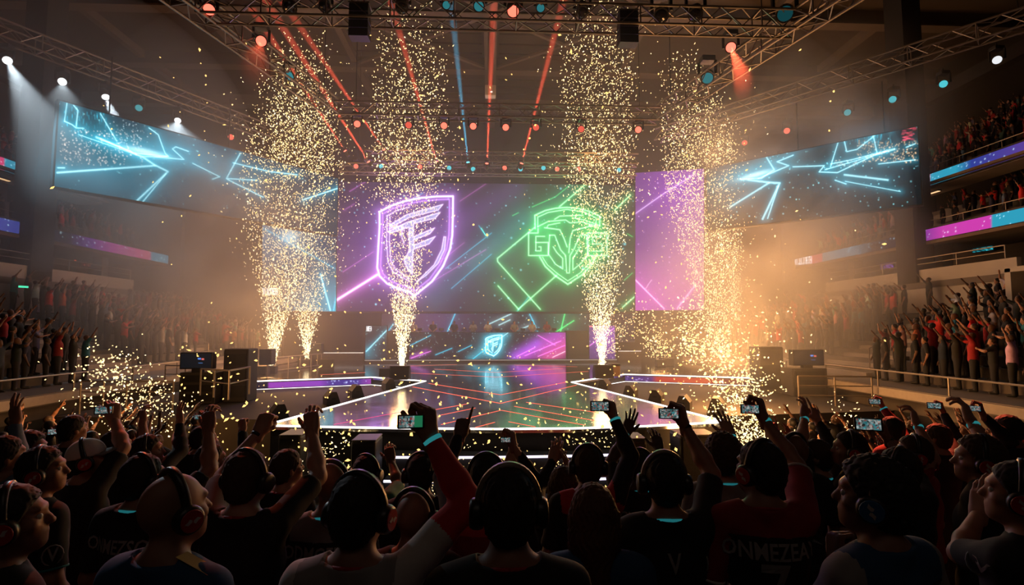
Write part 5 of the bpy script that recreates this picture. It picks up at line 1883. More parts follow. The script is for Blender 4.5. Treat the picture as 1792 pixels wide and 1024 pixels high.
def near_person(S):
    """S: one spectator described by where the photograph shows the head, at what distance, and what the arms do"""
    px, py = S['head']
    d = S['d']
    hc = np.array(PY(px, py, d))
    yaw = R(S.get('body', S.get('yaw', 0) * 0.5))
    gz = zfloor(d)
    tall = (hc[2] - gz) / 1.635 * 1.75
    sc = S.get('sc', 1.0)
    k_draw = 1.75 * sc
    legs_stretch = hc[2] - 1.635 * sc       # where the feet would be for a person of this size
    root = thing('person', S['label'], 'person', (hc[0], hc[1], gz))
    cy_, sy_ = math.cos(yaw), math.sin(yaw)
    fo_ = (0.015 + S.get('lean', 0.0)) * sc
    base = V3(hc[0] + sy_ * fo_, hc[1] - cy_ * fo_, legs_stretch)
    fig = Figure(base, yaw, k_draw, head_yaw=R(S.get('yaw', 0)) - yaw, head_pitch=R(S.get('pitch', 6)), lean=S.get('lean', 0.0), wide=S.get('wide', 1.0))
    h = 0.0085 if d < 2.2 else (0.0105 if d < 3.2 else 0.013)
    hh = 0.0042 if d < 3.2 else 0.0052
    for side, key in ((-1, 'L'), (1, 'R')):
        a = S.get(key)
        if a is None:
            fig.arm(side)
        else:
            wpx, wpy = a['at']
            if 'dy' in a:
                w = np.array(PY(wpx, wpy, d + a['dy']))
            else:               # reach forward until the arm is nearly straight
                sh = fig.W(side * 0.165, fig.lean * .9 - 0.012, 1.46)
                best = None
                for dy_ in np.linspace(-0.05, 0.6, 40):
                    w_ = np.array(PY(wpx, wpy, d + dy_))
                    q_ = abs(np.linalg.norm(w_ - sh) - 0.56 * sc * a.get('reach', 0.93))
                    if best is None or q_ < best[0] - 1e-6:
                        best = (q_, w_)
                w = best[1]
            pole = a.get('pole')
            fig.arm(side, w, a.get('pose', 'open'), None if a.get('palm') is None else V3(*a['palm']), None if a.get('fdir') is None else V3(*a['fdir']), None if pole is None else V3(*pole), a.get('lift', 1.0))
    # legs end on the terrace: squeeze or stretch the part below the hips
    leg = fig.legs_p()
    feet = fig.feet_p()
    hz = base[2] + 0.90 * sc

    def drop(P, zlow):
        s_ = (hz - gz) / (hz - base[2])
        o_ = []
        for p in P:
            a_, b_ = p[1].copy(), p[2].copy()
            for v in (a_, b_):
                v[2] = hz - (hz - v[2]) * s_ if not zlow else gz + 0.05
            o_.append(cone(a_, b_, p[3], p[4], p[5]))
        return o_
    leg, feet = drop(leg, False), drop(feet, True)
    prims = fig.torso() + fig.neck() + head_prims(fig.hc, fig.HM)
    # scale the head's own parts
    if abs(sc - 1) > 0.01:
        hp = []
        for p in head_prims(V3(0, 0, 0), np.eye(3)):
            if p[0] == 'e':
                hp.append(ell(fig.hc + fig.HM @ (p[1] * sc), p[2] * sc, p[5], fig.HM))
            else:
                hp.append(cone(fig.hc + fig.HM @ (p[1] * sc), fig.hc + fig.HM @ (p[2] * sc), p[3] * sc, p[4] * sc, p[5]))
        prims = fig.torso() + fig.neck() + hp
    for side in (-1, 1):
        prims += fig.arm_prims(side)
    prims += leg + feet
    parts = [skin(prims, h)]
    for side in (-1, 1):
        parts.append(fig.hand(side, hh))
    V, Q = join(parts)
    body = raw_mesh('body', V, Q, M_SKIN, root, True)
    body.color = (*SKINS[S.get('skin', 'tan')], 1)
    # shirt
    kind = S.get('shirt', ('black', 'black'))
    torso_c, sleeve_c = kind[0], kind[1]
    yoke_c = kind[2] if len(kind) > 2 else torso_c
    slv = S.get('sleeve', 'short')
    cuts = [lambda X: (hz - 0.10) - X[:, 2]]
    nb = fig.W(0, fig.lean * .95 - 0.012, 1.485)
    cuts.append(lambda X: 0.066 * sc - np.sqrt(((X - nb - V3(0, 0, 0.02 * sc)) ** 2).sum(-1)) if True else None)
    cuts.append(lambda X: np.where(np.hypot(X[:, 0] - nb[0], X[:, 1] - nb[1]) < 0.095 * sc, X[:, 2] - (nb[2] + 0.012 * sc), -1.0))
    P = fig.torso()
    arm_idx = []
    sp = []
    SL = {}
    for side, key in ((-1, 'L'), (1, 'R')):
        a = fig.arms[side]
        s_ = (S.get(key) or {}).get('sleeve', slv)
        SL[side] = s_
        if s_ == 'short':
            e = a['sh'] * 0.22 + a['el'] * 0.78
            sp.append(cone(a['sh'], e, 0.064 * sc, 0.060 * sc, 0.03))
        else:
            m_ = a['el'] * 0.68 + a['wr'] * 0.32
            e = a['el'] * 0.08 + a['wr'] * 0.92
            sp += [cone(a['sh'], a['el'], 0.064 * sc, 0.052 * sc, 0.03), cone(a['el'], m_, 0.052 * sc, 0.050 * sc, 0.02), cone(m_, e, 0.050 * sc, 0.036 * sc, 0.02)]
        dd = unit(a['el'] - a['sh']) if s_ == 'short' else unit(a['wr'] - a['el'])
        e2 = e + dd * 0.02 * sc
        ra = 0.10

        def cut(X, e2=e2, dd=dd):
            q = X - e2
            along = q @ dd
            rad = np.sqrt(np.maximum(0, (q * q).sum(-1) - along ** 2))
            return np.where((along > -0.02) & (along < 0.12) & (rad < 0.12), along, -1.0)
        cuts.append(cut)
    shirt = raw_mesh('shirt', *skin_grown(P, sp, h, cuts, px), None, root, True)
    me = shirt.data
    for c_ in (torso_c, sleeve_c, yoke_c):
        me.materials.append(MATS['cloth_' + c_])
    sv = np.empty(len(me.vertices) * 3, np.float32)
    me.vertices.foreach_get('co', sv)
    off = np.array(root.location)
    sv = sv.reshape(-1, 3) + off
    sq = np.empty(len(me.polygons) * 4, np.int32)
    me.polygons.foreach_get('vertices', sq)
    sq = sq.reshape(-1, 4)
    cen = sv[sq].mean(1)
    lc = (cen - fig.base) @ fig.M / sc
    dt = np.min([prim_sd(p, cen) for p in P], 0)
    ds = np.min([prim_sd(p, cen) for p in sp], 0)
    mi = np.zeros(len(cen), np.int32)
    mi[(ds < dt - 0.012) & (np.abs(lc[:, 0]) > 0.15)] = 1
    if S.get('sleeve_c'):
        me.materials.append(MATS['cloth_' + S['sleeve_c']])
        a_ = fig.arms[1]
        dd_ = np.minimum(prim_sd(cone(a_['el'], a_['wr'], 0.05, 0.04), cen), prim_sd(cone(a_['sh'] * .25 + a_['el'] * .75, a_['el'], 0.06, 0.05), cen))
        mi[dd_ < 0.02] = 3
    mi[(mi == 0) & (lc[:, 2] > 1.385)] = 2
    me.polygons.foreach_set('material_index', mi)
    # trousers and shoes
    tv = skin(leg + [ell(fig.W(0, 0, 0.95), V3(0.172, 0.128, 0.10) * sc, 0.05, fig.M)], max(h, 0.016), (lambda X: X[:, 2] - (hz + 0.06),), grow=0.014)
    raw_mesh('trousers', *tv, MATS['cloth_' + S['legs']] if S.get('legs') else M_TRO, root, True)
    for p in feet:
        raw_mesh('shoe', *skin([p], 0.014, grow=0.012), M_SHOE, root, True)
    # trims
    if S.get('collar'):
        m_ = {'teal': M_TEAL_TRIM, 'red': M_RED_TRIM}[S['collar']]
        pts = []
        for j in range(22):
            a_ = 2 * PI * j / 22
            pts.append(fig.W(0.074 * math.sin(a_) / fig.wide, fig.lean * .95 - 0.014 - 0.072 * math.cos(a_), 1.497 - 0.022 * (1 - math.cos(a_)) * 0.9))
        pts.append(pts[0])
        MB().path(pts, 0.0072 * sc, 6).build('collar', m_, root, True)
    for side, key in ((-1, 'L'), (1, 'R')):
        a = fig.arms[side]
        if SL[side] == 'short' and S.get('cuff'):
            e = a['sh'] * 0.20 + a['el'] * 0.80
            ring_on(a['sh'], a['el'], 0.83, 0.062 * sc, 0.012, 'cuff', {'teal': MATS['cloth_teal'], 'red': MATS['cloth_red'], 'white': MATS['cloth_white']}[S['cuff']], root)
        sp_ = S.get(key) or {}
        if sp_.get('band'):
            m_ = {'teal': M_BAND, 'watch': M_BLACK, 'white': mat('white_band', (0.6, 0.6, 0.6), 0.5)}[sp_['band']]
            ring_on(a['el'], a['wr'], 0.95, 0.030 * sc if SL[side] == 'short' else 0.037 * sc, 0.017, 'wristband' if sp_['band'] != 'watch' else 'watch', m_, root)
    if S.get('hair', 'short') != 'bald':
        st, hcx = S.get('hair', 'short'), S.get('haircol', 'black')
        if st == 'cap':
            add_hair(fig, root, 'buzz', hcx, h)
            add_cap(fig, root)
        else:
            add_hair(fig, root, st, hcx, min(h, 0.009))
    if abs(S.get('yaw', 0)) > 40:
        add_eye(fig, root)
    if S.get('phones'):
        add_headphones(fig, root, S['phones'], S.get('bandc', 'dark'))
    back = fig.M @ V3(0, -1, 0)
    right = fig.M @ V3(1, 0, 0)
    if S.get('name'):
        text_on(sv, sq, S['name'], fig.W(0, -0.1, 1.33), right, V3(0, 0, 1), back, 0.075 * sc * S.get('tsize', 1.0), 'name_lettering', root)
    if S.get('num'):
        text_on(sv, sq, S['num'], fig.W(0, -0.1, 1.16), right, V3(0, 0, 1), back, 0.26 * sc, 'number', root)
    if S.get('badge'):
        side = S['badge']
        a = fig.arms[side]
        c = a['sh'] * 0.45 + a['el'] * 0.55
        outw = unit(fig.M @ V3(side, -0.55, 0.0))
        rgt = unit(np.cross(V3(0, 0, 1), outw))
        text_on(sv, sq, 'V', c, rgt, V3(0, 0, 1), outw, 0.07 * sc, 'sleeve_badge', root)
        ring = MB()
        ring.path([c + outw * 0.066 * sc + rgt * 0.042 * math.cos(t_) + V3(0, 0, 1) * 0.05 * math.sin(t_) for t_ in np.linspace(0, 2 * PI, 15)], 0.0035, 5)
        ring.build('badge_ring', M_INK, root)
    if S.get('stripe'):
        side = S['stripe'][0]
        a, b = fig.W(side * 0.085, -0.03, 1.515), fig.W(side * 0.20, -0.02, 1.475)
        w_ = fig.M @ V3(0, 1, 0) * 0.022
        MB().add([a - w_ + V3(0, 0, .006), b - w_, b + w_, a + w_ + V3(0, 0, .006)], [(0, 1, 2, 3)]).build('shoulder_stripe', mat('yellow_stripe', (0.45, 0.33, 0.10), 0.7), root)
    return root, fig


def skin_grown(P, sp, h, cuts, seed):
    Q = []
    for p in P:
        if p[0] == 'e':
            Q.append(('e', p[1], p[2] + 0.012, p[3], None, p[5]))
        else:
            Q.append(('c', p[1], p[2], p[3] + 0.010, p[4] + 0.010, p[5]))
    return skin(Q + sp, h, cuts, wrinkle=0.0032, seed=seed)


# ---------------------------------------------------------------- phones in raised hands
def phone(fig, side, label, w_px, pxc, tint=0):
    """a phone held sideways by the hand of the given side, its lit display towards the people behind"""
    a = fig.arms[side]
    d = float(a['wr'][1]) - 0.039
    c = PY(pxc[0], pxc[1], d)
    w = w_px / F_PX * d
    hgt = w * 0.52
    o = thing('phone', label, 'phone', c)
    o.rotation_euler = (R(-8), 0, math.atan2(c.x, c.y) * -0.6)
    MB().bevel_box((0, 0.006, 0), (w, 0.010, hgt), 0.004).build('body', mat('phone_body', (0.01, 0.01, 0.012), 0.3), o, local=True)

    def pt(img, P):
        rng = np.random.default_rng(40 + tint)
        img += np.array((0.10, 0.16, 0.16))
        for _ in range(90):
            x, y = rng.uniform(0, 1), rng.uniform(0, 1)
            s = ((P[:, 0] - x) / rng.uniform(.02, .07)) ** 2 + ((P[:, 1] - y) / rng.uniform(.04, .14)) ** 2 < 1
            img[s] = np.array([(0.45, 0.55, 0.55), (0.03, 0.05, 0.05), (0.30, 0.05, 0.05), (0.05, 0.30, 0.34), (0.55, 0.45, 0.40)][rng.integers(5)]) * rng.uniform(.4, 1.1)
        if tint == 0:
            s = P[:, 0] > 0.66
            img[s] = np.array((0.02, 0.20, 0.09))
    grid_display('display', (-w * .43, -0.0004, hgt * .40), (w * .43, -0.0004, hgt * .40), (w * .43, -0.0004, -hgt * .40), (-w * .43, -0.0004, -hgt * .40), 60, 32, pt, None, m=led('phone_display', 0.7), px=lambda u, v: np.stack([u, v], 1)).parent = o
    return o
# ================================================================= the people nearest the camera
UPR, UPL = (-0.8, 0.6, 0), (0.8, 0.6, 0)
NEAR = [
    dict(id=1, head=(22, 912), d=2.0, yaw=-62, skin='tan', phones='red', shirt=('black', 'black'), haircol='black', label='dark-haired spectator in red-cup headphones at the lower left corner, looking right'),
    dict(id=2, head=(75, 824), d=3.0, yaw=-68, skin='tan', phones='red', shirt=('black', 'black'), cuff='teal', badge=1, collar='teal', haircol='black', body=-25, label='spectator in black jersey with round sleeve badge and teal cuff, beside the lower left corner'),
    dict(id=3, head=(155, 803), d=3.5, yaw=-62, pitch=16, skin='pale', phones='red', hair='cap', haircol='black', shirt=('black', 'black'), R=dict(at=(200, 734), pose='grip', palm=UPR, fdir=(-0.15, 0.05, 1)), phone=(26, (181, 718), 1, 'phone held up above the man in the pale cap'), label='spectator in a pale baseball cap and red-cup headphones, filming'),
    dict(id=4, head=(52, 787), d=4.0, yaw=-75, skin='tan', phones='red', hair='full', shirt=('black', 'black'), label='bushy-haired spectator in profile with headphones, behind the one with the sleeve badge'),
    dict(id=5, head=(204, 783), d=4.3, yaw=-70, skin='pale', phones='red', shirt=('black', 'black'), R=dict(at=(250, 740), pose='claw'), label='spectator in profile raising a spread hand, right of the pale cap'),
    dict(id=6, head=(259, 790), d=4.3, yaw=-68, skin='pale', phones='red', shirt=('black', 'black'), R=dict(at=(314, 742), pose='open', sleeve='long'), label='spectator in profile with a long black sleeve raised, third head right of the pale cap'),
    dict(id=7, head=(250, 838), d=2.9, yaw=-22, skin='tan', phones='black', shirt=('black', 'black'), collar='teal', name='ONMEZSON', num='0', R=dict(at=(365, 752), pose='claw'), label='spectator in black jersey lettered ONMEZSON, bare arm raised, teal collar'),
    dict(id=8, head=(305, 893), d=1.8, yaw=-34, skin='tan', hair='bald', phones='red', shirt=('navy', 'blue', 'blue'), stripe=(1,), label='bald spectator in blue jersey with a yellow shoulder stripe and red-cup headphones'),
    dict(id=9, head=(370, 807), d=4.1, yaw=-58, skin='pale', phones='red', shirt=('black', 'black'), collar='teal', R=dict(at=(424, 756), pose='fist', sleeve='long'), label='dark-haired spectator in headphones raising a small fist in a long black sleeve'),
    dict(id=10, head=(433, 838), d=2.45, yaw=-15, skin='pale', phones='black', hair='short', haircol='brown', shirt=('black', 'black'), collar='red', num='8', L=dict(at=(452, 758), pose='fist', band='watch'), R=dict(at=(546, 756), pose='claw'), label='spectator with both arms raised, a fist with a watch and a spread hand'),
    dict(id=11, head=(503, 820), d=3.7, yaw=-45, skin='pale', hair='short', haircol='brown', shirt=('black', 'black'), collar='red', label='brown-haired spectator without headphones, half hidden by the raised bare arm'),
    dict(id=12, head=(580, 850), d=2.85, yaw=-4, skin='tan', hair='bald', phones='black', shirt=('black', 'black', 'grey'), collar='teal', name='ODMGEJEBA', label='bald spectator in black headphones with glowing collar, jersey lettered ODMGEJEBA'),
    dict(id=13, head=(629, 897), d=1.78, yaw=-16, skin='tan', phones='red', haircol='black', shirt=('black', 'white', 'grey'), collar='red', sleeve='short', wide=1.0, R=dict(at=(753, 766), pose='grip', palm=UPR, fdir=(-0.15, 0.05, 1), band='teal', sleeve='long', dy=0.16, pole=(0.8, -0.2, -0.8)), phone=(46, (719, 738), 0, 'large phone held up before the middle of the stage, green picture'), sleeve_c='red', label='spectator in white and black jersey filming with the largest phone, red sleeve'),
    dict(id=14, head=(724, 905), d=2.5, yaw=-8, skin='tan', hair='bald', phones='black', shirt=('black', 'black'), label='bald spectator in headphones, low between the filming arm and its owner'),
    dict(id=15, head=(641, 828), d=3.8, yaw=-12, skin='brown', phones='black', haircol='black', shirt=('black', 'green'), R=dict(at=(684, 806), pose='claw'), label='dark-haired spectator left of centre raising a bare forearm, green cuff'),
    dict(id=16, head=(737, 829), d=3.35, yaw=0, skin='brown', phones='black', haircol='black', shirt=('black', 'black'), label='spectator in black with plain black headphones, right under the violet shield'),
    dict(id=18, head=(851, 838), d=2.75, yaw=-2, skin='brown', phones='black', haircol='black', shirt=('darkred', 'black', 'red'), L=dict(at=(804, 764), pose='point', sleeve='long'), label='spectator in red shirt pointing one finger up, behind the central head'),
    dict(id=19, head=(890, 890), d=1.62, yaw=0, skin='tan', phones='black', haircol='black', bandc='tan', hair='short', shirt=('black', 'black'), collar='red', label='spectator nearest the camera in the middle, seen from behind in large headphones'),
    dict(id=20, head=(986, 851), d=3.5, yaw=0, skin='pale', hair='long', haircol='brown', shirt=('black', 'black'), sleeve='long', L=dict(at=(967, 806), pose='wave', sleeve='long'), R=dict(at=(994, 814), pose='wave', palm=(-1, 0.2, 0)), label='long-haired woman raising both hands, beside the red and black jacket'),
    dict(id=21, head=(1029, 816), d=3.2, yaw=-4, skin='pale', phones='black', haircol='brown', shirt=('black', 'black', 'red'), R=dict(at=(1075, 732), pose='grip', palm=UPR, fdir=(-0.15, 0.05, 1), band='teal', sleeve='long'), phone=(34, (1050, 711), 2, 'phone held by the long black sleeve, right of the green reflection'), label='spectator in red and black jacket filming with a long black sleeve'),
    dict(id=22, head=(1038, 903), d=2.2, yaw=0, skin='pale', hair='long', haircol='auburn', shirt=('navy', 'blue', 'blue'), label='auburn long-haired woman in blue shirt, right of the central head'),
    dict(id=23, head=(1119, 818), d=3.7, yaw=-3, skin='dark', hair='buzz', phones='black', shirt=('black', 'black'), collar='teal', name='CNVZLKR', L=dict(at=(1096, 758), pose='open', band='teal', sleeve='short'), R=dict(at=(1154, 786), pose='wave', sleeve='long'), label='short-cropped spectator with teal collar between two filming people'),
    dict(id=24, head=(1162, 842), d=2.35, yaw=-6, skin='tan', phones='black', bandc='tan', haircol='black', shirt=('black', 'black', 'black'), collar='teal', name='V', tsize=1.2, R=dict(at=(1198, 746), pose='grip', palm=UPR, fdir=(-0.15, 0.05, 1), band='watch'), phone=(36, (1171, 724), 3, 'phone showing two figures, held by the bare arm right of centre'), label='spectator in tan-banded headphones and glowing teal collar filming with a bare arm'),
    dict(id=25, head=(1264, 798), d=3.1, yaw=-4, skin='pale', hair='curly', haircol='brown', phones='black', shirt=('black', 'grey', 'grey'), collar='teal', name='MNXZEBAV', R=dict(at=(1279, 764), pose='open', band='teal'), label='curly-haired spectator in grey-shouldered jersey, open hand against the sparks'),
    dict(id=26, head=(1330, 822), d=2.3, yaw=26, body=-10, skin='tan', phones='red', haircol='black', shirt=('black', 'darkred', 'darkred'), collar='red', name='ONMEZEAY', num='7', cuff='white', badge=-1, R=dict(at=(1337, 735), pose='grip', palm=UPR, fdir=(-0.15, 0.05, 1), band='teal'), phone=(32, (1313, 716), 4, 'phone dark against the burst of sparks on the right'), label='spectator in red and black jersey number 7 filming before the sparks'),
    dict(id=27, head=(1389, 792), d=3.5, yaw=8, skin='brown', hair='bald', phones='black', shirt=('black', 'black'), collar='teal', label='bald spectator with teal collar, right of the number 7 jersey'),
    dict(id=28, head=(1428, 800), d=3.8, yaw=55, skin='pale', haircol='brown', shirt=('black', 'black'), legs='khaki', collar='teal', L=dict(at=(1408, 732), pose='wave', band='teal'), R=dict(at=(1432, 738), pose='point', sleeve='long'), label='spectator in black with khaki trousers raising both arms, one hand spread'),
    dict(id=29, head=(1486, 787), d=3.6, yaw=70, skin='pale', phones='red', haircol='black', shirt=('black', 'black'), label='dark-haired spectator in profile with red-cup headphones, under the largest right phone'),
    dict(id=30, head=(1527, 872), d=1.75, yaw=50, body=18, skin='tan', hair='curly', haircol='black', phones='blue', bandc='tan', shirt=('black', 'grey', 'blue'), L=dict(at=(1462, 985), pose='fist', dy=0.25, lift=0.0, palm=(1, 0, 0), fdir=(0.1, 0.1, 1), pole=(-0.6, -0.2, -1)), label='curly-haired spectator in blue-cup headphones and grey jersey, fist before the chest'),
    dict(id=31, head=(1598, 795), d=3.5, yaw=70, skin='pale', phones='red', haircol='brown', shirt=('darkred', 'black'), collar='red', L=dict(at=(1606, 745), pose='claw', band='teal'), label='spectator in dark red shirt with an arm raised before the face'),
    dict(id=32, head=(1712, 806), d=2.7, yaw=62, skin='pale', phones='red', hair='full', haircol='brown', shirt=('black', 'black'), L=dict(at=(1701, 740), pose='claw', band='teal'), label='spectator in profile with a large red ear cup, hand clawed above, toward the right edge'),
    dict(id=33, head=(1782, 866), d=2.0, yaw=48, body=20, skin='pale', phones='red', haircol='black', shirt=('black', 'black'), collar='teal', badge=-1, L=dict(at=(1712, 900), pose='wave', dy=0.3, lift=0.2, palm=(1, 0.3, 0), fdir=(0.25, 0, 1), pole=(-1, -0.2, -0.8)), label='spectator at the right edge with bent elbow and a hand before the face'),
    dict(id=34, head=(1572, 822), d=3.0, yaw=30, skin='tan', hair='short', haircol='black', phones='black', shirt=('black', 'black'), R=dict(at=(1553, 770), pose='grip', palm=UPR, fdir=(-0.15, 0.05, 1), band='watch'), phone=(44, (1520, 743), 5, 'largest phone on the right, bright picture of the crowd'), label='spectator filming with the largest phone on the right, watch on the wrist'),
    dict(id=35, head=(1560, 752), d=5.0, yaw=25, skin='tan', haircol='black', shirt=('darkred', 'darkred'), sleeve='long', R=dict(at=(1545, 714), pose='grip', palm=UPR, fdir=(-0.15, 0.05, 1), sleeve='long', band='teal'), phone=(19, (1531, 703), 6, 'small phone above a dark red sleeve, leftmost of the far right phones'), label='spectator in dark red long sleeves filming above the right crowd'),
    dict(id=36, head=(1640, 766), d=4.7, yaw=30, skin='tan', haircol='brown', shirt=('black', 'black'), R=dict(at=(1651, 723), pose='grip', palm=UPR, fdir=(-0.15, 0.05, 1), sleeve='long'), phone=(22, (1635, 710), 7, 'small phone with a pale picture, middle one of the far right phones'), label='spectator filming with black sleeve in the middle of the right crowd'),
    dict(id=37, head=(1762, 752), d=4.4, yaw=40, skin='tan', haircol='black', shirt=('black', 'black'), R=dict(at=(1720, 727), pose='grip', palm=UPR, fdir=(-0.15, 0.05, 1), sleeve='long'), phone=(20, (1705, 715), 8, 'small teal-lit phone, rightmost of the far right phones'), label='spectator in black filming near the right edge with a small teal-lit phone'),
    dict(id=38, head=(128, 752), d=4.9, yaw=-30, skin='tan', haircol='black', shirt=('black', 'black'), R=dict(at=(109, 767), pose='grip', palm=UPR, fdir=(-0.15, 0.05, 1), sleeve='long'), phone=(19, (95, 756), 9, 'small dim phone low in the left crowd, above the bushy hair'), label='spectator in black holding a dim phone low, above the pale cap'),
    dict(id=41, head=(8, 800), d=3.4, yaw=-35, skin='tan', haircol='black', shirt=('denim', 'denim'), sleeve='long', R=dict(at=(27, 742), pose='open', sleeve='long'), label='spectator at the left edge in a denim jacket raising a spread hand'),
    dict(id=42, head=(893, 856), d=3.9, yaw=0, skin='pale', haircol='brown', shirt=('black', 'black'), R=dict(at=(898, 781), pose='grip', palm=UPR, fdir=(-0.15, 0.05, 1), sleeve='long'), L=dict(at=(889, 815), pose='wave'), phone=(18, (885, 770), 10, 'small bright phone before the light strips, held over the central head'), label='spectator hidden behind the central head, filming with a small phone'),
    dict(id=43, head=(352, 768), d=5.6, yaw=-20, skin='tan', haircol='black', shirt=('black', 'black'), R=dict(at=(359, 739), pose='grip', palm=UPR, fdir=(-0.15, 0.05, 1)), phone=(15, (348, 730), 11, 'tiny phone beside the raised hand on the left'), label='spectator behind the raised bare arm on the left, holding a tiny phone'),
]
FIGS = {}
for S in NEAR:
    if S.get('sleeve_c'):
        pass
    root, fig = near_person(S)
    FIGS[S['id']] = fig
    if S.get('phone'):
        w_, c_, tint, lab = S['phone']
        phone(fig, 1, lab, w_, c_, tint)

# ================================================================= farther people: a few moulds, each copied with its own clothes
M_SKINF = tinted('skin_far', 0.6)


def skin_mat(k):
    return mat('skin_' + k, SKINS[k], 0.6)


def mould(seed, armsL, armsR, h, skin_k='tan', shorts=False, hands=True, lean=0.0):
    """a whole small figure in one mesh: materials 0 skin, 1 shirt (object colour), 2 trousers, 3 hair, 4 shoes"""
    rg = np.random.default_rng(seed)
    fig = Figure((0, 0, 0), 0.0, 1.75, head_yaw=R(rg.uniform(-25, 25)), head_pitch=R(rg.uniform(0, 15)), lean=lean)
    for side, a in ((-1, armsL), (1, armsR)):
        if a is None:
            fig.arm(side)
        else:
            fig.arm(side, V3(side * a[0], a[1], a[2]), a[3] if len(a) > 3 else 'wave', pole=V3(side, -0.2, -0.4))
    P_t, P_l, P_f = fig.torso(), fig.legs_p(), fig.feet_p()
    P_h = head_prims(fig.hc, fig.HM, jaw=h < 0.03) + fig.neck()
    P_a = fig.arm_prims(-1) + fig.arm_prims(1)
    P_u = [cone(fig.arms[s]['sh'], fig.arms[s]['sh'] * .3 + fig.arms[s]['el'] * .7, 0.062, 0.056, 0.03) for s in (-1, 1)]
    P_hair = [ell(fig.hc + fig.HM @ V3(0, -0.022, 0.034), V3(0.083, 0.100, 0.098), 0.01, fig.HM)]
    fat = lambda P, g: [(p[0], p[1], p[2] + g, p[3], p[4], p[5]) if p[0] == 'e' else ('c', p[1], p[2], p[3] + g, p[4] + g, p[5]) for p in P]
    hp = []
    if hands:
        for side in (-1, 1):
            a = fig.arms[side]
            fd = unit(a['wr'] - a['el'])
            hp += [cone(a['wr'], a['wr'] + fd * 0.10, 0.030, 0.036, 0.02), cone(a['wr'] + fd * .09, a['wr'] + fd * 0.17, 0.030, 0.018, 0.02)]
    t_ = fat(P_t, 0.014) + P_u
    l_ = fat(P_l, 0.018)
    allp = t_ + l_ + P_h + P_a + hp + P_f + P_hair
    V, Q = skin(allp, h)
    c = V[Q].mean(1)
    f = lambda P: np.min([prim_sd(p, c) for p in P], 0)
    D = np.stack([f(P_h + P_a + hp), f(t_) - 0.004, f(l_), f(P_hair) - 0.003, f(P_f) - 0.004], 1)
    hq = (c - fig.hc) @ fig.HM
    D[(hq[:, 1] > 0.045) & (hq[:, 2] < 0.06), 3] += 1.0
    return V, Q, D.argmin(1).astype(np.int32), fig


ARMS = [  # (left, right): x out, y forward, z up, pose
    ((0.22, 0.16, 1.86), (0.20, 0.14, 1.90)), (None, (0.22, 0.22, 1.92)), ((0.24, 0.20, 1.88), None), ((0.30, 0.10, 1.82), (0.34, 0.06, 1.80)), (None, (0.10, 0.32, 1.78)), ((0.05, 0.34, 1.40), (0.05, 0.34, 1.40)),
    (None, None), ((0.14, 0.26, 1.94), (0.14, 0.30, 1.60)), (None, (0.30, 0.28, 1.84)), ((0.26, 0.30, 1.80), (0.10, 0.3, 1.35)),
]
ARM_WORD = ['both arms up', 'right arm up', 'left arm up', 'arms spread wide', 'right arm forward', 'hands clasped in front', 'arms hanging', 'one arm high', 'right arm outstretched', 'left arm outstretched']


def template_mesh(name, V, Q, mi, skin_k, hair_k):
    o = raw_mesh(name, V, Q, None, None, True)
    for m_ in (skin_mat(skin_k), M_CLOTH, M_TRO, mat('hair_' + hair_k, HAIRS[hair_k], 0.6), M_SHOE):
        o.data.materials.append(m_)
    o.data.polygons.foreach_set('material_index', mi)
    return o


# ---- on the floor, between the near spectators and the stands
SK, HK = ['pale', 'tan', 'brown', 'dark', 'tan', 'pale'], ['black', 'brown', 'black', 'auburn', 'black', 'brown']
rg = np.random.default_rng(77)
FLOOR_T = []
for i, (a, b) in enumerate(ARMS):
    if i in (5, 6):
        continue
    V, Q, mi, fig = mould(i, a, b, 0.016, hands=False)
    VV, QQ, MI = [V], [Q], [mi]
    n0 = len(V)
    for side in (-1, 1):
        if fig.arms[side]['up']:
            fig.arms[side]['pose'] = ['open', 'fist', 'wave', 'horns', 'open', 'claw', 'wave', 'point', 'wave', 'open'][(i + (side > 0)) % 10]
        v, q = fig.hand(side, 0.0075)
        VV.append(v)
        QQ.append(q + n0)
        MI.append(np.zeros(len(q), np.int32))
        n0 += len(v)
    o = template_mesh('person', np.concatenate(VV), np.concatenate(QQ), np.concatenate(MI), SK[i % 6], HK[i % 6])
    FLOOR_T.append((o, i))
floor_spots = []
tries = 0
while len(floor_spots) < 74 and tries < 8000:
    tries += 1
    sx = -1 if rg.random() < 0.5 else 1
    y = rg.uniform(5.0, 13.6)
    x = sx * rg.uniform(3.0, 12.2)
    px, py = project([[x, y, zfloor(y) + 1.5]])[0]
    if not (-40 < px < 345 or 1385 < px < 1840):
        continue
    if y < 6.5 and rg.random() < 0.35:
        continue
    if any((x - p[0]) ** 2 + (y - p[1]) ** 2 < 0.52 ** 2 for p in floor_spots):
        continue
    if any((x - f.hc[0]) ** 2 + (y - f.hc[1]) ** 2 < 0.5 ** 2 for f in FIGS.values()):
        continue
    floor_spots.append((x, y, sx))
floor_spots.sort(key=lambda p: (p[2], p[1]))
COLS = [('black', 0.52), ('darkred', 0.10), ('red', 0.08), ('grey', 0.07), ('navy', 0.10), ('white', 0.04), ('teal', 0.03), ('orange', 0.02), ('denim', 0.04)]
CN, CW = [c for c, _ in COLS], np.array([w for _, w in COLS])
CW = CW / CW.sum()
WORD = {'darkred': 'maroon', 'denim': 'denim'}
cnt = {-1: 0, 1: 0}
used = set()
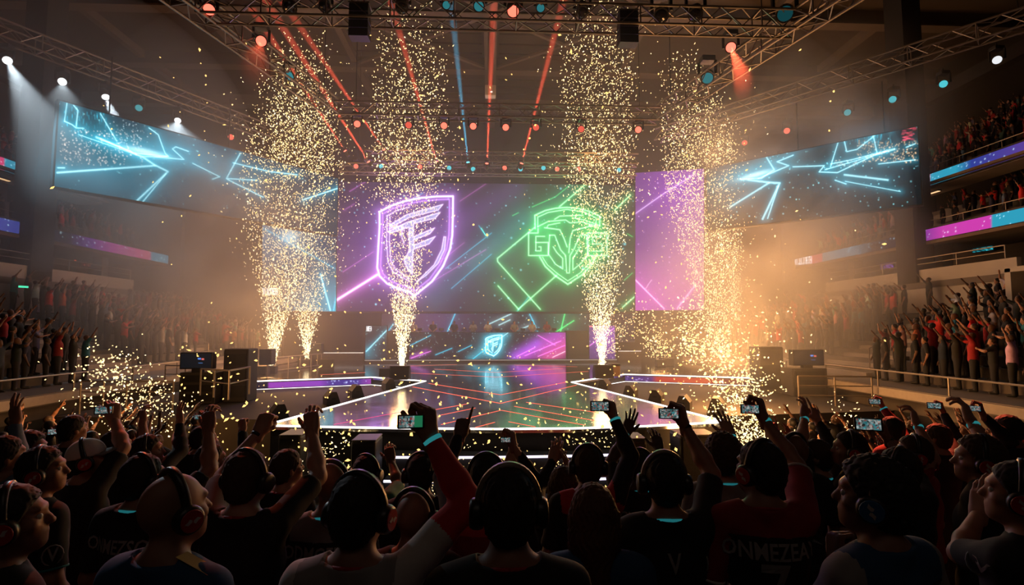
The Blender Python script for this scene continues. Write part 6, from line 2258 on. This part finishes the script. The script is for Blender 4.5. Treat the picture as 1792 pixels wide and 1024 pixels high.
for x, y, sx in floor_spots:
    t, i = FLOOR_T[rg.integers(len(FLOOR_T))]
    if i in used:
        o = t.copy()
        COL.objects.link(o)
    else:
        o = t
        used.add(i)
    o.location = (x, y, zfloor(y))
    o.rotation_euler = (0, 0, math.atan2(x, 24 - y) * 0.9 + rg.normal(0, 0.15))
    s_ = rg.uniform(0.93, 1.06)
    o.scale = (s_, s_, s_)
    c = CN[rg.choice(len(CN), p=CW)]
    o.color = (*[v * rg.uniform(.7, 1.3) for v in C_CLOTH[c]], 1)
    side = 'left' if sx < 0 else 'right'
    tag(o, 'person in %s top, %s, %s nearest of the %s floor crowd' % (WORD.get(c, c), ARM_WORD[i], ordinal(cnt[sx]), side), 'person', 'floor crowd beside the stage')
    cnt[sx] += 1
for t, i in FLOOR_T:
    if i not in used:
        bpy.data.objects.remove(t)

# ---- in the stands
STAND_T = []
for i, (a, b) in enumerate(ARMS):
    V, Q, mi, fig = mould(50 + i, a, b, 0.034)
    STAND_T.append((template_mesh('person', V, Q, mi, SK[(i + 1) % 6], HK[(i + 2) % 6]), i))
seats = []
for sx in (-1, 1):
    for row in range(9):
        x, z = low_row(row)
        y = 9.4
        while y < 35.3:
            y += rg.uniform(0.5, 0.66)
            if any(abs(y - ya) < AISLE_W[ya] for ya in AISLES_LOW) or (row >= 5 and abs(y - 16.5) < 2.0) or (row == 8 and abs(y - 25.4) < 1.1):
                continue
            if row == 0 and y > 23.5:
                continue
            seats.append(('low', sx, row, sx * (x + rg.uniform(-.1, .1)), y, z))
    for row in range(4):
        x, z = mid_row(row)
        y = 11.0
        while y < 34.5:
            y += rg.uniform(0.52, 0.8)
            if rg.random() < 0.2 or abs(y - 18) < 0.8 or abs(y - 27.5) < 0.8:
                continue
            seats.append(('middle', sx, row, sx * x, y, z))
    for row in range(9):
        x, z = up_row(row)
        y = 11.0
        while y < 30.0:
            y += rg.uniform(0.52, 0.8)
            if rg.random() < 0.15:
                continue
            seats.append(('upper', sx, row, sx * x, y, z))


def apparent(s):
    px, py = project([[s[3], s[4], s[5] + 1.2]])[0]
    inside = -30 < px < 1822 and -20 < py < 1040
    return (1.0 / s[4]) if inside and s[0] == 'low' else 0.0


seats.sort(key=lambda s: -apparent(s))
N_IND = 300 - len(floor_spots) - len(NEAR) - 9
ind, rest = seats[:N_IND], [s for s in seats[N_IND:]]
ind.sort(key=lambda s: (s[1], s[2], s[4]))
cnt2 = {}
used = set()
STAND_COLS = np.array([0.42, 0.13, 0.13, 0.06, 0.12, 0.05, 0.03, 0.03, 0.03])
STAND_COLS /= STAND_COLS.sum()
for _, sx, row, x, y, z in ind:
    t, i = STAND_T[rg.choice([0, 1, 1, 2, 3, 4, 5, 6, 7, 8, 8, 9])]
    if i in used:
        o = t.copy()
        COL.objects.link(o)
    else:
        o = t
        used.add(i)
    o.location = (x, y, z)
    o.rotation_euler = (0, 0, sx * R(52) + rg.normal(0, 0.2))
    s_ = rg.uniform(0.92, 1.04)
    o.scale = (s_, s_, s_)
    c = CN[rg.choice(len(CN), p=STAND_COLS)]
    o.color = (*[v * rg.uniform(.7, 1.4) for v in C_CLOTH[c]], 1)
    k = cnt2.get((sx, row), 0)
    cnt2[(sx, row)] = k + 1
    side = 'left' if sx < 0 else 'right'
    tag(o, '%s top, %s, %s along %s row of %s stand' % (WORD.get(c, c), ARM_WORD[i], ordinal(k), 'front' if row == 0 else ordinal(row), side), 'person', 'spectators standing in the lower stands')
for t, i in STAND_T:
    if i not in used:
        bpy.data.objects.remove(t)

# ---- the uncounted rest of the stands, one mass per side
MASS_T = []
for i in (0, 1, 2, 4, 5, 6, 6, 8):
    V, Q, mi, fig = mould(90 + i, *ARMS[i], 0.066)
    MASS_T.append((V.astype(np.float32), Q, mi))


def crowd_material():
    m, nt, out = nodes_of('crowd_clothes')
    b = nt.nodes.new('ShaderNodeBsdfPrincipled')
    b.inputs['Roughness'].default_value = 0.8
    a = nt.nodes.new('ShaderNodeAttribute')
    a.attribute_name = 'dye'
    nt.links.new(a.outputs['Color'], b.inputs['Base Color'])
    nt.links.new(b.outputs[0], out.inputs['Surface'])
    return m


M_CROWD = crowd_material()
for sx, side in ((-1, 'left'), (1, 'right')):
    VV, QQ, CC, n0 = [], [], [], 0
    for kind, s_, row, x, y, z in rest:
        if s_ != sx:
            continue
        V, Q, mi = MASS_T[rg.integers(len(MASS_T))]
        a = sx * R(52) + rg.normal(0, 0.25)
        ca, sa = math.cos(a), math.sin(a)
        sc_ = rg.uniform(0.9, 1.05) * (0.9 if kind != 'low' else 1.0)
        W = V * sc_
        W = np.stack([W[:, 0] * ca - W[:, 1] * sa + x, W[:, 0] * sa + W[:, 1] * ca + y, W[:, 2] + z - (0.35 if kind != 'low' else 0.02)], 1)
        c = C_CLOTH[CN[rg.choice(len(CN), p=STAND_COLS)]]
        pal = np.array([SKINS[SK[rg.integers(6)]], [v * rg.uniform(.7, 1.4) for v in c], (0.02, 0.02, 0.025), HAIRS[HK[rg.integers(6)]], (0.02, 0.02, 0.02)])
        VV.append(W)
        QQ.append(Q + n0)
        CC.append(pal[mi])
        n0 += len(V)
    o = raw_mesh('crowd', np.concatenate(VV), np.concatenate(QQ), M_CROWD, None, True)
    CC = np.concatenate(CC)
    at = o.data.color_attributes.new('dye', 'FLOAT_COLOR', 'CORNER')
    buf = np.ones((len(CC) * 4, 4), np.float32)
    buf[:, :3] = np.repeat(CC, 4, axis=0)
    at.data.foreach_set('color', buf.ravel())
    tag(o, 'dense mass of far spectators filling the %s stands' % side, 'crowd', kind='stuff')

# ---- players behind the desk
PL = [(724, 566, 'grey', 'player in pale top at the left end of the desk'), (758, 567, 'black', 'player in black, second from the left behind the desk'), (795, 566, 'black', 'player in black with a raised chin, third from the left behind the desk'), (828, 568, 'grey', 'player in grey, fourth from the left behind the desk'), (854, 567, 'white', 'player in striped white top just left of the desk emblem'), (900, 567, 'grey', 'player in grey jacket right of the desk emblem'), (931, 566, 'white', 'player in black and white, third from the right behind the desk'), (957, 568, 'darkred', 'player in dark red, second from the right behind the desk'), (994, 565, 'black', 'person in black standing at the right end of the desk')]
for k, (px, py, c, lab) in enumerate(PL):
    V, Q, mi, fig = mould(200 + k, (0.12, 0.34, 1.12), (0.12, 0.34, 1.12), 0.024)
    o = template_mesh('player', V, Q, mi, SK[k % 6], HK[k % 6])
    y = YD + 1.55 if k < 8 else YD + 1.2
    p = PY(px, py, y)
    zb_ = ZB + 0.7 if k < 8 else HS + 0.2
    s_ = min(1.08, max(0.6, (p.z + 0.24 - zb_) / 1.75))
    o.location = (p.x, y, zb_)
    o.scale = (1.0, 1.0, s_)
    o.rotation_euler = (0, 0, PI)
    o.color = (*C_CLOTH[c], 1)
    tag(o, lab, 'person', 'players at the desk')
for k, (px, w_) in enumerate(((735, 9), (772, 10), (812, 8), (870, 9), (915, 10), (943, 8), (970, 9))):
    p = PY(px, 580, YD + 0.6)
    o = thing('computer_monitor', 'small dark computer monitor on the players desk, %s from its left end' % ordinal(k), 'monitor', (p.x, YD + 0.6, ZT + 0.045))
    MB().bevel_box((0, 0, 0.16), (0.34, 0.03, 0.18), 0.01).build('display', M_BLACK, o, local=True)
    MB().box((0, 0.02, 0.06), (0.06, 0.03, 0.12)).box((0, 0.02, 0.005), (0.22, 0.16, 0.012)).build('stand', M_BLACK, o, local=True)
# ================================================================= sparks and confetti
M_SPARK = glow('burning_spark', (1.0, 0.70, 0.30), 2.4)
M_SPARK2 = glow('white_hot_spark', (1.0, 0.80, 0.46), 3.2)
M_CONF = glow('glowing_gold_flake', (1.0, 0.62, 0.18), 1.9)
srg = np.random.default_rng(5)


def flakes(name, C, size, axis, m, label, cat, stretch=1.6, hot=None):
    """many small shards: each a squashed octahedron, some along the way they fly"""
    n = len(C)
    base = np.array([(1, 0, 0), (-1, 0, 0), (0, 1, 0), (0, -1, 0), (0, 0, 1), (0, 0, -1)], float)
    tri = np.array([(0, 2, 4), (2, 1, 4), (1, 3, 4), (3, 0, 4), (2, 0, 5), (1, 2, 5), (3, 1, 5), (0, 3, 5)])
    ax = axis / np.maximum(1e-6, np.linalg.norm(axis, axis=1, keepdims=True))
    u = np.cross(ax, srg.normal(size=(n, 3)))
    u /= np.maximum(1e-6, np.linalg.norm(u, axis=1, keepdims=True))
    w = np.cross(ax, u)
    st = srg.uniform(0.8, stretch, n)
    wd = srg.uniform(0.55, 1.0, n)
    V = C[:, None, :] + size[:, None, None] * (base[None, :, 0:1] * (u * wd[:, None])[:, None, :] + base[None, :, 1:2] * w[:, None, :] * 0.7 + base[None, :, 2:3] * (ax * st[:, None])[:, None, :])
    V = V + srg.normal(size=V.shape) * size[:, None, None] * 0.16
    Q = (tri[None] + 6 * np.arange(n)[:, None, None]).reshape(-1, 3)
    o = raw_mesh(name, V.reshape(-1, 3), Q, m)
    if hot is not None:
        o.data.polygons.foreach_set('material_index', np.repeat(hot.astype(np.int32), 8))
    return tag(o, label, cat, kind='stuff')


def column(base, top_z, prof, n, s0, label, lean=(0, 0), seed=0, bias=1.0, thin_top=0.75):
    """prof: (fraction of height, radius in metres, share) knots"""
    rg_ = np.random.default_rng(seed)
    n = int(n * 1.8)
    t = np.array([p[0] for p in prof])
    r = np.array([p[1] for p in prof])
    dns = np.array([p[2] for p in prof])
    grid = np.linspace(0, 1, 400)
    pdf = np.interp(grid, t, dns)
    cdf = np.cumsum(pdf)
    cdf /= cdf[-1]
    h = np.interp(rg_.random(n), cdf, grid)
    rad = np.interp(h, t, r)
    a = rg_.uniform(0, 2 * PI, n)
    rr = rad * np.sqrt(rg_.random(n)) * np.where(rg_.random(n) < 0.16, rg_.uniform(1.0, 2.0, n), 1.0)
    C = np.stack([base[0] + rr * np.cos(a) + lean[0] * h, base[1] + rr * np.sin(a) + lean[1] * h, base[2] + (top_z - base[2]) * h], 1)
    ax = np.stack([0.25 * np.cos(a) * rr, 0.25 * np.sin(a) * rr, 1.0 + 0 * a], 1) + rg_.normal(size=(n, 3)) * (0.10 + 0.9 * h)[:, None]
    size = s0 * 0.54 * rg_.uniform(0.45, 1.15, n) * (0.9 + 0.3 * h)
    hot = (rg_.random(n) < np.interp(h, [0, 0.2, 0.5, 1], [0.9, 0.5, 0.25, 0.1]))
    return flakes('spark_fountain', C, size, ax, [M_SPARK, M_SPARK2], label, 'spark fountain', 2.1, hot)


def zat(py, y):
    return PY(857, py, y).z


b = NB['f1']
column(b, zat(70, b.y), [(0, .10, 1.3), (.08, .35, 1.6), (.2, 0.9, 1.3), (.3, 1.5, 1.2), (.45, 2.2, 1.3), (.62, 2.3, 1.25), (.78, 1.9, .7), (.9, 1.5, .28), (1, 1.2, .06)], 3000, 0.058, 'tall spark fountain on the far left, leftmost of the columns', (1.0, 0), 1)
b = NB['f2']
column(b, zat(75, b.y), [(0, .08, 1.2), (.08, .4, 1.5), (.2, 1.1, 1.2), (.32, 1.9, 1.0), (.5, 2.4, 1.1), (.68, 2.2, .9), (.85, 2.0, .4), (1, 1.5, .06)], 2300, 0.062, 'tall spark fountain second from the left, behind the wing railing', (-0.6, 0), 2)
b = NB['f3']
column(b, zat(-6, b.y), [(0, .10, 1.5), (.07, .28, 1.6), (.16, .62, 1.6), (.24, 0.85, 1.2), (.3, 1.0, .8), (.42, 1.5, 1.0), (.55, 1.9, 1.25), (.68, 2.0, 1.0), (.82, 1.9, .45), (.92, 1.7, .22), (1, 1.5, .10)], 3000, 0.056, 'tall spark fountain in front of the violet shield', (0.3, 0), 3)
b = NB['f4']
column(b, zat(-14, b.y), [(0, .10, 1.5), (.07, .3, 1.6), (.16, .75, 1.5), (.26, 1.1, 1.2), (.42, 1.6, 1.2), (.55, 1.9, 1.2), (.7, 2.0, .95), (.84, 1.9, .55), (.93, 1.8, .35), (1, 1.7, .18)], 3400, 0.056, 'tall spark fountain in front of the green emblem', (-0.1, 0), 4)
b = Vector(PY(1262, 625, 29.0))
column(b, zat(85, b.y), [(0, .5, .5), (.15, 1.0, .9), (.3, 1.5, 1.0), (.45, 1.9, 1.2), (.6, 2.2, 1.3), (.75, 2.0, .8), (.88, 1.8, .35), (1, 1.4, .06)], 3300, 0.058, 'tall spark fountain over the right wing, before the magenta screen', (-1.6, 0), 6)
b = Vector(PY(1290, 560, 31.0))
column(b, zat(180, b.y), [(0, .25, .8), (.3, .6, 1.0), (.6, 1.2, .8), (1, 1.2, .1)], 800, 0.045, 'thin faint spark fountain in the orange haze, rightmost of the columns', (-0.6, 0), 16)


def burst(points, label, seed, m=None, n=1, name='spark_burst'):
    """points: (px, py, y, radius px, count, size)"""
    rg_ = np.random.default_rng(seed)
    C, Z = [], []
    for px, py, y, r, cnt_, s in points:
        c = np.array(PY(px, py, y))
        rm = r / F_PX * y
        q = rg_.normal(size=(cnt_, 3)) * rm * np.array((0.72, 0.72, 0.72))
        C.append(c + q)
        Z.append(s * 0.58 * rg_.uniform(0.5, 1.2, cnt_))
    C, Z = np.concatenate(C), np.concatenate(Z)
    C[:, 2] = np.maximum(C[:, 2], 0.06)
    hot = rg_.random(len(C)) < 0.13
    return flakes(name, C, Z, rg_.normal(size=C.shape), [M_SPARK, M_SPARK2], label, 'sparks', 1.9, hot)


burst([(1156, 636, 33.5, 6, 40, 0.06), (1152, 615, 33.5, 12, 70, 0.075), (1150, 590, 33.5, 26, 130, 0.085), (1145, 572, 33.5, 38, 160, 0.085)], 'short spreading spark burst on the right wing of the stage', 7)
burst([(1072, 610, 31, 8, 60, 0.06), (1085, 585, 31, 12, 80, 0.06), (1098, 558, 31, 20, 80, 0.06)], 'slanting spray of sparks beside the right tall fountain', 8)
burst([(1345, 500, 26, 70, 40, 0.09), (1330, 600, 22, 60, 40, 0.07), (1210, 595, 24, 22, 130, 0.075), (1205, 560, 25, 26, 140, 0.075), (1215, 610, 22, 16, 60, 0.075)], 'cluster of bright sparks in and beside the orange haze', 9)
burst([(1250, 632, 17, 46, 200, 0.06), (1280, 655, 16, 42, 170, 0.06), (1300, 690, 14.5, 38, 200, 0.052), (1290, 728, 13.6, 36, 240, 0.046), (1308, 758, 12.2, 34, 280, 0.042), (1312, 785, 11.6, 28, 170, 0.04), (1320, 640, 16, 70, 60, 0.06)], 'large bright shower of sparks falling beside the right corner of the runway', 10)
burst([(195, 640, 15, 34, 80, 0.052), (190, 668, 14.5, 36, 100, 0.048), (215, 700, 14.0, 42, 110, 0.043), (205, 725, 13.4, 44, 100, 0.04), (265, 690, 14, 22, 60, 0.045), (290, 730, 13.5, 40, 90, 0.042), (250, 735, 13, 40, 110, 0.042)], 'bright shower of sparks in front of the left stand', 11)
burst([(566, 802, 11.2, 24, 70, 0.026), (596, 776, 11.2, 26, 30, 0.03), (810, 860, 10.6, 34, 120, 0.024), (830, 835, 10.8, 40, 60, 0.024), (770, 858, 10.6, 20, 40, 0.022), (1045, 765, 11.4, 40, 80, 0.026), (1070, 750, 11.4, 25, 30, 0.026), (975, 815, 11.2, 9, 30, 0.022), (1480, 722, 11.0, 20, 40, 0.03)], 'small sparks fizzing low before the stage front', 12)

# loose golden confetti in the air over the stage front and the hall
C, Z = [], []
for _ in range(620):
    y = srg.uniform(9.5, 20)
    px, py = srg.uniform(300, 1340), srg.uniform(600, 860)
    p = PY(px, py, y)
    if p.z < 0.1 or (y > 12.2 and p.z < 1.75):
        y = 11.0
        p = PY(px, py, y)
    if p.z > 0.1:
        C.append(p)
        Z.append(srg.uniform(0.012, 0.042))
for _ in range(420):
    y = srg.uniform(14, 30)
    p = PY(srg.uniform(60, 1560), srg.uniform(60, 640), y)
    if abs(p.x) < 13 and p.z > 1.8:
        C.append(p)
        Z.append(srg.uniform(0.02, 0.05))
C, Z = np.array([tuple(c) for c in C]), np.array(Z)
flakes('confetti', C, Z, srg.normal(size=C.shape), M_CONF, 'glowing golden confetti drifting over the stage and the hall', 'confetti', 1.8)
EXPOSURE = 0.0
HAZES = [((0, 28, 9.0), (21, 14.5, 12.8), 0.012, 'thin theatrical haze hanging over the stage and under the roof'),
         ((0, 33, 4.5), (19, 9, 5.0), 0.007, 'low haze lying over the stage deck'),
         ((-17.5, 19.5, 11.5), (8, 7, 5.5), 0.035, 'haze below the white lamps of the left slanting truss')]
SMOKES = [((15.6, 27, 6.6), (8.6, 9, 7.6), 0.24, 0.16, 'orange-lit bank of smoke right of the stage', 3.0),
          ((16.5, 25, 13.6), (9, 6, 6.4), 0.22, 0.19, 'smoke rising below the right slanting truss', 5.0),
          ((11.5, 20.5, 3.6), (6.5, 5.0, 4.2), 0.14, 0.2, 'low orange smoke rolling over the right side deck', 12.0),
          ((-11.5, 21.5, 3.4), (6.5, 5.0, 4.0), 0.11, 0.2, 'low brown smoke rolling over the left side deck', 14.0),
          ((-14.0, 23.5, 7.2), (9, 7, 6.0), 0.30, 0.20, 'grey smoke drifting before the left stands', 8.0)]
# (px, py, distance, watts, radius): where the spark columns burn
SPARK_LIGHTS = [(475, 600, 27.5, 700, .8), (480, 500, 27.5, 350, 1), (480, 380, 26, 230, 1.2), (510, 250, 27.5, 350, 1.2), (537, 560, 33, 500, .8), (703, 560, 27, 250, .5), (703, 250, 27, 250, .8), (1054, 560, 28, 250, .5), (1054, 250, 28, 300, .8),
                (1262, 600, 26, 300, 1.4), (1262, 500, 25, 320, 1.8), (1258, 400, 25, 350, 1.8), (1245, 270, 26, 400, 1.4), (1345, 570, 27, 480, 2.2), (1350, 470, 27, 520, 2.2), (1340, 370, 27, 380, 2.2), (1298, 560, 30, 600, 1.8), (1300, 450, 30.5, 600, 1.8), (1296, 330, 30.5, 500, 1.8), (1156, 590, 33, 400, .6), (1300, 700, 13.5, 200, .5), (1318, 775, 11.0, 240, .4), (1275, 630, 17, 1300, .8), (215, 680, 13.5, 220, .5)]
# ================================================================= light
def point(p, col, w, r=0.3, name='spark_light'):
    l = bpy.data.lights.new(name, 'POINT')
    l.color, l.energy, l.shadow_soft_size = col, w, r
    o = bpy.data.objects.new(name, l)
    COL.objects.link(o)
    o.location = p
    return o


def spot(p, q, col, w, deg, blend=0.35, r=0.05, name='beam_light'):
    l = bpy.data.lights.new(name, 'SPOT')
    l.color, l.energy, l.shadow_soft_size, l.spot_size, l.spot_blend = col, w, r, R(deg), blend
    o = bpy.data.objects.new(name, l)
    COL.objects.link(o)
    p, q = Vector(p), Vector(q)
    d = (q - p).normalized()
    o.location = p + d * 0.06
    o.rotation_euler = d.to_track_quat('-Z', 'Y').to_euler()
    return o


def area(p, q, sx, sy, col, w, name='screen_light'):
    l = bpy.data.lights.new(name, 'AREA')
    l.shape = 'RECTANGLE'
    l.size, l.size_y, l.color, l.energy = sx, sy, col, w
    o = bpy.data.objects.new(name, l)
    COL.objects.link(o)
    p, q = Vector(p), Vector(q)
    o.location = p
    o.rotation_euler = (q - p).normalized().to_track_quat('-Z', 'Y').to_euler()
    return o


WARM = (1.0, 0.44, 0.13)
for px, py, y, w, r_ in SPARK_LIGHTS:
    point(PY(px, py, y), WARM, w, r_)
for p, q, c in BEAMS:
    spot(p, q, (1.0, 0.10, 0.05) if c == 'red' else (0.10, 0.55, 0.85), 900000 if c == 'red' else 500000, 2.8, 0.2)
for px, py, q, w, deg in ((13, 106, (130, 330, 16), 9000, 15), (109, 143, (160, 790, 3.6), 5000, 7), (311, 211, (290, 470, 20), 5000, 50), (185, 170, (310, 470, 21), 7000, 22)):
    p = PZ(px, py, 14.85)
    spot(p, PY(*q), (0.75, 0.9, 1.0), w, deg, 0.6)
p = PY(366, 18, 15.9)
spot(p, PY(445, 130, 14.0), (1.0, 0.10, 0.05), 70000, 8, 0.4)
p = PY(1279, 84, 17.7)
spot(p, PY(1302, 140, 15.0), (1.0, 0.12, 0.05), 45000, 10, 0.4)
p = PY(457, 73, 17.9)
spot(p, PY(440, 130, 14.0), (1.0, 0.12, 0.05), 5000, 14, 0.5)
# the screens' own light
area(PY(850, 430, 36.2), PY(850, 560, 12), 18, 8, (0.55, 0.40, 0.75), 300)
area(PY(985, 430, 36.1), PY(985, 560, 12), 5, 5, (0.15, 1.0, 0.3), 350)
area(PY(715, 430, 36.1), PY(715, 560, 12), 5, 6, (0.6, 0.25, 1.0), 500)
area(PY(300, 300, 25.0), PY(700, 600, 16), 10, 3, (0.15, 0.7, 1.0), 280)
area(PY(1400, 300, 25.5), PY(1000, 600, 16), 9, 3, (0.15, 0.65, 1.0), 160)
area(PY(1165, 430, 35.6), PY(1000, 600, 14), 4, 8, (0.9, 0.2, 0.75), 350)

# added dim fill high behind the camera, lifts the backs of the audience
area((0, -4, 13), (0, 3, 2), 9, 3, (1.0, 0.80, 0.66), 18, name='fill_light')

# ================================================================= haze
def haze(c, r, dens, label, aniso=0.25):
    """an even bank of theatrical haze"""
    m, nt, out = nodes_of('stage_haze')
    v = nt.nodes.new('ShaderNodeVolumeScatter')
    v.inputs['Color'].default_value = (0.95, 0.95, 0.95, 1)
    v.inputs['Density'].default_value = dens
    v.inputs['Anisotropy'].default_value = aniso
    nt.links.new(v.outputs[0], out.inputs['Volume'])
    bm = bmesh.new()
    bmesh.ops.create_icosphere(bm, subdivisions=4, radius=1.0)
    vv = [(p.co.x * r[0], p.co.y * r[1], p.co.z * r[2]) for p in bm.verts]
    bm.verts.index_update()
    ff = [[p.index for p in f.verts] for f in bm.faces]
    bm.free()
    o = raw_mesh('haze', vv, ff, m, None, True)
    o.location = c
    return tag(o, label, 'haze', kind='stuff')


for c, r, d, lab in HAZES:
    haze(c, r, d, lab)


def smoke(c, r, dens, scale, label, seed, name='smoke'):
    """a drifting bank of thicker smoke"""
    m, nt, out = nodes_of('smoke_bank')
    v = nt.nodes.new('ShaderNodeVolumeScatter')
    v.inputs['Color'].default_value = (0.96, 0.95, 0.94, 1)
    v.inputs['Anisotropy'].default_value = 0.1
    tc = nt.nodes.new('ShaderNodeTexCoord')
    no = nt.nodes.new('ShaderNodeTexNoise')
    no.inputs['Scale'].default_value = scale
    no.inputs['Detail'].default_value = 6
    no.inputs['Roughness'].default_value = 0.6
    no.inputs['Distortion'].default_value = 0.6
    mp = nt.nodes.new('ShaderNodeMapping')
    mp.inputs['Location'].default_value = (seed * 3.1, seed * 1.7, seed)
    nt.links.new(tc.outputs['Object'], mp.inputs['Vector'])
    nt.links.new(mp.outputs[0], no.inputs['Vector'])
    ln = nt.nodes.new('ShaderNodeVectorMath')
    ln.operation = 'LENGTH'
    dv = nt.nodes.new('ShaderNodeVectorMath')
    dv.operation = 'DIVIDE'
    dv.inputs[1].default_value = r
    nt.links.new(tc.outputs['Object'], dv.inputs[0])
    nt.links.new(dv.outputs[0], ln.inputs[0])
    fo = nt.nodes.new('ShaderNodeMapRange')
    fo.interpolation_type = 'SMOOTHSTEP'
    fo.inputs[1].default_value = 1.0
    fo.inputs[2].default_value = 0.25
    nt.links.new(ln.outputs['Value'], fo.inputs[0])
    mr = nt.nodes.new('ShaderNodeMapRange')
    mr.inputs[1].default_value = 0.37
    mr.inputs[2].default_value = 0.68
    nt.links.new(no.outputs['Fac'], mr.inputs[0])
    mu = nt.nodes.new('ShaderNodeMath')
    mu.operation = 'MULTIPLY'
    nt.links.new(fo.outputs[0], mu.inputs[0])
    nt.links.new(mr.outputs[0], mu.inputs[1])
    m2 = nt.nodes.new('ShaderNodeMath')
    m2.operation = 'MULTIPLY'
    m2.inputs[1].default_value = dens
    nt.links.new(mu.outputs[0], m2.inputs[0])
    nt.links.new(m2.outputs[0], v.inputs['Density'])
    nt.links.new(v.outputs[0], out.inputs['Volume'])
    bm = bmesh.new()
    bmesh.ops.create_icosphere(bm, subdivisions=3, radius=1.0)
    vv = [(p.co.x * r[0], p.co.y * r[1], p.co.z * r[2]) for p in bm.verts]
    bm.verts.index_update()
    ff = [[p.index for p in f.verts] for f in bm.faces]
    bm.free()
    o = raw_mesh(name, vv, ff, m, None)
    o.location = c
    return tag(o, label, 'smoke', kind='stuff')


for c, r, d, sc_, lab, seed in SMOKES:
    smoke(c, r, d, sc_, lab, seed)

w = bpy.data.worlds.new('hall_dark')
w.use_nodes = True
w.node_tree.nodes['Background'].inputs['Color'].default_value = (0, 0, 0, 1)
w.node_tree.nodes['Background'].inputs['Strength'].default_value = 0.0
SC.world = w
vs = SC.view_settings
SC.display_settings.display_device = 'sRGB'
vs.view_transform = 'Standard'
vs.look = 'None'
vs.gamma = 1.0
vs.use_curve_mapping = False
vs.exposure = EXPOSURE
cy = SC.cycles
cy.use_denoising = True
cy.max_bounces = 5
cy.diffuse_bounces = 2
cy.glossy_bounces = 3
cy.transmission_bounces = 2
cy.transparent_max_bounces = 8
cy.volume_bounces = 0
cy.volume_step_rate = 3.0
cy.volume_max_steps = 128
cy.sample_clamp_indirect = 3.0
cy.caustics_reflective = False
cy.caustics_refractive = False
